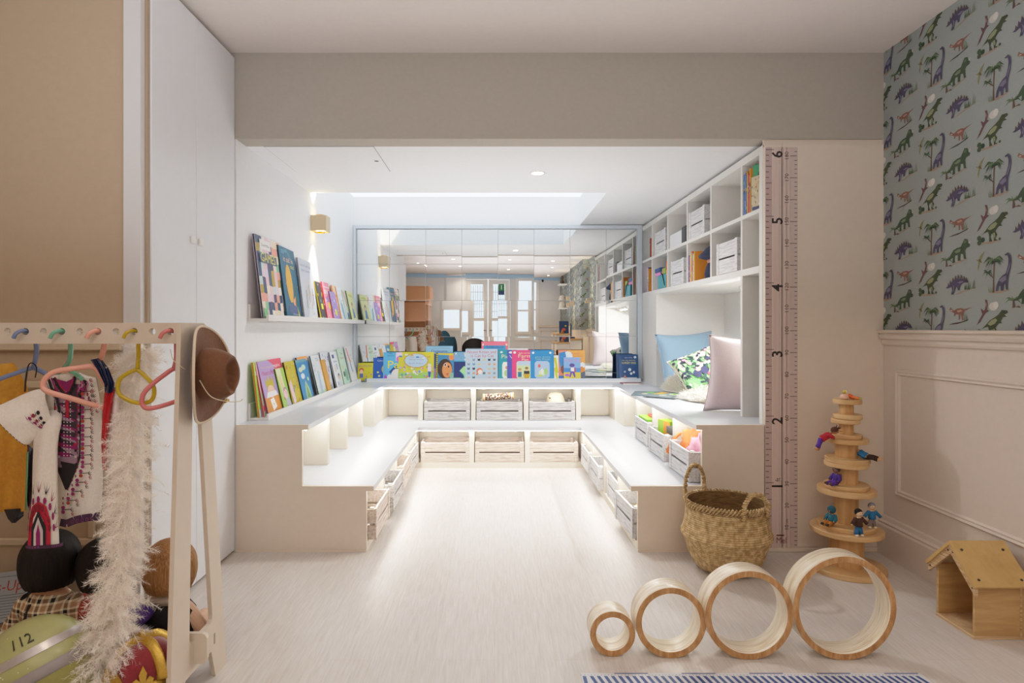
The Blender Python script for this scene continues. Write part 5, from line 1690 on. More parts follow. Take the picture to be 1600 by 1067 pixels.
def little_person(label, loc, rz, shirt, trousers, hair, skin, pose, hairstyle='cap', shoes='#e6d3b8', k=1.0):
    """bendy dolls-house figure about 10 cm tall; body (one skin) with clothes, hair and shoes as parts"""
    t = thing('doll_figure', label, 'doll', loc, rz, 'little dolls on the wooden tower')
    J = pose
    V = lambda n: Vector(J[n]) * k
    # body: one continuous skinned figure under the clothes
    names = ['pelvis', 'chest', 'neck', 'head', 'lsh', 'lel', 'lha', 'rsh', 'rel', 'rha', 'lkn', 'lft', 'rkn', 'rft']
    me = bpy.data.meshes.new('body')
    ed = [('pelvis', 'chest'), ('chest', 'neck'), ('neck', 'head'), ('chest', 'lsh'), ('lsh', 'lel'), ('lel', 'lha'), ('chest', 'rsh'), ('rsh', 'rel'), ('rel', 'rha'), ('pelvis', 'lkn'), ('lkn', 'lft'), ('pelvis', 'rkn'), ('rkn', 'rft')]
    me.from_pydata([V(n) for n in names], [(names.index(a), names.index(b_)) for a, b_ in ed], [])
    o = bpy.data.objects.new('body', me); COL.objects.link(o); o.parent = t
    md = o.modifiers.new('skin', 'SKIN')
    rad = dict(pelvis=.010, chest=.011, neck=.0045, head=.004, lsh=.005, rsh=.005, lel=.0038, rel=.0038, lha=.005, rha=.005, lkn=.0045, rkn=.0045, lft=.005, rft=.005)
    for i, n in enumerate(names):
        me.skin_vertices[0].data[i].radius = (rad[n] * k,) * 2
        me.skin_vertices[0].data[i].use_root = n == 'pelvis'
    o.modifiers.new('sub', 'SUBSURF').levels = 1
    me.materials.append(skinmat(skin))
    hd = V('head')
    up = (V('head') - V('neck')).normalized()
    m = MB()
    m.ball(hd + up * .006 * k, .0135 * k, 14, 10)
    hb = m.build('head', skinmat(skin), t)
    fd = Vector(J['face'])
    m = MB()
    sdir = fd.cross(up).normalized()
    for s_ in (-1, 1):
        m.ball(hd + up * .008 * k + fd * .0128 * k + sdir * s_ * .0045 * k, .0014 * k, 6, 4)
    m.build('eyes', DARK, hb)
    m = MB(); m.ball(hd + up * .005 * k + fd * .0135 * k, .0018 * k, 6, 4); m.build('nose', skinmat(skin), hb)
    m = MB(); m.tube([hd + up * .0005 * k + fd * .0131 * k + sdir * a * .004 * k for a in (-1, 0, 1)], .0006 * k, 5); m.build('mouth', paint('doll mouth', '#a8483c', .6), hb)
    m = MB()
    if hairstyle == 'cap':
        m.ball(hd + up * .009 * k - fd * .0035 * k, (.0150 * k, .0150 * k, .0145 * k), 14, 10)
    elif hairstyle == 'tufts':
        m.ball(hd + up * .009 * k - fd * .003 * k, .0145 * k, 14, 10)
        r = random.Random(label)
        for _ in range(14):
            d = (up + Vector((r.gauss(0, .6), r.gauss(0, .6), r.gauss(0, .4)))).normalized()
            m.tube([hd + up * .012 * k + d * .008 * k, hd + up * .012 * k + d * r.uniform(.018, .028) * k], [.0022 * k, .0005 * k], 5)
    elif hairstyle == 'hood':
        m.ball(hd + up * .007 * k - fd * .003 * k, .0165 * k, 14, 10)
    m.build('hair' if hairstyle != 'hood' else 'hood', paint('doll hair ' + hair, hair, .95, .6, 400, .2), t)
    sm = paint('doll knit ' + shirt, shirt, .95, .5, 500, .12)
    tm = paint('doll cloth ' + trousers, trousers, .95, .5, 500, .12)
    m = MB()
    pe, ch, ne = V('pelvis'), V('chest'), V('neck')
    m.tube([pe + (ch - pe) * .05, pe + (ch - pe) * .5, ch, ch + (ne - ch) * .75], [.0155 * k, .0145 * k, .0150 * k, .007 * k], 12)
    for a, b_, c_ in (('lsh', 'lel', 'lha'), ('rsh', 'rel', 'rha')):
        A, B, D = V(a), V(b_), V(c_)
        m.tube([ch + (A - ch) * .4, A, B, B + (D - B) * .72], [.009 * k, .0082 * k, .0068 * k, .0068 * k], 8)
    m.build('jumper', sm, t)
    m = MB()
    for a, b_ in (('lkn', 'lft'), ('rkn', 'rft')):
        A, B = V(a), V(b_)
        m.tube([pe, pe + (A - pe) * .5, A, A + (B - A) * .85], [.0115 * k, .0098 * k, .0085 * k, .0082 * k], 8)
    m.build('trousers', tm, t)
    for n, kn in (('lft', 'lkn'), ('rft', 'rkn')):
        B = V(n)
        d = Vector(J.get('toe', (0, -1, 0)))
        m = MB(); m.ball(B + d * .004 * k, (.0072 * k, .0095 * k, .0055 * k), 10, 6); m.build('shoe', paint('doll shoe ' + shoes, shoes, .6), t)
    return t


STAND = dict(pelvis=(0, 0, .040), chest=(0, 0, .064), neck=(0, 0, .078), head=(0, -.001, .087), lsh=(-.014, 0, .070), lel=(-.026, -.002, .058), lha=(-.036, -.006, .047), rsh=(.014, 0, .070), rel=(.026, -.002, .058), rha=(.036, -.006, .046), lkn=(-.009, 0, .021), lft=(-.011, 0, .0055), rkn=(.009, 0, .021), rft=(.011, 0, .0055), face=(0, -1, 0))
SIT = dict(pelvis=(0, 0, .011), chest=(0, .002, .036), neck=(0, .001, .050), head=(0, -.001, .059), lsh=(-.014, .002, .042), lel=(-.022, -.004, .028), lha=(-.018, -.016, .018), rsh=(.014, .002, .042), rel=(.022, -.004, .028), rha=(.018, -.016, .018), lkn=(-.010, -.024, .012), lft=(-.011, -.044, .008), rkn=(.010, -.024, .012), rft=(.011, -.044, .008), face=(0, -1, 0), toe=(0, -.3, .9))
CRAWL = dict(pelvis=(0, .030, -.004), chest=(0, .004, .014), neck=(0, -.008, .022), head=(0, -.016, .029), lsh=(-.013, .002, .018), lel=(-.016, -.010, .008), lha=(-.015, -.020, .006), rsh=(.013, .002, .018), rel=(.016, -.010, .008), rha=(.015, -.020, .006), lkn=(-.009, .040, -.026), lft=(-.010, .048, -.040), rkn=(.009, .036, -.030), rft=(.010, .040, -.046), face=(0, -.85, -.5), toe=(0, .2, -.9))
RECL = dict(pelvis=(0, -.012, .012), chest=(0, .012, .024), neck=(0, .022, .034), head=(0, .028, .042), lsh=(-.014, .010, .028), lel=(-.022, -.002, .018), lha=(-.020, -.016, .012), rsh=(.014, .010, .028), rel=(.022, -.002, .018), rha=(.020, -.016, .012), lkn=(-.009, -.036, .010), lft=(-.010, -.056, .004), rkn=(.009, -.036, .012), rft=(.010, -.056, .006), face=(0, -.7, .7), toe=(0, -.4, .9))
little_person('standing doll with black hair, brown jumper and blue jeans on the widest tower platform', (TX - .020, TY - .122, .1805), R(8), '#4a2f28', '#2f6fa0', '#1c1614', '#e9c9a4', STAND, k=1.02)
little_person('standing doll with grey hair, blue jumper and grey trousers on the widest tower platform', (TX + .060, TY - .080, .1995), R(-6), '#2a6fa0', '#8a7a78', '#8c8c90', '#e2bd98', STAND, k=.96)
little_person('sitting doll in a teal hood with dark boots on the widest tower platform', (TX - .085, TY - .040, .1995), R(-62), '#2a6a80', '#b0702c', '#235a70', '#b5824a', SIT, 'hood', '#2a2422')
little_person('sitting doll in purple with dark boots on the middle tower platform', (TX - .062, TY - .035, .3665), R(-70), '#4a2f8a', '#5a2f9a', '#3a2c34', '#7a5648', SIT, 'cap', '#5a3c34')
little_person('doll in a blue top and dark trousers lying back above the purple doll', (TX + .045, TY - .045, .4785), R(48), '#2f7aae', '#3a2620', '#17120f', '#d9a878', RECL, 'tufts', '#d9a878')
little_person('doll in a red top and purple trousers climbing over a tower platform edge', (TX - .089, TY - .028, .5605), R(72), '#b02438', '#5a34a0', '#5a3426', '#a86c48', CRAWL, 'tufts', '#c98e62')
little_person('tiny doll in orange with yellow hair lounging on the topmost tower platform', (TX + .012, TY - .012, .7245), R(50), '#f0682c', '#f08a4a', '#c9b83c', '#f0d2b4', RECL, 'cap', '#a9c05c', .62)
m = MB(); m.lathe([(0, 0), (.016, .002), (.018, .010), (.013, .020), (0, .023)], 16, (TX - .020, TY - .020, .7245)); tag(m.build('toy_pebble', paint('blush wood', '#e3b79c', .6)), 'rounded blush wooden piece beside the orange doll on the topmost platform', 'toy')

# ------------------------------------------------------------------ plywood toy house
PLY = wood('birch ply', '#b18a58', '#cda873', (1, 4, 8), 5, .5, .3, .7, .08)
PLYR = wood('birch ply roof', '#bf9a5e', '#d0ad72', (8, 2, 8), 3, .4, .3, .7, .05)
EDGE = wood('ply edge', '#a87c50', '#dfc39a', (1, 1, 60), 6, .6, .35, .65, .1)
t = thing('toy_house', 'small plywood toy house with an open gable against the wainscot', 'toy house', (0, 0, 0))
hx0, hx1, hy0, hy1 = 1.578, 1.748, 2.022, 2.198
m = MB(); m.box(hx0, hx1, hy0, hy1, 0, .012, .001); m.build('base_board', EDGE, t)
ze_, zr_ = .172, .268
ym = (hy0 + hy1) / 2
for ya, yb in ((hy0, hy0 + .010), (hy1 - .010, hy1)):
    m = MB(); m.box(hx0 + .003, hx1, ya, yb, .012, ze_ + .016, .001); m.build('side_wall', PLY, t)
m = MB(); m.extr([(hx1 - .010, hy0 + .010, .012), (hx1 - .010, hy1 - .010, .012), (hx1 - .010, hy1 - .010, ze_), (hx1 - .010, ym, zr_ - .012), (hx1 - .010, hy0 + .010, ze_)], (.008, 0, 0)); m.build('back_wall', PLY, t)
m = MB(); m.box(hx0 + .152, hx0 + .158, hy0 - .0015, hy0 + .001, .012, ze_); m.build('joint_strip', EDGE, t)
for s_ in (-1, 1):
    ye = hy0 - .020 if s_ < 0 else hy1 + .020
    zl = .176
    zt = .283
    nrm = Vector((0, (zt - zl) * s_, abs(ye - ym))).normalized() * .011
    m = MB()
    m.extr([(hx0 - .018, ye, zl), (hx0 - .018, ym, zt), Vector((hx0 - .018, ym, zt)) + Vector((0, 0, .0135)), Vector((hx0 - .018, ye, zl)) + nrm], (hx1 - hx0 + .020, 0, 0))
    rf = m.build('roof_panel', PLYR, t)
    m = MB()
    for fx in (.018, .158):
        for f_ in (.16, .84):
            c = Vector((hx0 - .010 + fx, ye + (ym - ye) * f_, zl + (zt - zl) * f_)) + nrm * 1.02
            ax = nrm.normalized()
            m.tube([c - ax * .002, c + ax * .0012], .0042, 12)
    m.build('screw', paint('screw steel', '#4a4440', .35, metal=.7), rf)
    m = MB()
    dn = Vector((0, 0, -.026))
    m.extr([Vector((hx0 - .012, ye, zl)), Vector((hx0 - .012, ym, zt)), Vector((hx0 - .012, ym, zt)) + dn * 1.2, Vector((hx0 - .012, ye, zl)) + dn], (.010, 0, 0))
    bb = m.build('barge_board', EDGE, t)
    m = MB()
    for f_ in (.1, .9):
        c = Vector((hx0 - .012, ye + (ym - ye) * f_, zl + (zt - zl) * f_ - .012))
        m.tube([c, c - Vector((.0012, 0, 0))], .0034, 10)
    m.build('screw', MATS['screw steel'], bb)
m = MB(); m.lathe([(0, .0), (.014, 0), (.016, .012), (.010, .03), (.006, .036), (.010, .044), (.008, .055), (0, .058)], 14, (1.69, hy0 + .03, .012)); tag(m.build('toy_animal', paint('dark toy', '#3a2b22', .6)), 'small dark toy figure just visible inside the plywood house', 'toy')

# ------------------------------------------------------------------ floor mat printed like a tape measure
m = MB()
mx0, mx1 = .255, 1.265
my1, my0 = 1.823, 1.70
m.mi = 0
m.c = C('#dadbe0')
m.box(mx0, mx1, my0, my1, 0.0005, .0025)
m.mi = 1
BL = '#34508f'


def fq(pts, c, d=0):
    m.c = C(c)
    m.fv([m.v((a, b_, .0028 + d)) for a, b_ in pts])


k = 0
x = mx0 + .10
while x < mx1 - .08:
    fq([(x, my1 - .0045), (min(x + .10, mx1), my1 - .0045), (min(x + .10, mx1), my1), (x, my1)], '#3a4f90')
    x += .2
for k in range(int((mx1 - mx0) / .01)):
    fq([(mx0 + .01 * k, my1 - .012), (mx0 + .01 * k + .0022, my1 - .012), (mx0 + .01 * k + .0022, my1 - .0085), (mx0 + .01 * k, my1 - .0085)], '#6b7390')
for k in range(48):
    x = mx0 + .004 + k * .0208
    if x + .02 < mx1:
        fq([(x, my1 - .016), (x + .0105, my1 - .016), (x + .022 - .011 * (k == 0), my0 + .06), (x + .0115 - .011 * (k == 0), my0 + .06)], BL)
        fq([(x + .012, my0 + .055), (x + .0225, my0 + .055), (x + .011, my0 + .01), (x + .0005, my0 + .01)], BL)
tag(m.build('measuring_mat', [paint('mat vinyl', '#d6d8de', .4), INK], fixn=False), 'long white floor mat with diagonal blue stripes before the wooden rings', 'floor mat')

# ------------------------------------------------------------------ clothes rack
RK = paint('rack white', '#d3c5b4', .45, .03, 30, .02)
t = thing('clothes_rack', 'low white plywood dressing-up rack with a row of holes along its top board', 'clothes rack', (0, 0, 0))
MYZ = Matrix(((0, 0, 1, 0), (1, 0, 0, 0), (0, 1, 0, 0), (0, 0, 0, 1)))      # local x->Y, y->Z, z->X
MXZ = Matrix(((1, 0, 0, 0), (0, 0, -1, 0), (0, 1, 0, 0), (0, 0, 0, 1)))     # local x->X, y->Z, z->-Y
XE = -.822
outer = [(1.553, 0), (1.622, 0), (1.634, .087), (1.784, .087), (1.812, 0), (1.885, 0), (1.756, 1.02), (1.750, 1.034), (1.738, 1.040), (1.613, 1.040)]
hole = [(1.656, .178), (1.664, .17), (1.778, .17), (1.788, .178), (1.790, .19), (1.708, .915), (1.700, .925), (1.684, .925), (1.676, .915)]
for xe in (XE - .012, -1.72):
    m = MB(); m.M = Matrix.Translation((xe, 0, 0)) @ MYZ
    m.plate(outer, [hole], .012); m.build('end_frame', RK, t)
bx0, bx1 = -1.708, XE - .012
zb0, zb1 = .985, 1.040
hx = [-.852 - .0476 * k for k in range(18)]
m = MB(); m.M = Matrix.Translation((0, 1.633, 0)) @ MXZ
m.plate([(bx0, zb0), (bx1, zb0), (bx1, zb1), (bx0, zb1)], [circle(x, 1.017, .0092, 18) for x in hx], .018)
m.build('hanging_board', RK, t)
m = MB()
z0, z1, xr, rr_ = .107, .190, -.787, .014
m.M = Matrix.Translation((0, 1.694, 0)) @ MXZ
m.plate([(-1.75, z0), (xr - rr_, z0), (xr - rr_ * .3, z0 + rr_ * .3), (xr, z0 + rr_), (xr, z1 - rr_), (xr - rr_ * .3, z1 - rr_ * .3), (xr - rr_, z1), (-1.75, z1)], [], .012)
m.build('stretcher', RK, t)
m = MB(); m.box(-1.708, XE - .012, 1.585, 1.79, .080, .092, .001); m.build('bottom_shelf', RK, t)
m = MB(); m.box(XE - .001, XE + .001, 1.80, 1.808, .10, .13); m.box(XE - .001, XE + .001, 1.617, 1.624, .06, .09); m.build('dowel_mark', paint('dowel', '#a58e74', .6), t)


# ------------------------------------------------------------------ hangers
def plastic(n, c, a=.9):
    m_, nt_, b_ = nodes(n)
    b_.inputs['Base Color'].default_value = C(c)
    b_.inputs['Roughness'].default_value = .22
    b_.inputs['Transmission Weight'].default_value = 1 - a
    b_.inputs['Subsurface Weight'].default_value = .15
    return m_


def hanger(label, col, hole_k, loop, neck, apex, alpha=.9, rad=.0062):
    """hook through hole number hole_k of the board, neck behind it, then the closed shoulder loop"""
    x = hx[hole_k]
    mt = plastic('hanger ' + label.split()[0] + str(hole_k), col, alpha)
    t = thing('coat_hanger', label, 'coat hanger', (0, 0, 0), 0, 'plastic hangers on the rack')
    P = smooth_path([(x - .018, 1.598, 1.000), (x - .011, 1.598, 1.012), (x - .002, 1.606, 1.019), (x, 1.625, 1.0185), (x + .003, 1.640, 1.013), neck[0], neck[1], apex], 5)
    m = MB(); m.tube(P, [rad * (.8 if i < 14 else 1) for i in range(len(P))], 10); m.build('hook', mt, t)
    m = MB(); m.tube(smooth_path(loop, 6), rad, 10); m.build('shoulder_loop', mt, t)
    return t


def A(px, py, Y):
    return at(px, py, Y)


hanger('blue plastic child hanger with a black loop, beside the ochre garment', '#6f84ac', 8, [A(95, 600, 1.71), A(78, 588, 1.705), A(62, 579, 1.70), A(50, 575, 1.695), A(25, 583, 1.68), A(0, 592, 1.67), A(-22, 602, 1.66)], [A(57, 540, 1.655), A(56, 558, 1.675)], A(52, 574, 1.693), 1)
hanger('sea green plastic hanger behind the embroidered shirt', '#6fb59a', 6, [A(128, 592, 1.66), A(112, 580, 1.68), A(100, 577, 1.70), A(88, 585, 1.73), A(80, 593, 1.75), A(84, 604, 1.75), A(118, 604, 1.68)], [A(110.5, 540, 1.652), A(109, 562, 1.672)], A(100, 575, 1.698), 1)
hanger('peach plastic hanger crossing in front of the embroidered shirt', '#e8a592', 4, [A(166, 600, 1.69), A(158, 588, 1.675), A(146, 573, 1.66), A(120, 575, 1.645), A(88, 580, 1.628), A(72, 590, 1.62), A(67, 603, 1.618), A(76, 612, 1.62), A(110, 622, 1.64), A(140, 631, 1.665), A(163, 637, 1.685)], [A(163, 540, 1.652), A(158, 558, 1.66)], A(150, 572, 1.664), 1, .0072)
hanger('clear yellow plastic hanger holding the white feather boa', '#e6c52a', 2, [A(214, 577, 1.66), A(200, 583, 1.655), A(187, 593, 1.65), A(184, 608, 1.65), A(189, 618, 1.65), A(205, 627, 1.652), A(222, 630, 1.655), A(236, 626, 1.66), A(241, 614, 1.662), A(238, 600, 1.664), A(224, 585, 1.662), A(214, 577, 1.66)], [A(216.5, 540, 1.652), A(216.5, 556, 1.656)], A(215, 576, 1.66), .55, .0056)
hanger('coral red plastic hanger next to the rack end', '#d97a7a', 0, [A(292, 592, 1.70), A(283, 585, 1.69), A(273, 576, 1.675), A(255, 587, 1.66), A(235, 603, 1.645), A(224, 616, 1.638), A(222, 630, 1.638), A(230, 638, 1.64), A(250, 635, 1.655), A(275, 627, 1.68), A(290, 622, 1.70)], [A(275.5, 540, 1.652), A(275.5, 560, 1.66)], A(272, 575, 1.674), .9)
m = MB()
m.tube(smooth_path([A(41, 592, 1.675), A(44, 572, 1.672), A(50, 567, 1.672), A(57, 574, 1.675), A(55, 590, 1.68)], 5), .0016, 6)
m.tube(smooth_path([A(39, 612, 1.675), A(40, 596, 1.675), A(42, 581, 1.673)], 5), .0022, 6)
tag(m.build('elastic_loop', DARK), 'thin black elastic loop hooked over the blue hanger', 'cord')

# ------------------------------------------------------------------ clothes
OCH = paint('ochre felt', '#d69a3a', .95, .6, 90, .12)


def cloth_between(L_, R_, Yf, nu=18, nv=26):
    """sheet whose two side edges are polylines (px, py) with depth Yf(u, v)"""
    def lerp(P, v):
        k = v * (len(P) - 1)
        i = min(int(k), len(P) - 2)
        f_ = k - i
        return (P[i][0] + (P[i + 1][0] - P[i][0]) * f_, P[i][1] + (P[i + 1][1] - P[i][1]) * f_)

    def f(u, v):
        a, b_ = lerp(L_, v), lerp(R_, v)
        return at(a[0] + (b_[0] - a[0]) * u, a[1] + (b_[1] - a[1]) * u, Yf(u, v))
    return f


t = thing('costume_tunic', 'ochre felt costume tunic hanging at the end of the row', 'garment', (0, 0, 0))
f = cloth_between([(-75, 575), (-80, 650), (-82, 802)], [(22, 567), (44, 606), (43, 700), (40, 799)], lambda u, v: 1.745 - .02 * math.sin(5 * u + 1) * (.3 + v) - .015 * math.sin(11 * u + 2 * v))
m = MB(); m.grid(f, 26, 20); m.grid(lambda u, v: f(u, v) + Vector((0, .028 * math.sin(PI * u), 0)), 26, 20); m.build('tunic_cloth', OCH, t, fixn=False)
m = MB(); m.tube([A(43, 706, 1.73), A(41.5, 750, 1.73), A(40, 797, 1.73)], .0022, 6); m.build('green_edging', paint('green edging', '#6f9a6a', .8), t)
f = cloth_between([(39, 690), (40, 760), (43, 790)], [(56, 705), (52, 770), (47, 796)], lambda u, v: 1.775 - .01 * math.sin(6 * u + 3 * v))
m = MB(); m.grid(f, 8, 12); tag(m.build('grey_garment', paint('slate cloth', '#4c4a58', .9, .5, 90, .1), fixn=False), 'slate grey garment edge hanging between the ochre tunic and the embroidered shirt', 'garment')
f = cloth_between([(6, 796), (12, 810), (18, 817)], [(37, 794), (37, 806), (24, 817)], lambda u, v: 1.775 - .025 * math.sin(PI * u))
m = MB(); m.grid(f, 10, 8); tag(m.build('black_garment', paint('black cloth', '#1e1b1d', .8, .4, 90, .1), fixn=False), 'black cloth end hanging below the ochre tunic', 'garment')

# embroidered white shirt
SHIRT = paint('white cotton', '#e6ddd2', .9, .5, 140, .05)
t = thing('embroidered_shirt', 'white cotton shirt with magenta and black embroidered front and wide sleeves', 'shirt', (0, 0, 0))
SL = [(84, 586), (64, 598), (70, 640), (82, 700), (89, 760), (93, 824)]
SR = [(120, 583), (150, 590), (159, 640), (161, 700), (161, 760), (157, 806)]


def syd(u, v):
    return 1.700 - .035 * math.sin(PI * min(max(u, 0), 1)) * (.5 + .5 * v) - .006 * math.sin(9 * u + 3 * v)


sf = cloth_between(SL, SR, syd)
m = MB(); m.grid(sf, 24, 30); m.grid(lambda u, v: sf(u, v) + Vector((0, .05 * math.sin(PI * u) + .002, 0)), 24, 30)


def S(px, py, d=.0022):
    ys = [p[1] for p in SL]
    v = 0
    for i in range(len(SL) - 1):
        if SL[i][1] <= py <= SL[i + 1][1]:
            v = (i + (py - SL[i][1]) / (SL[i + 1][1] - SL[i][1])) / (len(SL) - 1)
    if py > ys[-1]:
        v = 1
    k = v * (len(SL) - 1); i = min(int(k), len(SL) - 2); f_ = k - i
    a = SL[i][0] + (SL[i + 1][0] - SL[i][0]) * f_
    b_ = SR[i][0] + (SR[i + 1][0] - SR[i][0]) * f_
    u = (px - a) / (b_ - a)
    return at(px, py, syd(u, v) - d)


m.mi = 1
LAY = [0]


def emb(pts, col, fn=S):
    LAY[0] += 1
    m.c = C(col)
    m.fv([m.v(fn(x, y, .003 + .00004 * LAY[0])) for x, y in pts])


def strip(path, w_, col, fn=S):
    for (a, b_), (c_, d_) in zip(path, path[1:]):
        L_ = math.hypot(c_ - a, d_ - b_) or 1
        nx, ny = -(d_ - b_) / L_ * w_ / 2, (c_ - a) / L_ * w_ / 2
        emb([(a + nx, b_ + ny), (c_ + nx, d_ + ny), (c_ - nx, d_ - ny), (a - nx, b_ - ny)], col, fn)


MAG, BLK, RED, PLM, PKG = '#8c1f63', '#211c20', '#b81f3a', '#5a2350', '#9a7f92'
# yoke and placket, nested pointed bands
def tongue(hw, yt, yb, col):
    n = 10
    for i in range(n):
        a, b_ = yt + (yb - yt) * i / n, yt + (yb - yt) * (i + 1) / n
        wa = hw * (1 if i < n * .72 else (1 - (i / n - .72) / .28 * .9)); wb = hw * (1 if i + 1 < n * .72 else max(.05, 1 - ((i + 1) / n - .72) / .28 * .9))
        cx1, cx2 = 106 - (a - 590) * .012, 106 - (b_ - 590) * .012
        emb([(cx1 - wa, a), (cx1 + wa, a), (cx2 + wb, b_), (cx2 - wb, b_)], col)


tongue(21, 600, 765, BLK); tongue(19, 600, 757, PKG); tongue(16.5, 600, 748, MAG); tongue(14.5, 600, 742, '#3a2a36'); tongue(11.5, 596, 732, RED); tongue(9.5, 596, 727, BLK)
for k in range(12):
    for s_ in (-1, 1):
        y_ = 606 + k * 9.6; hw = 17.5 if k < 9 else 13
        emb([(105 + s_ * hw - 2, y_), (105 + s_ * hw + 2, y_), (105 + s_ * hw + 2, y_ + 4), (105 + s_ * hw - 2, y_ + 4)], [RED, BLK, '#c9b8c4'][k % 3])
for k in range(22):
    for x_ in (100, 105, 110):
        y_ = 612 + k * 5.2
        if y_ < 715: emb([(x_ - .8, y_), (x_ + .8, y_), (x_ + .8, y_ + 1.7), (x_ - .8, y_ + 1.7)], '#e3d9dc')
strip([(105, 620), (105, 652)], 5, RED); strip([(105, 622), (105, 648)], 2, MAG)
emb([(88, 592), (96, 594), (104, 596), (116, 590), (113, 602), (106, 612), (96, 606)], MAG)
strip([(84, 590), (92, 604), (100, 616)], 5, BLK); strip([(118, 588), (113, 602), (108, 614)], 5, BLK); strip([(87, 590), (95, 604), (102, 612)], 1.6, RED); strip([(115, 588), (111, 602), (107, 611)], 1.6, RED)
strip([(76, 592), (80, 606), (88, 618), (92, 640), (92, 690)], 4.5, BLK); strip([(80, 590), (85, 602), (92, 614)], 3, MAG); strip([(72, 596), (78, 612), (86, 624), (90, 642)], 1.6, PKG)
strip([(121, 588), (128, 590), (134, 598), (131, 610), (122, 618)], 5, BLK); strip([(119, 590), (126, 594), (128, 602), (121, 612)], 2, '#c85a96'); strip([(124, 585), (133, 590), (138, 600), (133, 612)], 1.5, '#c85a96')
for k in range(7):
    emb([(123.5 + 1.4 * k, 588 + abs(k - 3) * .2 + k * 2.2), (125 + 1.4 * k, 588 + k * 2.2), (125 + 1.4 * k, 590 + k * 2.2), (123.5 + 1.4 * k, 590 + k * 2.2)], '#e3d9dc')


def leafy(x, y, s_, col, a=0.0, fn=S):
    ca, sa = math.cos(a), math.sin(a)
    for dx, dy, ln in ((-1.6, 0, 4.4), (0, 0, 5), (1.6, 0, 4.4)):
        P = [(dx * s_ * .8 - .7 * s_, 0), (dx * s_ * .8 + .7 * s_, 0), (dx * s_ * 1.8 + .2 * s_, -ln * s_), (dx * s_ * 1.8 - .6 * s_, -ln * s_ * .9)]
        emb([(x + p * ca - q_ * sa, y + p * sa + q_ * ca) for p, q_ in P], col, fn)


for k in range(14):
    y_ = 612 + k * 14.2
    bend = max(0, (y_ - 730)) ** 1.25 * .16
    x_ = 129 - bend
    strip([(x_ - 3, y_), (x_ + 13, y_ - 1)], 1.1, BLK)
    emb(ell(x_, y_ - 3.6, 3.1, 3.0, 8), MAG); emb(ell(x_, y_ + 3.4, 3.1, 3.0, 8), MAG if k % 3 else '#a03a2c')
    leafy(x_ + 12, y_ + 1, 1.0, BLK if k % 2 else '#8c2338', R(60)); leafy(x_ + 13, y_ + 7, 1.0, '#8c2338' if k % 2 else BLK, R(70))
    emb(ell(x_ - 8, y_ - 4, 1.2, 2.6, 6), '#7a2a4a'); emb(ell(x_ - 8, y_ + 4, 1.2, 2.6, 6), '#7a2a4a')
for k in range(7):
    emb(ell(130 + k * 2.2, 598 + k * 6, 1.8, 3.4, 7), '#7a2a4a'); leafy(141 + k * 1.6, 596 + k * 8, 1., BLK if k % 2 else '#8c2338', R(40))
strip([(94, 816), (104, 818), (116, 813), (128, 810), (142, 808), (157, 806)], 12, '#43233f')
for k in range(8):
    emb(ell(98 + k * 7.6, 818 - k * 1.35, 2.6, 3.4, 8), '#6a3260'); emb(ell(98 + k * 7.6, 818 - k * 1.35, 1.2, 1.6, 6), '#2a1628')
m.build('shirt_body', [SHIRT, FABRIC_INK], t, fixn=False)


# sleeves: open tubes, flattened
def sleeve(path, rx, name, deco=None, flat=.5):
    global m, LAY
    m = MB()
    P = smooth_path(path, 5)
    rr2 = []
    for i in range(len(P)):
        k = i / (len(P) - 1) * (len(rx) - 1); j = min(int(k), len(rx) - 2)
        rr2.append(rx[j] + (rx[j + 1] - rx[j]) * (k - j))

    def fn(u, v, d=0.0):
        k = v * (len(P) - 1); j = min(int(k), len(P) - 2)
        p = P[j].lerp(P[j + 1], k - j)
        tn = (P[j + 1] - P[j]).normalized()
        sd = Vector((0, 1, 0)).cross(tn).normalized()
        r_ = rr2[j] + (rr2[j + 1] - rr2[j]) * (k - j) + d
        a_ = 2 * PI * u
        return p + sd * math.cos(a_) * r_ + Vector((0, -1, 0)) * math.sin(a_) * (r_ * flat + .004 * math.sin(3 * a_ + 5 * v))
    m.grid(fn, 28, 20, True, True)
    m.grid(lambda u, v: fn(u, v, -.0025), 28, 20, True, True)
    m.mi = 1
    if deco:
        deco(fn)
    return m.build(name, [SHIRT, FABRIC_INK], t, fixn=False)


def deco_raised(fn):
    SLV = lambda x, y, d: fn(x, y, .0012 + d * .3)
    for k in range(40):       # stitched cuff line
        a = k / 40
        emb([(a, .95), (a + .018, .95), (a + .018, .975), (a, .965)], BLK, SLV)
    for k in range(6):
        a = .50 - k * .045
        v0 = .10 + k * .02
        for j, c_ in enumerate((BLK, '#8c2338', MAG)):
            emb(ell(a + .01 * j, v0 + .10 * j, .016, .034, 7), c_, SLV)
            emb([(a - .02, v0 + .05 + .10 * j), (a + .02, v0 + .045 + .10 * j), (a + .02, v0 + .06 + .10 * j)], c_, SLV)


sleeve([A(84, 634, 1.685), A(62, 640, 1.668), A(40, 652, 1.655), (A(21, 664, 1.645))], [.050, .056, .060, .066], 'raised_sleeve', deco_raised, .55)


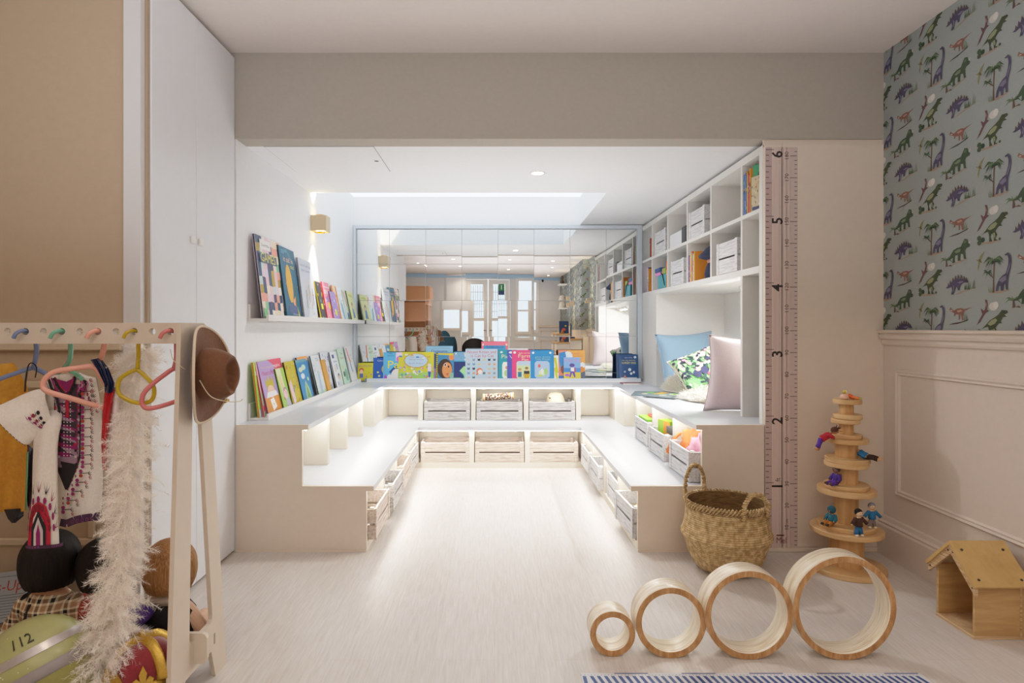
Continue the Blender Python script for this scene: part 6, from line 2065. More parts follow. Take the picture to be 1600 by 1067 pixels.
def deco_hang(fn):
    SLV = lambda x, y, d: fn(.25 + x * .17, .66 + y * .34, .0015 + d * .3)      # x -1..1 across the front, y 0..1 from mid sleeve to cuff
    emb([(-.62, .95), (-.62, .6), (-.4, .42), (0, .34), (.4, .42), (.62, .6), (.62, .95)], RED, SLV)
    for k in range(9):
        a = PI * k / 8
        emb(ell(-.55 * math.cos(a), .68 - .26 * math.sin(a), .09, .045, 7), '#7d1a26', SLV)
    emb([(-.36, .95), (-.36, .66), (0, .46), (.36, .66), (.36, .95)], BLK, SLV)
    emb([(-.22, .95), (-.22, .7), (0, .54), (.22, .7), (.22, .95)], '#cdbfc0', SLV)
    emb([(-.1, .95), (-.1, .74), (0, .62), (.1, .74), (.1, .95)], MAG, SLV)
    for k in range(9):
        a = PI * (k + .0) / 8
        cx_, cy_ = -.98 * math.cos(a), .66 - .46 * math.sin(a)
        emb(ell(cx_ * .84, .68 - .36 * math.sin(a), .09, .05, 7), MAG, SLV)
        col = BLK if k % 2 else '#8c2338'
        for da in (-.16, 0, .16):
            a2 = a + da
            emb([(cx_ * .92, cy_ + .02), (cx_ * .92 + .04, cy_ + .03), (-1.22 * math.cos(a2), .66 - .62 * math.sin(a2))], col, SLV)
    for k in range(24):
        a = -1.6 + k * .14
        emb([(a, .93), (a + .14, .93), (a + .14, 1.0), (a, 1.0)], '#43233f', SLV); emb(ell(a + .07, .965, .04, .02, 6), '#7a3a6c', SLV)


sleeve([A(86, 640, 1.69), A(76, 662, 1.665), A(71, 700, 1.655), A(70, 770, 1.650), A(69, 853, 1.648)], [.022, .034, .031, .033, .0385], 'hanging_sleeve', deco_hang, .5)

# navy and red satin cape
t = thing('satin_cape', 'shiny navy and red satin costume hung beside the feather boa', 'garment', (0, 0, 0))
f = cloth_between([(141, 562), (152, 577), (163, 600), (164, 616)], [(157, 559), (170, 576), (179, 598), (178, 612)], lambda u, v: 1.655 - .012 * math.sin(PI * u) - .008 * math.sin(12 * u + 4 * v))
m = MB(); m.grid(f, 12, 18); m.build('navy_yoke', paint('navy satin', '#1d2347', .25, .4, 60, .3), t, fixn=False)
f = cloth_between([(163, 614), (160, 650), (158, 690), (160, 734)], [(180, 608), (174, 640), (169, 690), (166, 735)], lambda u, v: 1.658 - .012 * math.sin(PI * u) - .006 * math.sin(9 * u + 4 * v))
m = MB(); m.grid(f, 10, 20); m.build('red_panel', paint('red satin', '#b5151f', .3, .4, 60, .2), t, fixn=False)
f = cloth_between([(176, 606), (172, 640), (168, 690), (166, 730)], [(186, 604), (186, 640), (184, 690), (180, 730)], lambda u, v: 1.668 - .012 * math.sin(PI * u))
m = MB(); m.grid(f, 8, 16); m.build('white_lining', paint('white satin', '#e3d8d4', .4, .4, 60, .1), t, fixn=False)

# white feather boa: curled plumes round a cord
m = MB()
bp_ = smooth_path([A(226, 545, 1.70), A(214, 564, 1.715), A(208, 600, 1.72), A(206, 640, 1.70), A(207, 690, 1.655), A(204, 745, 1.62), A(198, 800, 1.595), A(193, 850, 1.59), A(186, 900, 1.585), A(176, 945, 1.575), A(172, 985, 1.56), A(160, 1030, 1.54), A(140, 1066, 1.52), A(132, 1100, 1.50)], 8)
r = random.Random(21)
NB = len(bp_) - 1
wid = [.045, .062, .066, .066, .064, .062, .062, .062, .064, .07, .072, .074, .076, .076]
cord = MB(); cord.tube(bp_, .004, 6)
t = thing('feather_boa', 'long fluffy white feather boa hanging from the yellow hanger to the floor', 'feather boa', (0, 0, 0))
cord.build('cord', paint('boa cord', '#e9e2d6', .9), t)
for k in range(1250):
    s_ = r.random()
    kk = s_ * NB
    i = min(int(kk), NB - 1)
    p = bp_[i].lerp(bp_[i + 1], kk - i)
    tn = (bp_[i + 1] - bp_[i]).normalized()
    kw = s_ * (len(wid) - 1); j = min(int(kw), len(wid) - 2)
    wd = wid[j] + (wid[j + 1] - wid[j]) * (kw - j)
    if r.random() < .05: wd *= 1.35
    a_ = r.uniform(0, 2 * PI)
    o1 = tn.orthogonal().normalized()
    d = (Matrix.Rotation(a_, 3, tn) @ o1)
    d = (d + tn * r.uniform(-.5, .7) + Vector((0, 0, -.25))).normalized()
    L_ = wd * r.uniform(.75, 1.15)
    droop = Vector((r.gauss(0, .3), r.gauss(0, .3), -r.uniform(.2, .9))) * L_ * .55
    Q = [p, p + d * L_ * .4 + droop * .1, p + d * L_ * .75 + droop * .45, p + d * L_ + droop]
    side_ = d.cross(Vector((r.gauss(0, 1), r.gauss(0, 1), r.gauss(0, 1)))).normalized()
    nb = 9
    pts = [bz for bz in bez(*Q, n=nb)]
    for b_ in range(nb):
        A_, B_ = pts[b_], pts[b_ + 1]
        m.fv([m.v(A_ - side_ * .0006), m.v(A_ + side_ * .0006), m.v(B_ + side_ * .0005), m.v(B_ - side_ * .0005)], True)
        for sg in (-1, 1):
            for _ in range(4):
                ln = .020 * math.sin(PI * (b_ + .9) / (nb + 1.4)) * r.uniform(.6, 1.5)
                f0 = r.random()
                A2 = A_.lerp(B_, f0)
                tg = (B_ - A_).normalized()
                dr = (side_ * sg * r.uniform(.5, .9) + tg * .8 + Vector((r.gauss(0, .25), r.gauss(0, .25), r.gauss(0, .25)))).normalized()
                e_ = A2 + dr * ln
                m.fv([m.v(A2 - tg * .0006), m.v(A2 + tg * .0006), m.v(e_)], True)
m.build('plumage', sheer('feather', '#fffaf3', .6), t, fixn=False)

# ------------------------------------------------------------------ felt cowboy hat on the rack end
t = thing('cowboy_hat', 'brown felt cowboy hat with a cream brim edge hung flat on the rack end', 'hat', (0, 0, 0))
FELT = paint('brown felt', '#6e4528', .85, .35, 120, .12, sheen=.2)
HM = Matrix.Translation((XE + .030, 1.690, .898)) @ Matrix.Rotation(R(-6), 4, 'Z') @ Matrix(((0, 0, 1, 0), (1, 0, 0, 0), (0, 1, 0, 0), (0, 0, 0, 1)))   # local z -> +X, local x -> Y, local y -> Z


def brim(u, v, dz=0.0):
    a = 2 * PI * u
    r_ = .062 + (.118 - .062) * v
    rx, ry = r_ * .90, r_ * 1.12
    curl = (.030 if math.cos(a) < 0 else .014) * (v ** 2.0) * (abs(math.cos(a)) ** 1.5)
    dip = -.012 * (v ** 1.6) * (abs(math.sin(a)) ** 3)
    return (rx * math.cos(a), ry * math.sin(a), curl + dip + dz)


m = MB(); m.M = HM
m.grid(lambda u, v: brim(u, v), 64, 10, True, True); m.grid(lambda u, v: brim(u, v, -.0035), 64, 10, True, True)
m.build('brim', FELT, t, fixn=False)
m = MB(); m.M = HM; m.tube([Vector(brim(k / 64, 1.0)) + Vector((0, 0, -.0015)) for k in range(64)], .0038, 8, True); m.build('brim_edge', paint('cream cord', '#d8c6b0', .8), t)


def crown_(u, v):
    a = 2 * PI * u
    h_ = .076
    if v < .72:
        k = v / .72
        r_ = .066 - .020 * k ** 2.2
        z = h_ * k
    else:
        k = (v - .72) / .28
        r_ = .046 * (1 - k)
        z = h_ - .024 * math.sin(min(1, k * 1.5) * PI / 2) ** 1.2
    x, y = r_ * .92 * math.cos(a), r_ * 1.12 * math.sin(a)
    # two pinches at the front (downwards) and a crease along the top
    front = max(0, -math.sin(a)) ** 3
    pin = math.exp(-((abs(x) - .03) / .014) ** 2) * (.5 + .5 * front) * (max(0, min(1, (v - .3) / .4))) * .012
    y *= 1 + .02 * front * v
    if -.2 < math.sin(a) < .2 or v > .72:
        pass
    x -= math.copysign(pin, x) if abs(x) > 1e-6 else 0
    return (x, y, z)


m = MB(); m.M = HM; m.grid(crown_, 64, 28, True, True); bmesh.ops.remove_doubles(m.bm, verts=m.bm.verts, dist=.0003); m.build('crown', FELT, t)
m = MB(); m.M = HM; m.tube(smooth_path([(-.062, -.01, .018), (-.045, -.055, .040), (-.012, -.072, .072), (.02, -.074, .086), (.03, -.070, .088)], 6), .0013, 6)
m.tube(smooth_path([(-.09, .02, -.004), (-.115, .045, -.02), (-.125, .075, -.022)], 5), .0012, 6); m.build('chin_cord', paint('cream string', '#d8cbb6', .8), t)
m = MB(); m.M = HM; m.tube([(.012, -.076, .046), (.030, -.073, .046)], .004, 8); m.build('buckle', BRASS, t)


# ------------------------------------------------------------------ dolls sitting in the rack
def plaid(n):
    m_, nt_, b_ = nodes(n)
    tc_ = nt_.nodes.new('ShaderNodeTexCoord')
    sp = nt_.nodes.new('ShaderNodeSeparateXYZ'); nt_.links.new(tc_.outputs['Object'], sp.inputs[0])
    outs = []
    for ax, per in (('X', .034), ('Z', .034)):
        md = nt_.nodes.new('ShaderNodeMath'); md.operation = 'PINGPONG'; md.inputs[1].default_value = per / 2; nt_.links.new(sp.outputs[ax], md.inputs[0])
        rp_ = nt_.nodes.new('ShaderNodeValToRGB'); rp_.color_ramp.interpolation = 'CONSTANT'
        e = rp_.color_ramp.elements; e[0].position = 0; e[0].color = C('#17120f'); e[1].position = .28; e[1].color = C('#ead7b8'); k = e.new(.62); k.color = C('#a8805a')
        dv = nt_.nodes.new('ShaderNodeMath'); dv.operation = 'DIVIDE'; dv.inputs[1].default_value = per / 2; nt_.links.new(md.outputs[0], dv.inputs[0]); nt_.links.new(dv.outputs[0], rp_.inputs[0])
        outs.append(rp_.outputs[0])
    mx_ = nt_.nodes.new('ShaderNodeMix'); mx_.data_type = 'RGBA'; mx_.inputs[0].default_value = .5
    nt_.links.new(outs[0], mx_.inputs[6]); nt_.links.new(outs[1], mx_.inputs[7]); nt_.links.new(mx_.outputs[2], b_.inputs['Base Color'])
    b_.inputs['Roughness'].default_value = .9
    return m_


def hairmat(n, c1, c2):
    h_ = wood(n, c1, c2, (60, 60, 3), 5, .62, .3, .7, 1.0)
    h_.node_tree.nodes['Principled BSDF'].inputs['Specular IOR Level'].default_value = .25
    return h_


def big_doll(label, x, y, hz, hr, hair, cloth_mat, skin, hair_len, sleeves=True, rz=0.0, lean=0.0):
    """seated play doll facing away from the room's middle, head centre at height hz"""
    t = thing('play_doll', label, 'doll', (x, y, 0), rz, 'play dolls sitting in the rack')
    k = hr / .062
    sz = hz - .115 * k - .09
    sk_ = skinmat(skin)
    # continuous body: torso, neck, head, arms and legs from one skinned skeleton
    pts = [(0, 0, .128), (0, 0, .165), (0, .0, hz - .10 * k), (0, .0, hz - .062 * k), (0, .0, hz), (-.05 * k, 0, hz - .11 * k), (-.085 * k, .01, hz - .17 * k), (-.085 * k, .05, hz - .225 * k), (.05 * k, 0, hz - .11 * k), (.085 * k, .01, hz - .17 * k), (.085 * k, .05, hz - .225 * k), (-.035, .08, .120), (-.045, .16, .118), (.035, .08, .120), (.045, .16, .118)]
    ed = [(0, 1), (1, 2), (2, 3), (3, 4), (2, 5), (5, 6), (6, 7), (2, 8), (8, 9), (9, 10), (0, 11), (11, 12), (0, 13), (13, 14)]
    rad = [.036, .042, .034 * k, .020 * k, .048 * k, .020 * k, .017 * k, .013 * k, .020 * k, .017 * k, .013 * k, .028, .022, .028, .022]
    me = bpy.data.meshes.new('body'); me.from_pydata(pts, ed, [])
    o = bpy.data.objects.new('body', me); COL.objects.link(o); o.parent = t
    o.modifiers.new('skin', 'SKIN')
    for i, q_ in enumerate(rad):
        me.skin_vertices[0].data[i].radius = (q_, q_); me.skin_vertices[0].data[i].use_root = i == 0
    sb = o.modifiers.new('sub', 'SUBSURF'); sb.levels = sb.render_levels = 2
    me.materials.append(sk_)
    # face on the far side, ears
    m = MB(); m.ball((0, .0, hz), (.050 * k, .052 * k, .056 * k), 20, 14); hd = m.build('head', sk_, t)
    m = MB()
    for s_ in (-1, 1): m.ball((s_ * .019 * k, .048 * k, hz + .002), (.007 * k, .005 * k, .008 * k), 10, 6)
    m.build('eyes', DARK, hd)
    m = MB(); m.ball((0, .053 * k, hz - .012 * k), .006 * k, 10, 6); m.build('nose', sk_, hd)
    m = MB(); m.tube([(-.012 * k, .047 * k, hz - .029 * k), (0, .050 * k, hz - .031 * k), (.012 * k, .047 * k, hz - .029 * k)], .0025 * k, 6); m.build('mouth', paint('doll lip', '#b2544c', .5), hd)
    m = MB()
    for s_ in (-1, 1): m.ball((s_ * .051 * k, .0, hz - .006), (.006 * k, .010 * k, .014 * k), 8, 6)
    m.build('ears', sk_, hd)
    # hair: bob hugging the skull, open at the face
    def hf(u, v):
        a = 2 * PI * u
        face = max(0, math.sin(a))                    # towards the face
        st = 1 + .022 * math.sin(26 * a) * v + .012 * math.sin(57 * a + 2)
        if v < .5:
            ph = PI * .5 * v / .5
            rr3, zz_ = hr * math.sin(ph), hz + .004 + hr * 1.05 * math.cos(ph)
        else:
            k_ = (v - .5) / .5
            drop = hair_len * hr * (1 - .85 * min(1, max(0, (face - .55) * 4)))
            rr3, zz_ = hr * (1 + .02 * math.sin(PI * k_) - .20 * k_ ** 2.2), hz + .004 - drop * k_
        return (rr3 * st * math.cos(a), rr3 * st * math.sin(a), zz_)
    m = MB(); m.grid(hf, 72, 22, True, True); m.grid(lambda u, v: Vector((0, 0, hz)).lerp(Vector(hf(u, v)), .955), 72, 22, True, True)
    m.build('hair', hair, t, fixn=False)
    # clothes
    m = MB()
    m.lathe([(.060, .096), (.064, .13), (.060, .165), (.058 * k, hz - .15 * k), (.056 * k, hz - .105 * k), (.040 * k, hz - .082 * k), (.024 * k, hz - .070 * k)], 28, (0, 0, 0), True, 1.12, .85)
    m.build('top', cloth_mat, t)
    if sleeves:
        for s_ in (-1, 1):
            m = MB(); m.tube(smooth_path([(s_ * .040 * k, 0, hz - .098 * k), (s_ * .068 * k, .004, hz - .13 * k), (s_ * .090 * k, .012, hz - .172 * k), (s_ * .090 * k, .036, hz - .205 * k)], 4), [.026 * k + .004 * math.sin(i) for i in range(13)], 14, False, True); m.build('sleeve', cloth_mat, t)
    return t


BH = hairmat('black doll hair', '#0c0908', '#241b16')
GH = hairmat('golden brown doll hair', '#7d5432', '#c08e5c')
d1 = big_doll('doll with a black bob and a brown checked shirt, back turned, behind the helmet', -1.312, 1.815, .345, .078, BH, plaid('brown plaid'), '#c08a68', 1.0)
m = MB()
for s_ in (-1,):
    m.tube(smooth_path([(s_ * .022, -.050, .232), (s_ * .030, -.058, .19), (s_ * .036, -.060, .13)], 4), .009, 8, flat=.3)
m.build('brace_strap', paint('brown strap', '#3a2c28', .8), d1)
d2 = big_doll('doll with black hair and a red patterned top, half hidden behind the feather boa', -1.165, 1.83, .325, .070, BH, paint('red print', '#a8433c', .9, .5, 300, .5), '#b98062', 1.0)
d3 = big_doll('doll with golden brown hair and a black waistcoat, back turned, by the rack end', -.956, 1.808, .325, .074, GH, paint('black waistcoat', '#17151a', .85, .4, 120, .1), '#d9b094', .92, False)
m = MB(); m.lathe([(.046, .236), (.050, .228), (.040, .250), (.028, .252)], 28, (0, 0, 0), True, 1.1, .95); m.build('cream_collar', paint('cream collar', '#d8c6b6', .9), d3)
m = MB(); r = random.Random(5)
m.grid(lambda u, v: (-1.02 + .035 * math.cos(2 * PI * u) * math.sin(PI * v) * (1 + .4 * math.sin(7 * u * PI)), 1.75 + .03 * math.sin(2 * PI * u) * math.sin(PI * v), .205 + .03 * math.cos(PI * v) + .008 * math.sin(9 * PI * u)), 24, 10, True, True)
tag(m.build('cloth_bow', paint('purple cloth', '#5a3a94', .8, .5, 80, .2), fixn=False), 'small purple cloth bow between the feather boa and the fair doll', 'bow')
m = MB()
m.grid(lambda u, v: (-1.005 + .045 * math.cos(2 * PI * u) * math.sin(PI * .9 * v) * (1 + .25 * math.sin(5 * u * 2 * PI)), 1.755 + .035 * math.sin(2 * PI * u) * math.sin(PI * .9 * v), .075 + .10 * (1 - v) + .01 * math.sin(11 * PI * u)), 30, 10, True, True)
tag(m.build('tulle_skirt', sheer('tulle', '#d8cfdc', .6), fixn=False), 'small white tulle skirt below the purple bow in the rack', 'costume')

# ------------------------------------------------------------------ toy fire helmet
t = thing('fire_helmet', 'yellow green toy fire helmet numbered in black, tipped over beside the feather boa', 'helmet', (0, 0, 0))
GM = paint('helmet green', '#a9a972', .25, .02, 60, .03)
HH = Matrix.Translation((-1.150, 1.545, .166)) @ Matrix.Rotation(R(-29), 4, 'Y') @ Matrix.Rotation(R(-8), 4, 'X')


def dome(a, z, d=0.0):
    """a: azimuth (0 = towards +x, -90 deg = towards camera); z: 0..1 height"""
    ph = math.asin(min(1, max(0, z)))
    r_ = math.cos(ph)
    return (( .138 + d) * r_ * math.cos(a), (.112 + d) * r_ * math.sin(a), (.128 + d) * math.sin(ph))


m = MB(); m.M = HH
m.grid(lambda u, v: dome(2 * PI * u, math.sin(v * PI / 2)), 56, 20, True, True); bmesh.ops.remove_doubles(m.bm, verts=m.bm.verts, dist=.0004); m.build('shell', GM, t)
m = MB(); m.M = HH; m.grid(lambda u, v: dome(2 * PI * u, .25 + .15 * v, .0016), 56, 3, True, True); m.build('reflective_band', paint('silver tape', '#bdb6b4', .3, metal=.5), t)
m = MB(); m.M = HH; m.lathe([(1.0, -.028), (1.02, -.026), (1.03, -.004), (1.0, .002)], 56, (0, 0, 0), True, .142, .116); m.bm.transform(Matrix.Identity(4)); m.build('brim_trim', paint('grey trim', '#8f8684', .45), t)
m = MB(); m.M = HH
m.grid(lambda u, v: ((.150 - .012 * v) * math.cos(-PI * .5 + (u - .5) * 2.6 + .9) * .96, (.122 - .01 * v) * math.sin(-PI * .5 + (u - .5) * 2.6 + .9), -.025 - .085 * v), 24, 6); m.build('neck_flap', paint('olive cloth', '#8f8a4c', .8, .4, 90, .1), t, fixn=False)
m = MB(); m.M = HH


def on_dome(x, z):
    return dome(R(-58) + x, z, .0022)


fs, w2 = text_polys('112')
m.c = C('#2c2a1e')
for f_ in fs:
    m.fv([m.v(on_dome((p.x - w2 / 2) * .30, .50 + p.y * .27)) for p in f_])
for dx, dz in ((0, 0), (.05, .02), (-.05, .02), (.03, -.05), (-.03, -.05), (0, .06), (.06, .08)):
    m.fv([m.v(dome(R(-122) + dx + a_, .50 + dz + b_, .002)) for a_, b_ in ell(0, 0, .014, .016, 7)])
m.build('number_print', INK, t, fixn=False)
m = MB(); m.M = HH; r = random.Random(9)
for _ in range(26):
    a0, z0 = R(r.uniform(-130, -50)), r.uniform(.05, .8)
    m.fv([m.v(dome(a0 + a_, z0 + b_, .002)) for a_, b_ in ell(0, 0, .012 * r.uniform(.4, 1), .012 * r.uniform(.4, 1), 6)])
m.build('speckle', paint('pale speck', '#f4f2cf', .3), t, fixn=False)

# ------------------------------------------------------------------ velvet dressing-up crown
t = thing('coronet', 'red velvet dressing-up crown with gold arches, behind the rack leg', 'crown', (-.918, 1.602, .0925))
VEL = paint('red velvet', '#86101e', .8, .3, 200, .2, sheen=.7)
GOLD = paint('gold cloth', '#cfa544', .35, .4, 180, .15, metal=.55)
m = MB()
m.grid(lambda u, v: (.076 * (1 + .12 * math.sin(PI * v)) * math.cos(2 * PI * u) * math.cos(v * PI / 2) ** .55 * (1 + .08 * math.cos(8 * PI * u)), .076 * (1 + .12 * math.sin(PI * v)) * math.sin(2 * PI * u) * math.cos(v * PI / 2) ** .55 * (1 + .08 * math.cos(8 * PI * u)), .02 + .100 * math.sin(v * PI / 2)), 64, 16, True, True)
m.build('velvet_cap', VEL, t, fixn=False)
m = MB(); m.lathe([(.073, 0), (.080, .002), (.081, .040), (.074, .042)], 48); m.build('gold_band', GOLD, t)
for k in range(8):
    a = 2 * PI * k / 8 - .25
    u_ = Vector((-math.sin(a), math.cos(a), 0)); n_ = Vector((math.cos(a), math.sin(a), 0))
    m = MB()
    kz = 1.25
    shp = [(-.012, 0), (.012, 0), (.006, .012), (.020, .010), (.024, .022), (.014, .028), (.006, .020), (.009, .034), (0, .052), (-.009, .034), (-.006, .020), (-.014, .028), (-.024, .022), (-.020, .010), (-.006, .012)] if k % 2 else [(0, 0), (.022, .024), (0, .048), (-.022, .024)]
    m.extr([n_ * (.083 + y_ * .06) + u_ * x_ + Vector((0, 0, .030 + y_ * kz)) for x_, y_ in shp], n_ * .004); m.build('fleur_point', GOLD, t)
for k in range(2):
    a = PI * k / 2 + 1.05
    m = MB()
    path = [Vector((math.cos(a) * .088 * math.cos(ph), math.sin(a) * .088 * math.cos(ph), .045 + .085 * math.sin(ph) - .010 * math.exp(-((ph - PI / 2) / .25) ** 2))) for ph in [PI * i / 20 for i in range(21)]]
    m.tube(path, .013, 10, flat=.3); m.build('gold_arch', GOLD, t)
m = MB(); m.lathe([(0, .112), (.010, .114), (.007, .124), (.009, .130), (.005, .138), (.003, .146), (0, .150)], 12); m.build('finial', GOLD, t)
m = MB()
for k in range(8):
    a = 2 * PI * k / 8 - .05
    m.ball((math.cos(a) * .083, math.sin(a) * .083, .021), (.007, .007, .009), 8, 6)
m.build('jewel', paint('crown jewel', '#21408c', .15), t)

# ------------------------------------------------------------------ printed card behind the dolls
t = None
m = MB()
w_, h_ = .36, .205
m.mi = 0; m.c = C('#a9b0b4'); m.box(0, w_, 0, .003, 0, h_)
m.mi = 1
pl = lambda x, z: (x, -.0006, z)
m.text('Dress-Up Box', .034, .146, .046, '#b5422f', pl, .27, .18)
for k in range(9):
    m.c = C('#4a4e54'); m.fv([m.v(pl(a, b_)) for a, b_ in ((.03, .132 - k * .0085), (.33, .132 - k * .0085), (.33, .1335 - k * .0085), (.03, .1335 - k * .0085))])
m.c = C('#5a6068'); m.fv([m.v(pl(a, b_)) for a, b_ in ((.04, .190), (.30, .190), (.30, .1915), (.04, .1915))])
r = random.Random(8)
for k in range(30):
    m.c = C(r.choice(['#c98a2c', '#d9a83a', '#8c4a3c', '#b5702c', '#5a5a68'])); m.fv([m.v(pl(a, b_)) for a, b_ in ell(r.uniform(.02, .34), r.uniform(.006, .048), r.uniform(.008, .02), r.uniform(.006, .016), 7, r.random())])
o = m.build('display_card', [INK, INK], fixn=False)
tag(o, 'grey printed card with red script lettering standing behind the checked doll', 'card')
o.matrix_world = Matrix.Translation((-1.745, 1.985, .002)) @ Matrix.Rotation(R(-7), 4, 'Y') @ Matrix.Rotation(R(-12), 4, 'X')

# ------------------------------------------------------------------ things of the room seen in the mirror
BROWN = paint('saddle brown', '#8a5a36', .5, .05, 20, .05)
t = thing('cupboard', 'saddle brown cupboard with a rounded top rail, seen in the mirror', 'cupboard', (0, 0, 0))
m = MB(); m.box(-2.18, -1.22, -1.6, -1.02, .06, 1.50, .004); m.box(-2.16, -1.24, -1.58, -1.04, 0, .06); m.build('carcass', BROWN, t)
for a, b_ in ((-2.17, -1.705), (-1.695, -1.23)):
    m = MB(); m.box(a, b_, -1.02, -1.0, .08, 1.48, .003); d = m.build('door', BROWN, t)
    k = MB(); k.ball((b_ - .05 if a < -2 else a + .05, -.99, .85), .014, 10, 6); k.build('knob', BRASS, d)
m = MB(); m.box(-2.19, -1.20, -1.6, -.97, 1.50, 1.78, .04, 4); m.build('top_rail', paint('saddle brown rail', '#9a6a44', .45), t)
m = MB(); m.grid(lambda u, v: (-1.16 + .56 * u, YF + .035, 2.28 - .76 * v), 2, 8)
t = thing('roller_blind', 'white roller blind drawn halfway over a window, seen in the mirror', 'blind', (0, 0, 0))
m.build('blind_fabric', paint('blind fabric', '#e6e7ea', .8), t, fixn=False)
m = MB(); m.tube([(-1.17, YF + .05, 2.265), (-.59, YF + .05, 2.265)], .02, 12); m.tube([(-1.16, YF + .036, 1.52), (-.60, YF + .036, 1.52)], .008, 8); m.build('roller', RIM, t)
m = MB(); m.c = C('#2f8a4c'); m.box(.10, .24, YF - .022, YF - .020, 1.90, 2.06)
m.c = C('#f2f4f2'); m.poly([(.16, YF - .0195, 1.93), (.18, YF - .0195, 1.93), (.18, YF - .0195, 2.03), (.16, YF - .0195, 2.03)]); m.c = C('#24406e'); m.box(.10, .24, YF - .022, YF - .020, 1.80, 1.899)
tag(m.build('door_sign', INK), 'green and navy sign stuck to the glazed door, seen in the mirror', 'sign')
t = thing('security_camera', 'small black dome camera under the street ceiling, seen in the mirror', 'camera', (1.08, YF + .06, 2.17))
m = MB(); m.lathe([(0, .05), (.03, .05), (.034, .02), (.024, 0)], 16); m.build('mount', DARK, t)
m = MB(); m.ball((0, 0, 0), .03, 14, 8); m.build('lens_dome', paint('smoked dome', '#16161a', .1), t)


def sconce2(label, x, y):
    t = thing('wall_sconce', label, 'wall lamp', (x, y, 1.55))
    m = MB()
    for a in ((-.1, 0, -.05, -.046), (-.1, 0, .046, .05), (-.004, 0, -.046, .046), (-.1, -.096, -.046, .046)):
        m.box(a[0], a[1], a[2], a[3], -.05, .05)
    m.build('shade', MATS['champagne metal'], t)
    m = MB(); m.lathe([(0, -.045), (.03, -.045)], 16, (-.05, 0, 0)); m.lathe([(0, .045), (.03, .045)], 16, (-.05, 0, 0)); m.build('lamp_lens', MATS['sconce lens'], t)
    for rx, zz in ((0, -.06), (PI, .06)):
        spot('paper sconce beam', (x - .052, y, 1.55 + zz), (rx, 0, 0), SCON * .6, R(62), .35, (1, .8, .4), .012)


sconce2('square wall lamp on the wallpaper by the chimney breast edge, seen in the mirror', XR, -.95)
sconce2('square wall lamp glowing on the papered chimney breast, seen in the mirror', 1.65, -2.2)
for z, lab in ((1.95, 'upper floating wooden shelf with a small ornament on the chimney breast, seen in the mirror'), (1.47, 'lower floating shelf carrying a pale basket on the chimney breast, seen in the mirror')):
    m = MB(); m.box(1.45, 1.65, -3.3, -2.75, z, z + .03, .002); tag(m.build('floating_shelf', WHITE), lab, 'shelf')
m = MB(); m.lathe([(0, 0), (.05, 0), (.06, .05), (.03, .12), (.04, .17), (.02, .24), (0, .25)], 16, (1.55, -3.0, 1.981)); tag(m.build('ornament', paint('dark ornament', '#5a4634', .6)), 'small dark ornament standing on the upper floating shelf, seen in the mirror', 'ornament')
m = MB(); m.lathe([(0, 0), (.09, 0), (.10, .04), (.085, .12), (.05, .16), (0, .165)], 20, (1.55, -3.0, 1.501)); tag(m.build('round_basket', paint('pale weave', '#d8cdbc', .8, .5, 120, .1)), 'pale round basket on the lower floating shelf, seen in the mirror', 'basket')
t = thing('low_cabinet', 'low oak and white cabinet along the papered wall, seen in the mirror', 'cabinet', (0, 0, 0))
OAK = wood('oak', '#b98f5c', '#dab684', (1, 8, 8), 5, .5)
m = MB(); m.box(1.22, 1.638, -2.6, -1.35, .0, .80, .002); m.build('carcass', WHITE, t)
m = MB(); m.box(1.20, 1.64, -2.62, -1.33, .80, .83, .002); m.build('worktop', OAK, t)
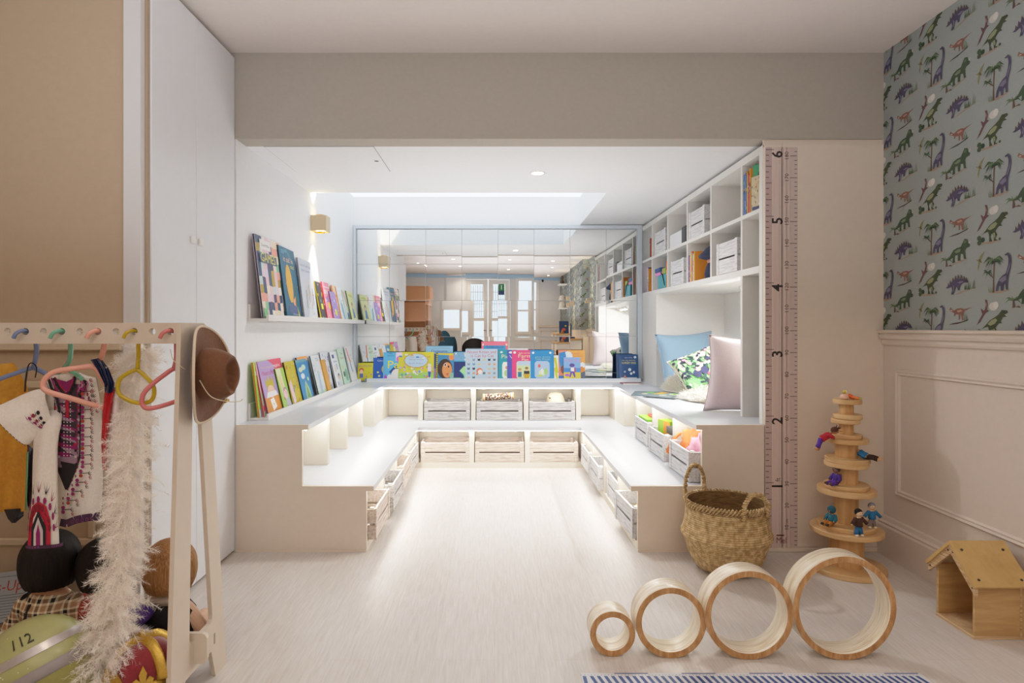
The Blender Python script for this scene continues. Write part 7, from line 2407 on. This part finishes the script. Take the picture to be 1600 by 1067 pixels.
for k in range(3):
    m = MB(); m.box(1.205, 1.22, -2.59 + k * .415, -2.185 + k * .415, .07, .79, .002); d = m.build('door', OAK if k == 1 else WHITE, t)
    k2 = MB(); k2.ball((1.20, -2.25 + k * .415, .6), .012, 8, 6); k2.build('knob', DARK, d)
o = book('dark blue picture book standing on the low cabinet, seen in the mirror', .22, .30, .012, '#1f3b66', [('e', .5, .3, .2, .12, '#c8503c'), ('e', .3, .6, .1, .06, '#d9c24a')], None, None)
o.matrix_world = Matrix.Translation((1.52, -1.55, .831)) @ Matrix.Rotation(R(180), 4, 'Z') @ Matrix.Rotation(R(-10), 4, 'X')
for i, (x, y, c_) in enumerate(((1.36, -1.45, '#b5743a'), (1.40, -1.75, '#7a5230'))):
    m = MB(); m.lathe([(0, 0), (.035, 0), (.04, .03), (.02, .05), (.026, .07), (0, .085)], 14, (x, y, .8305)); tag(m.build('wooden_toy', paint('wood toy %d' % i, c_, .5)), ('amber', 'dark brown')[i] + ' turned wooden toy on the low cabinet, seen in the mirror', 'toy')


def tub_chair(label, x, y, rz, mat, w_, h_):
    t = thing('tub_chair', label, 'chair', (x, y, 0), rz)
    m = MB(); m.grid(lambda u, v: (w_ / 2 * math.cos(PI * u), .9 * w_ / 2 * math.sin(PI * u) * 1.0, .38 + (h_ - .38) * v * math.sin(PI * u) ** .5), 24, 8); m.grid(lambda u, v: (.88 * w_ / 2 * math.cos(PI * u), .88 * .9 * w_ / 2 * math.sin(PI * u), .38 + (h_ - .38) * v * math.sin(PI * u) ** .5), 24, 8)
    m.build('backrest', mat, t, fixn=False)
    m = MB(); m.box(-w_ / 2, w_ / 2, -w_ * .38, w_ * .40, .36, .44, .03, 3); m.build('seat', mat, t)
    for sx in (-1, 1):
        for sy in (-1, 1):
            m = MB(); m.tube([(sx * w_ * .36, sy * w_ * .30, .37), (sx * w_ * .42, sy * w_ * .34, 0)], [.018, .012], 8); m.build('leg', OAK, t)


tub_chair('teal upholstered tub chair with a rounded back, seen in the mirror', -.86, -.85, R(180), paint('teal velvet', '#2f5a72', .8, .3, 60, .1), .36, .92)
tub_chair('black tub chair with a rounded back, seen in the mirror', -.36, -1.5, R(180), paint('black leather', '#1d1a19', .5), .50, .80)
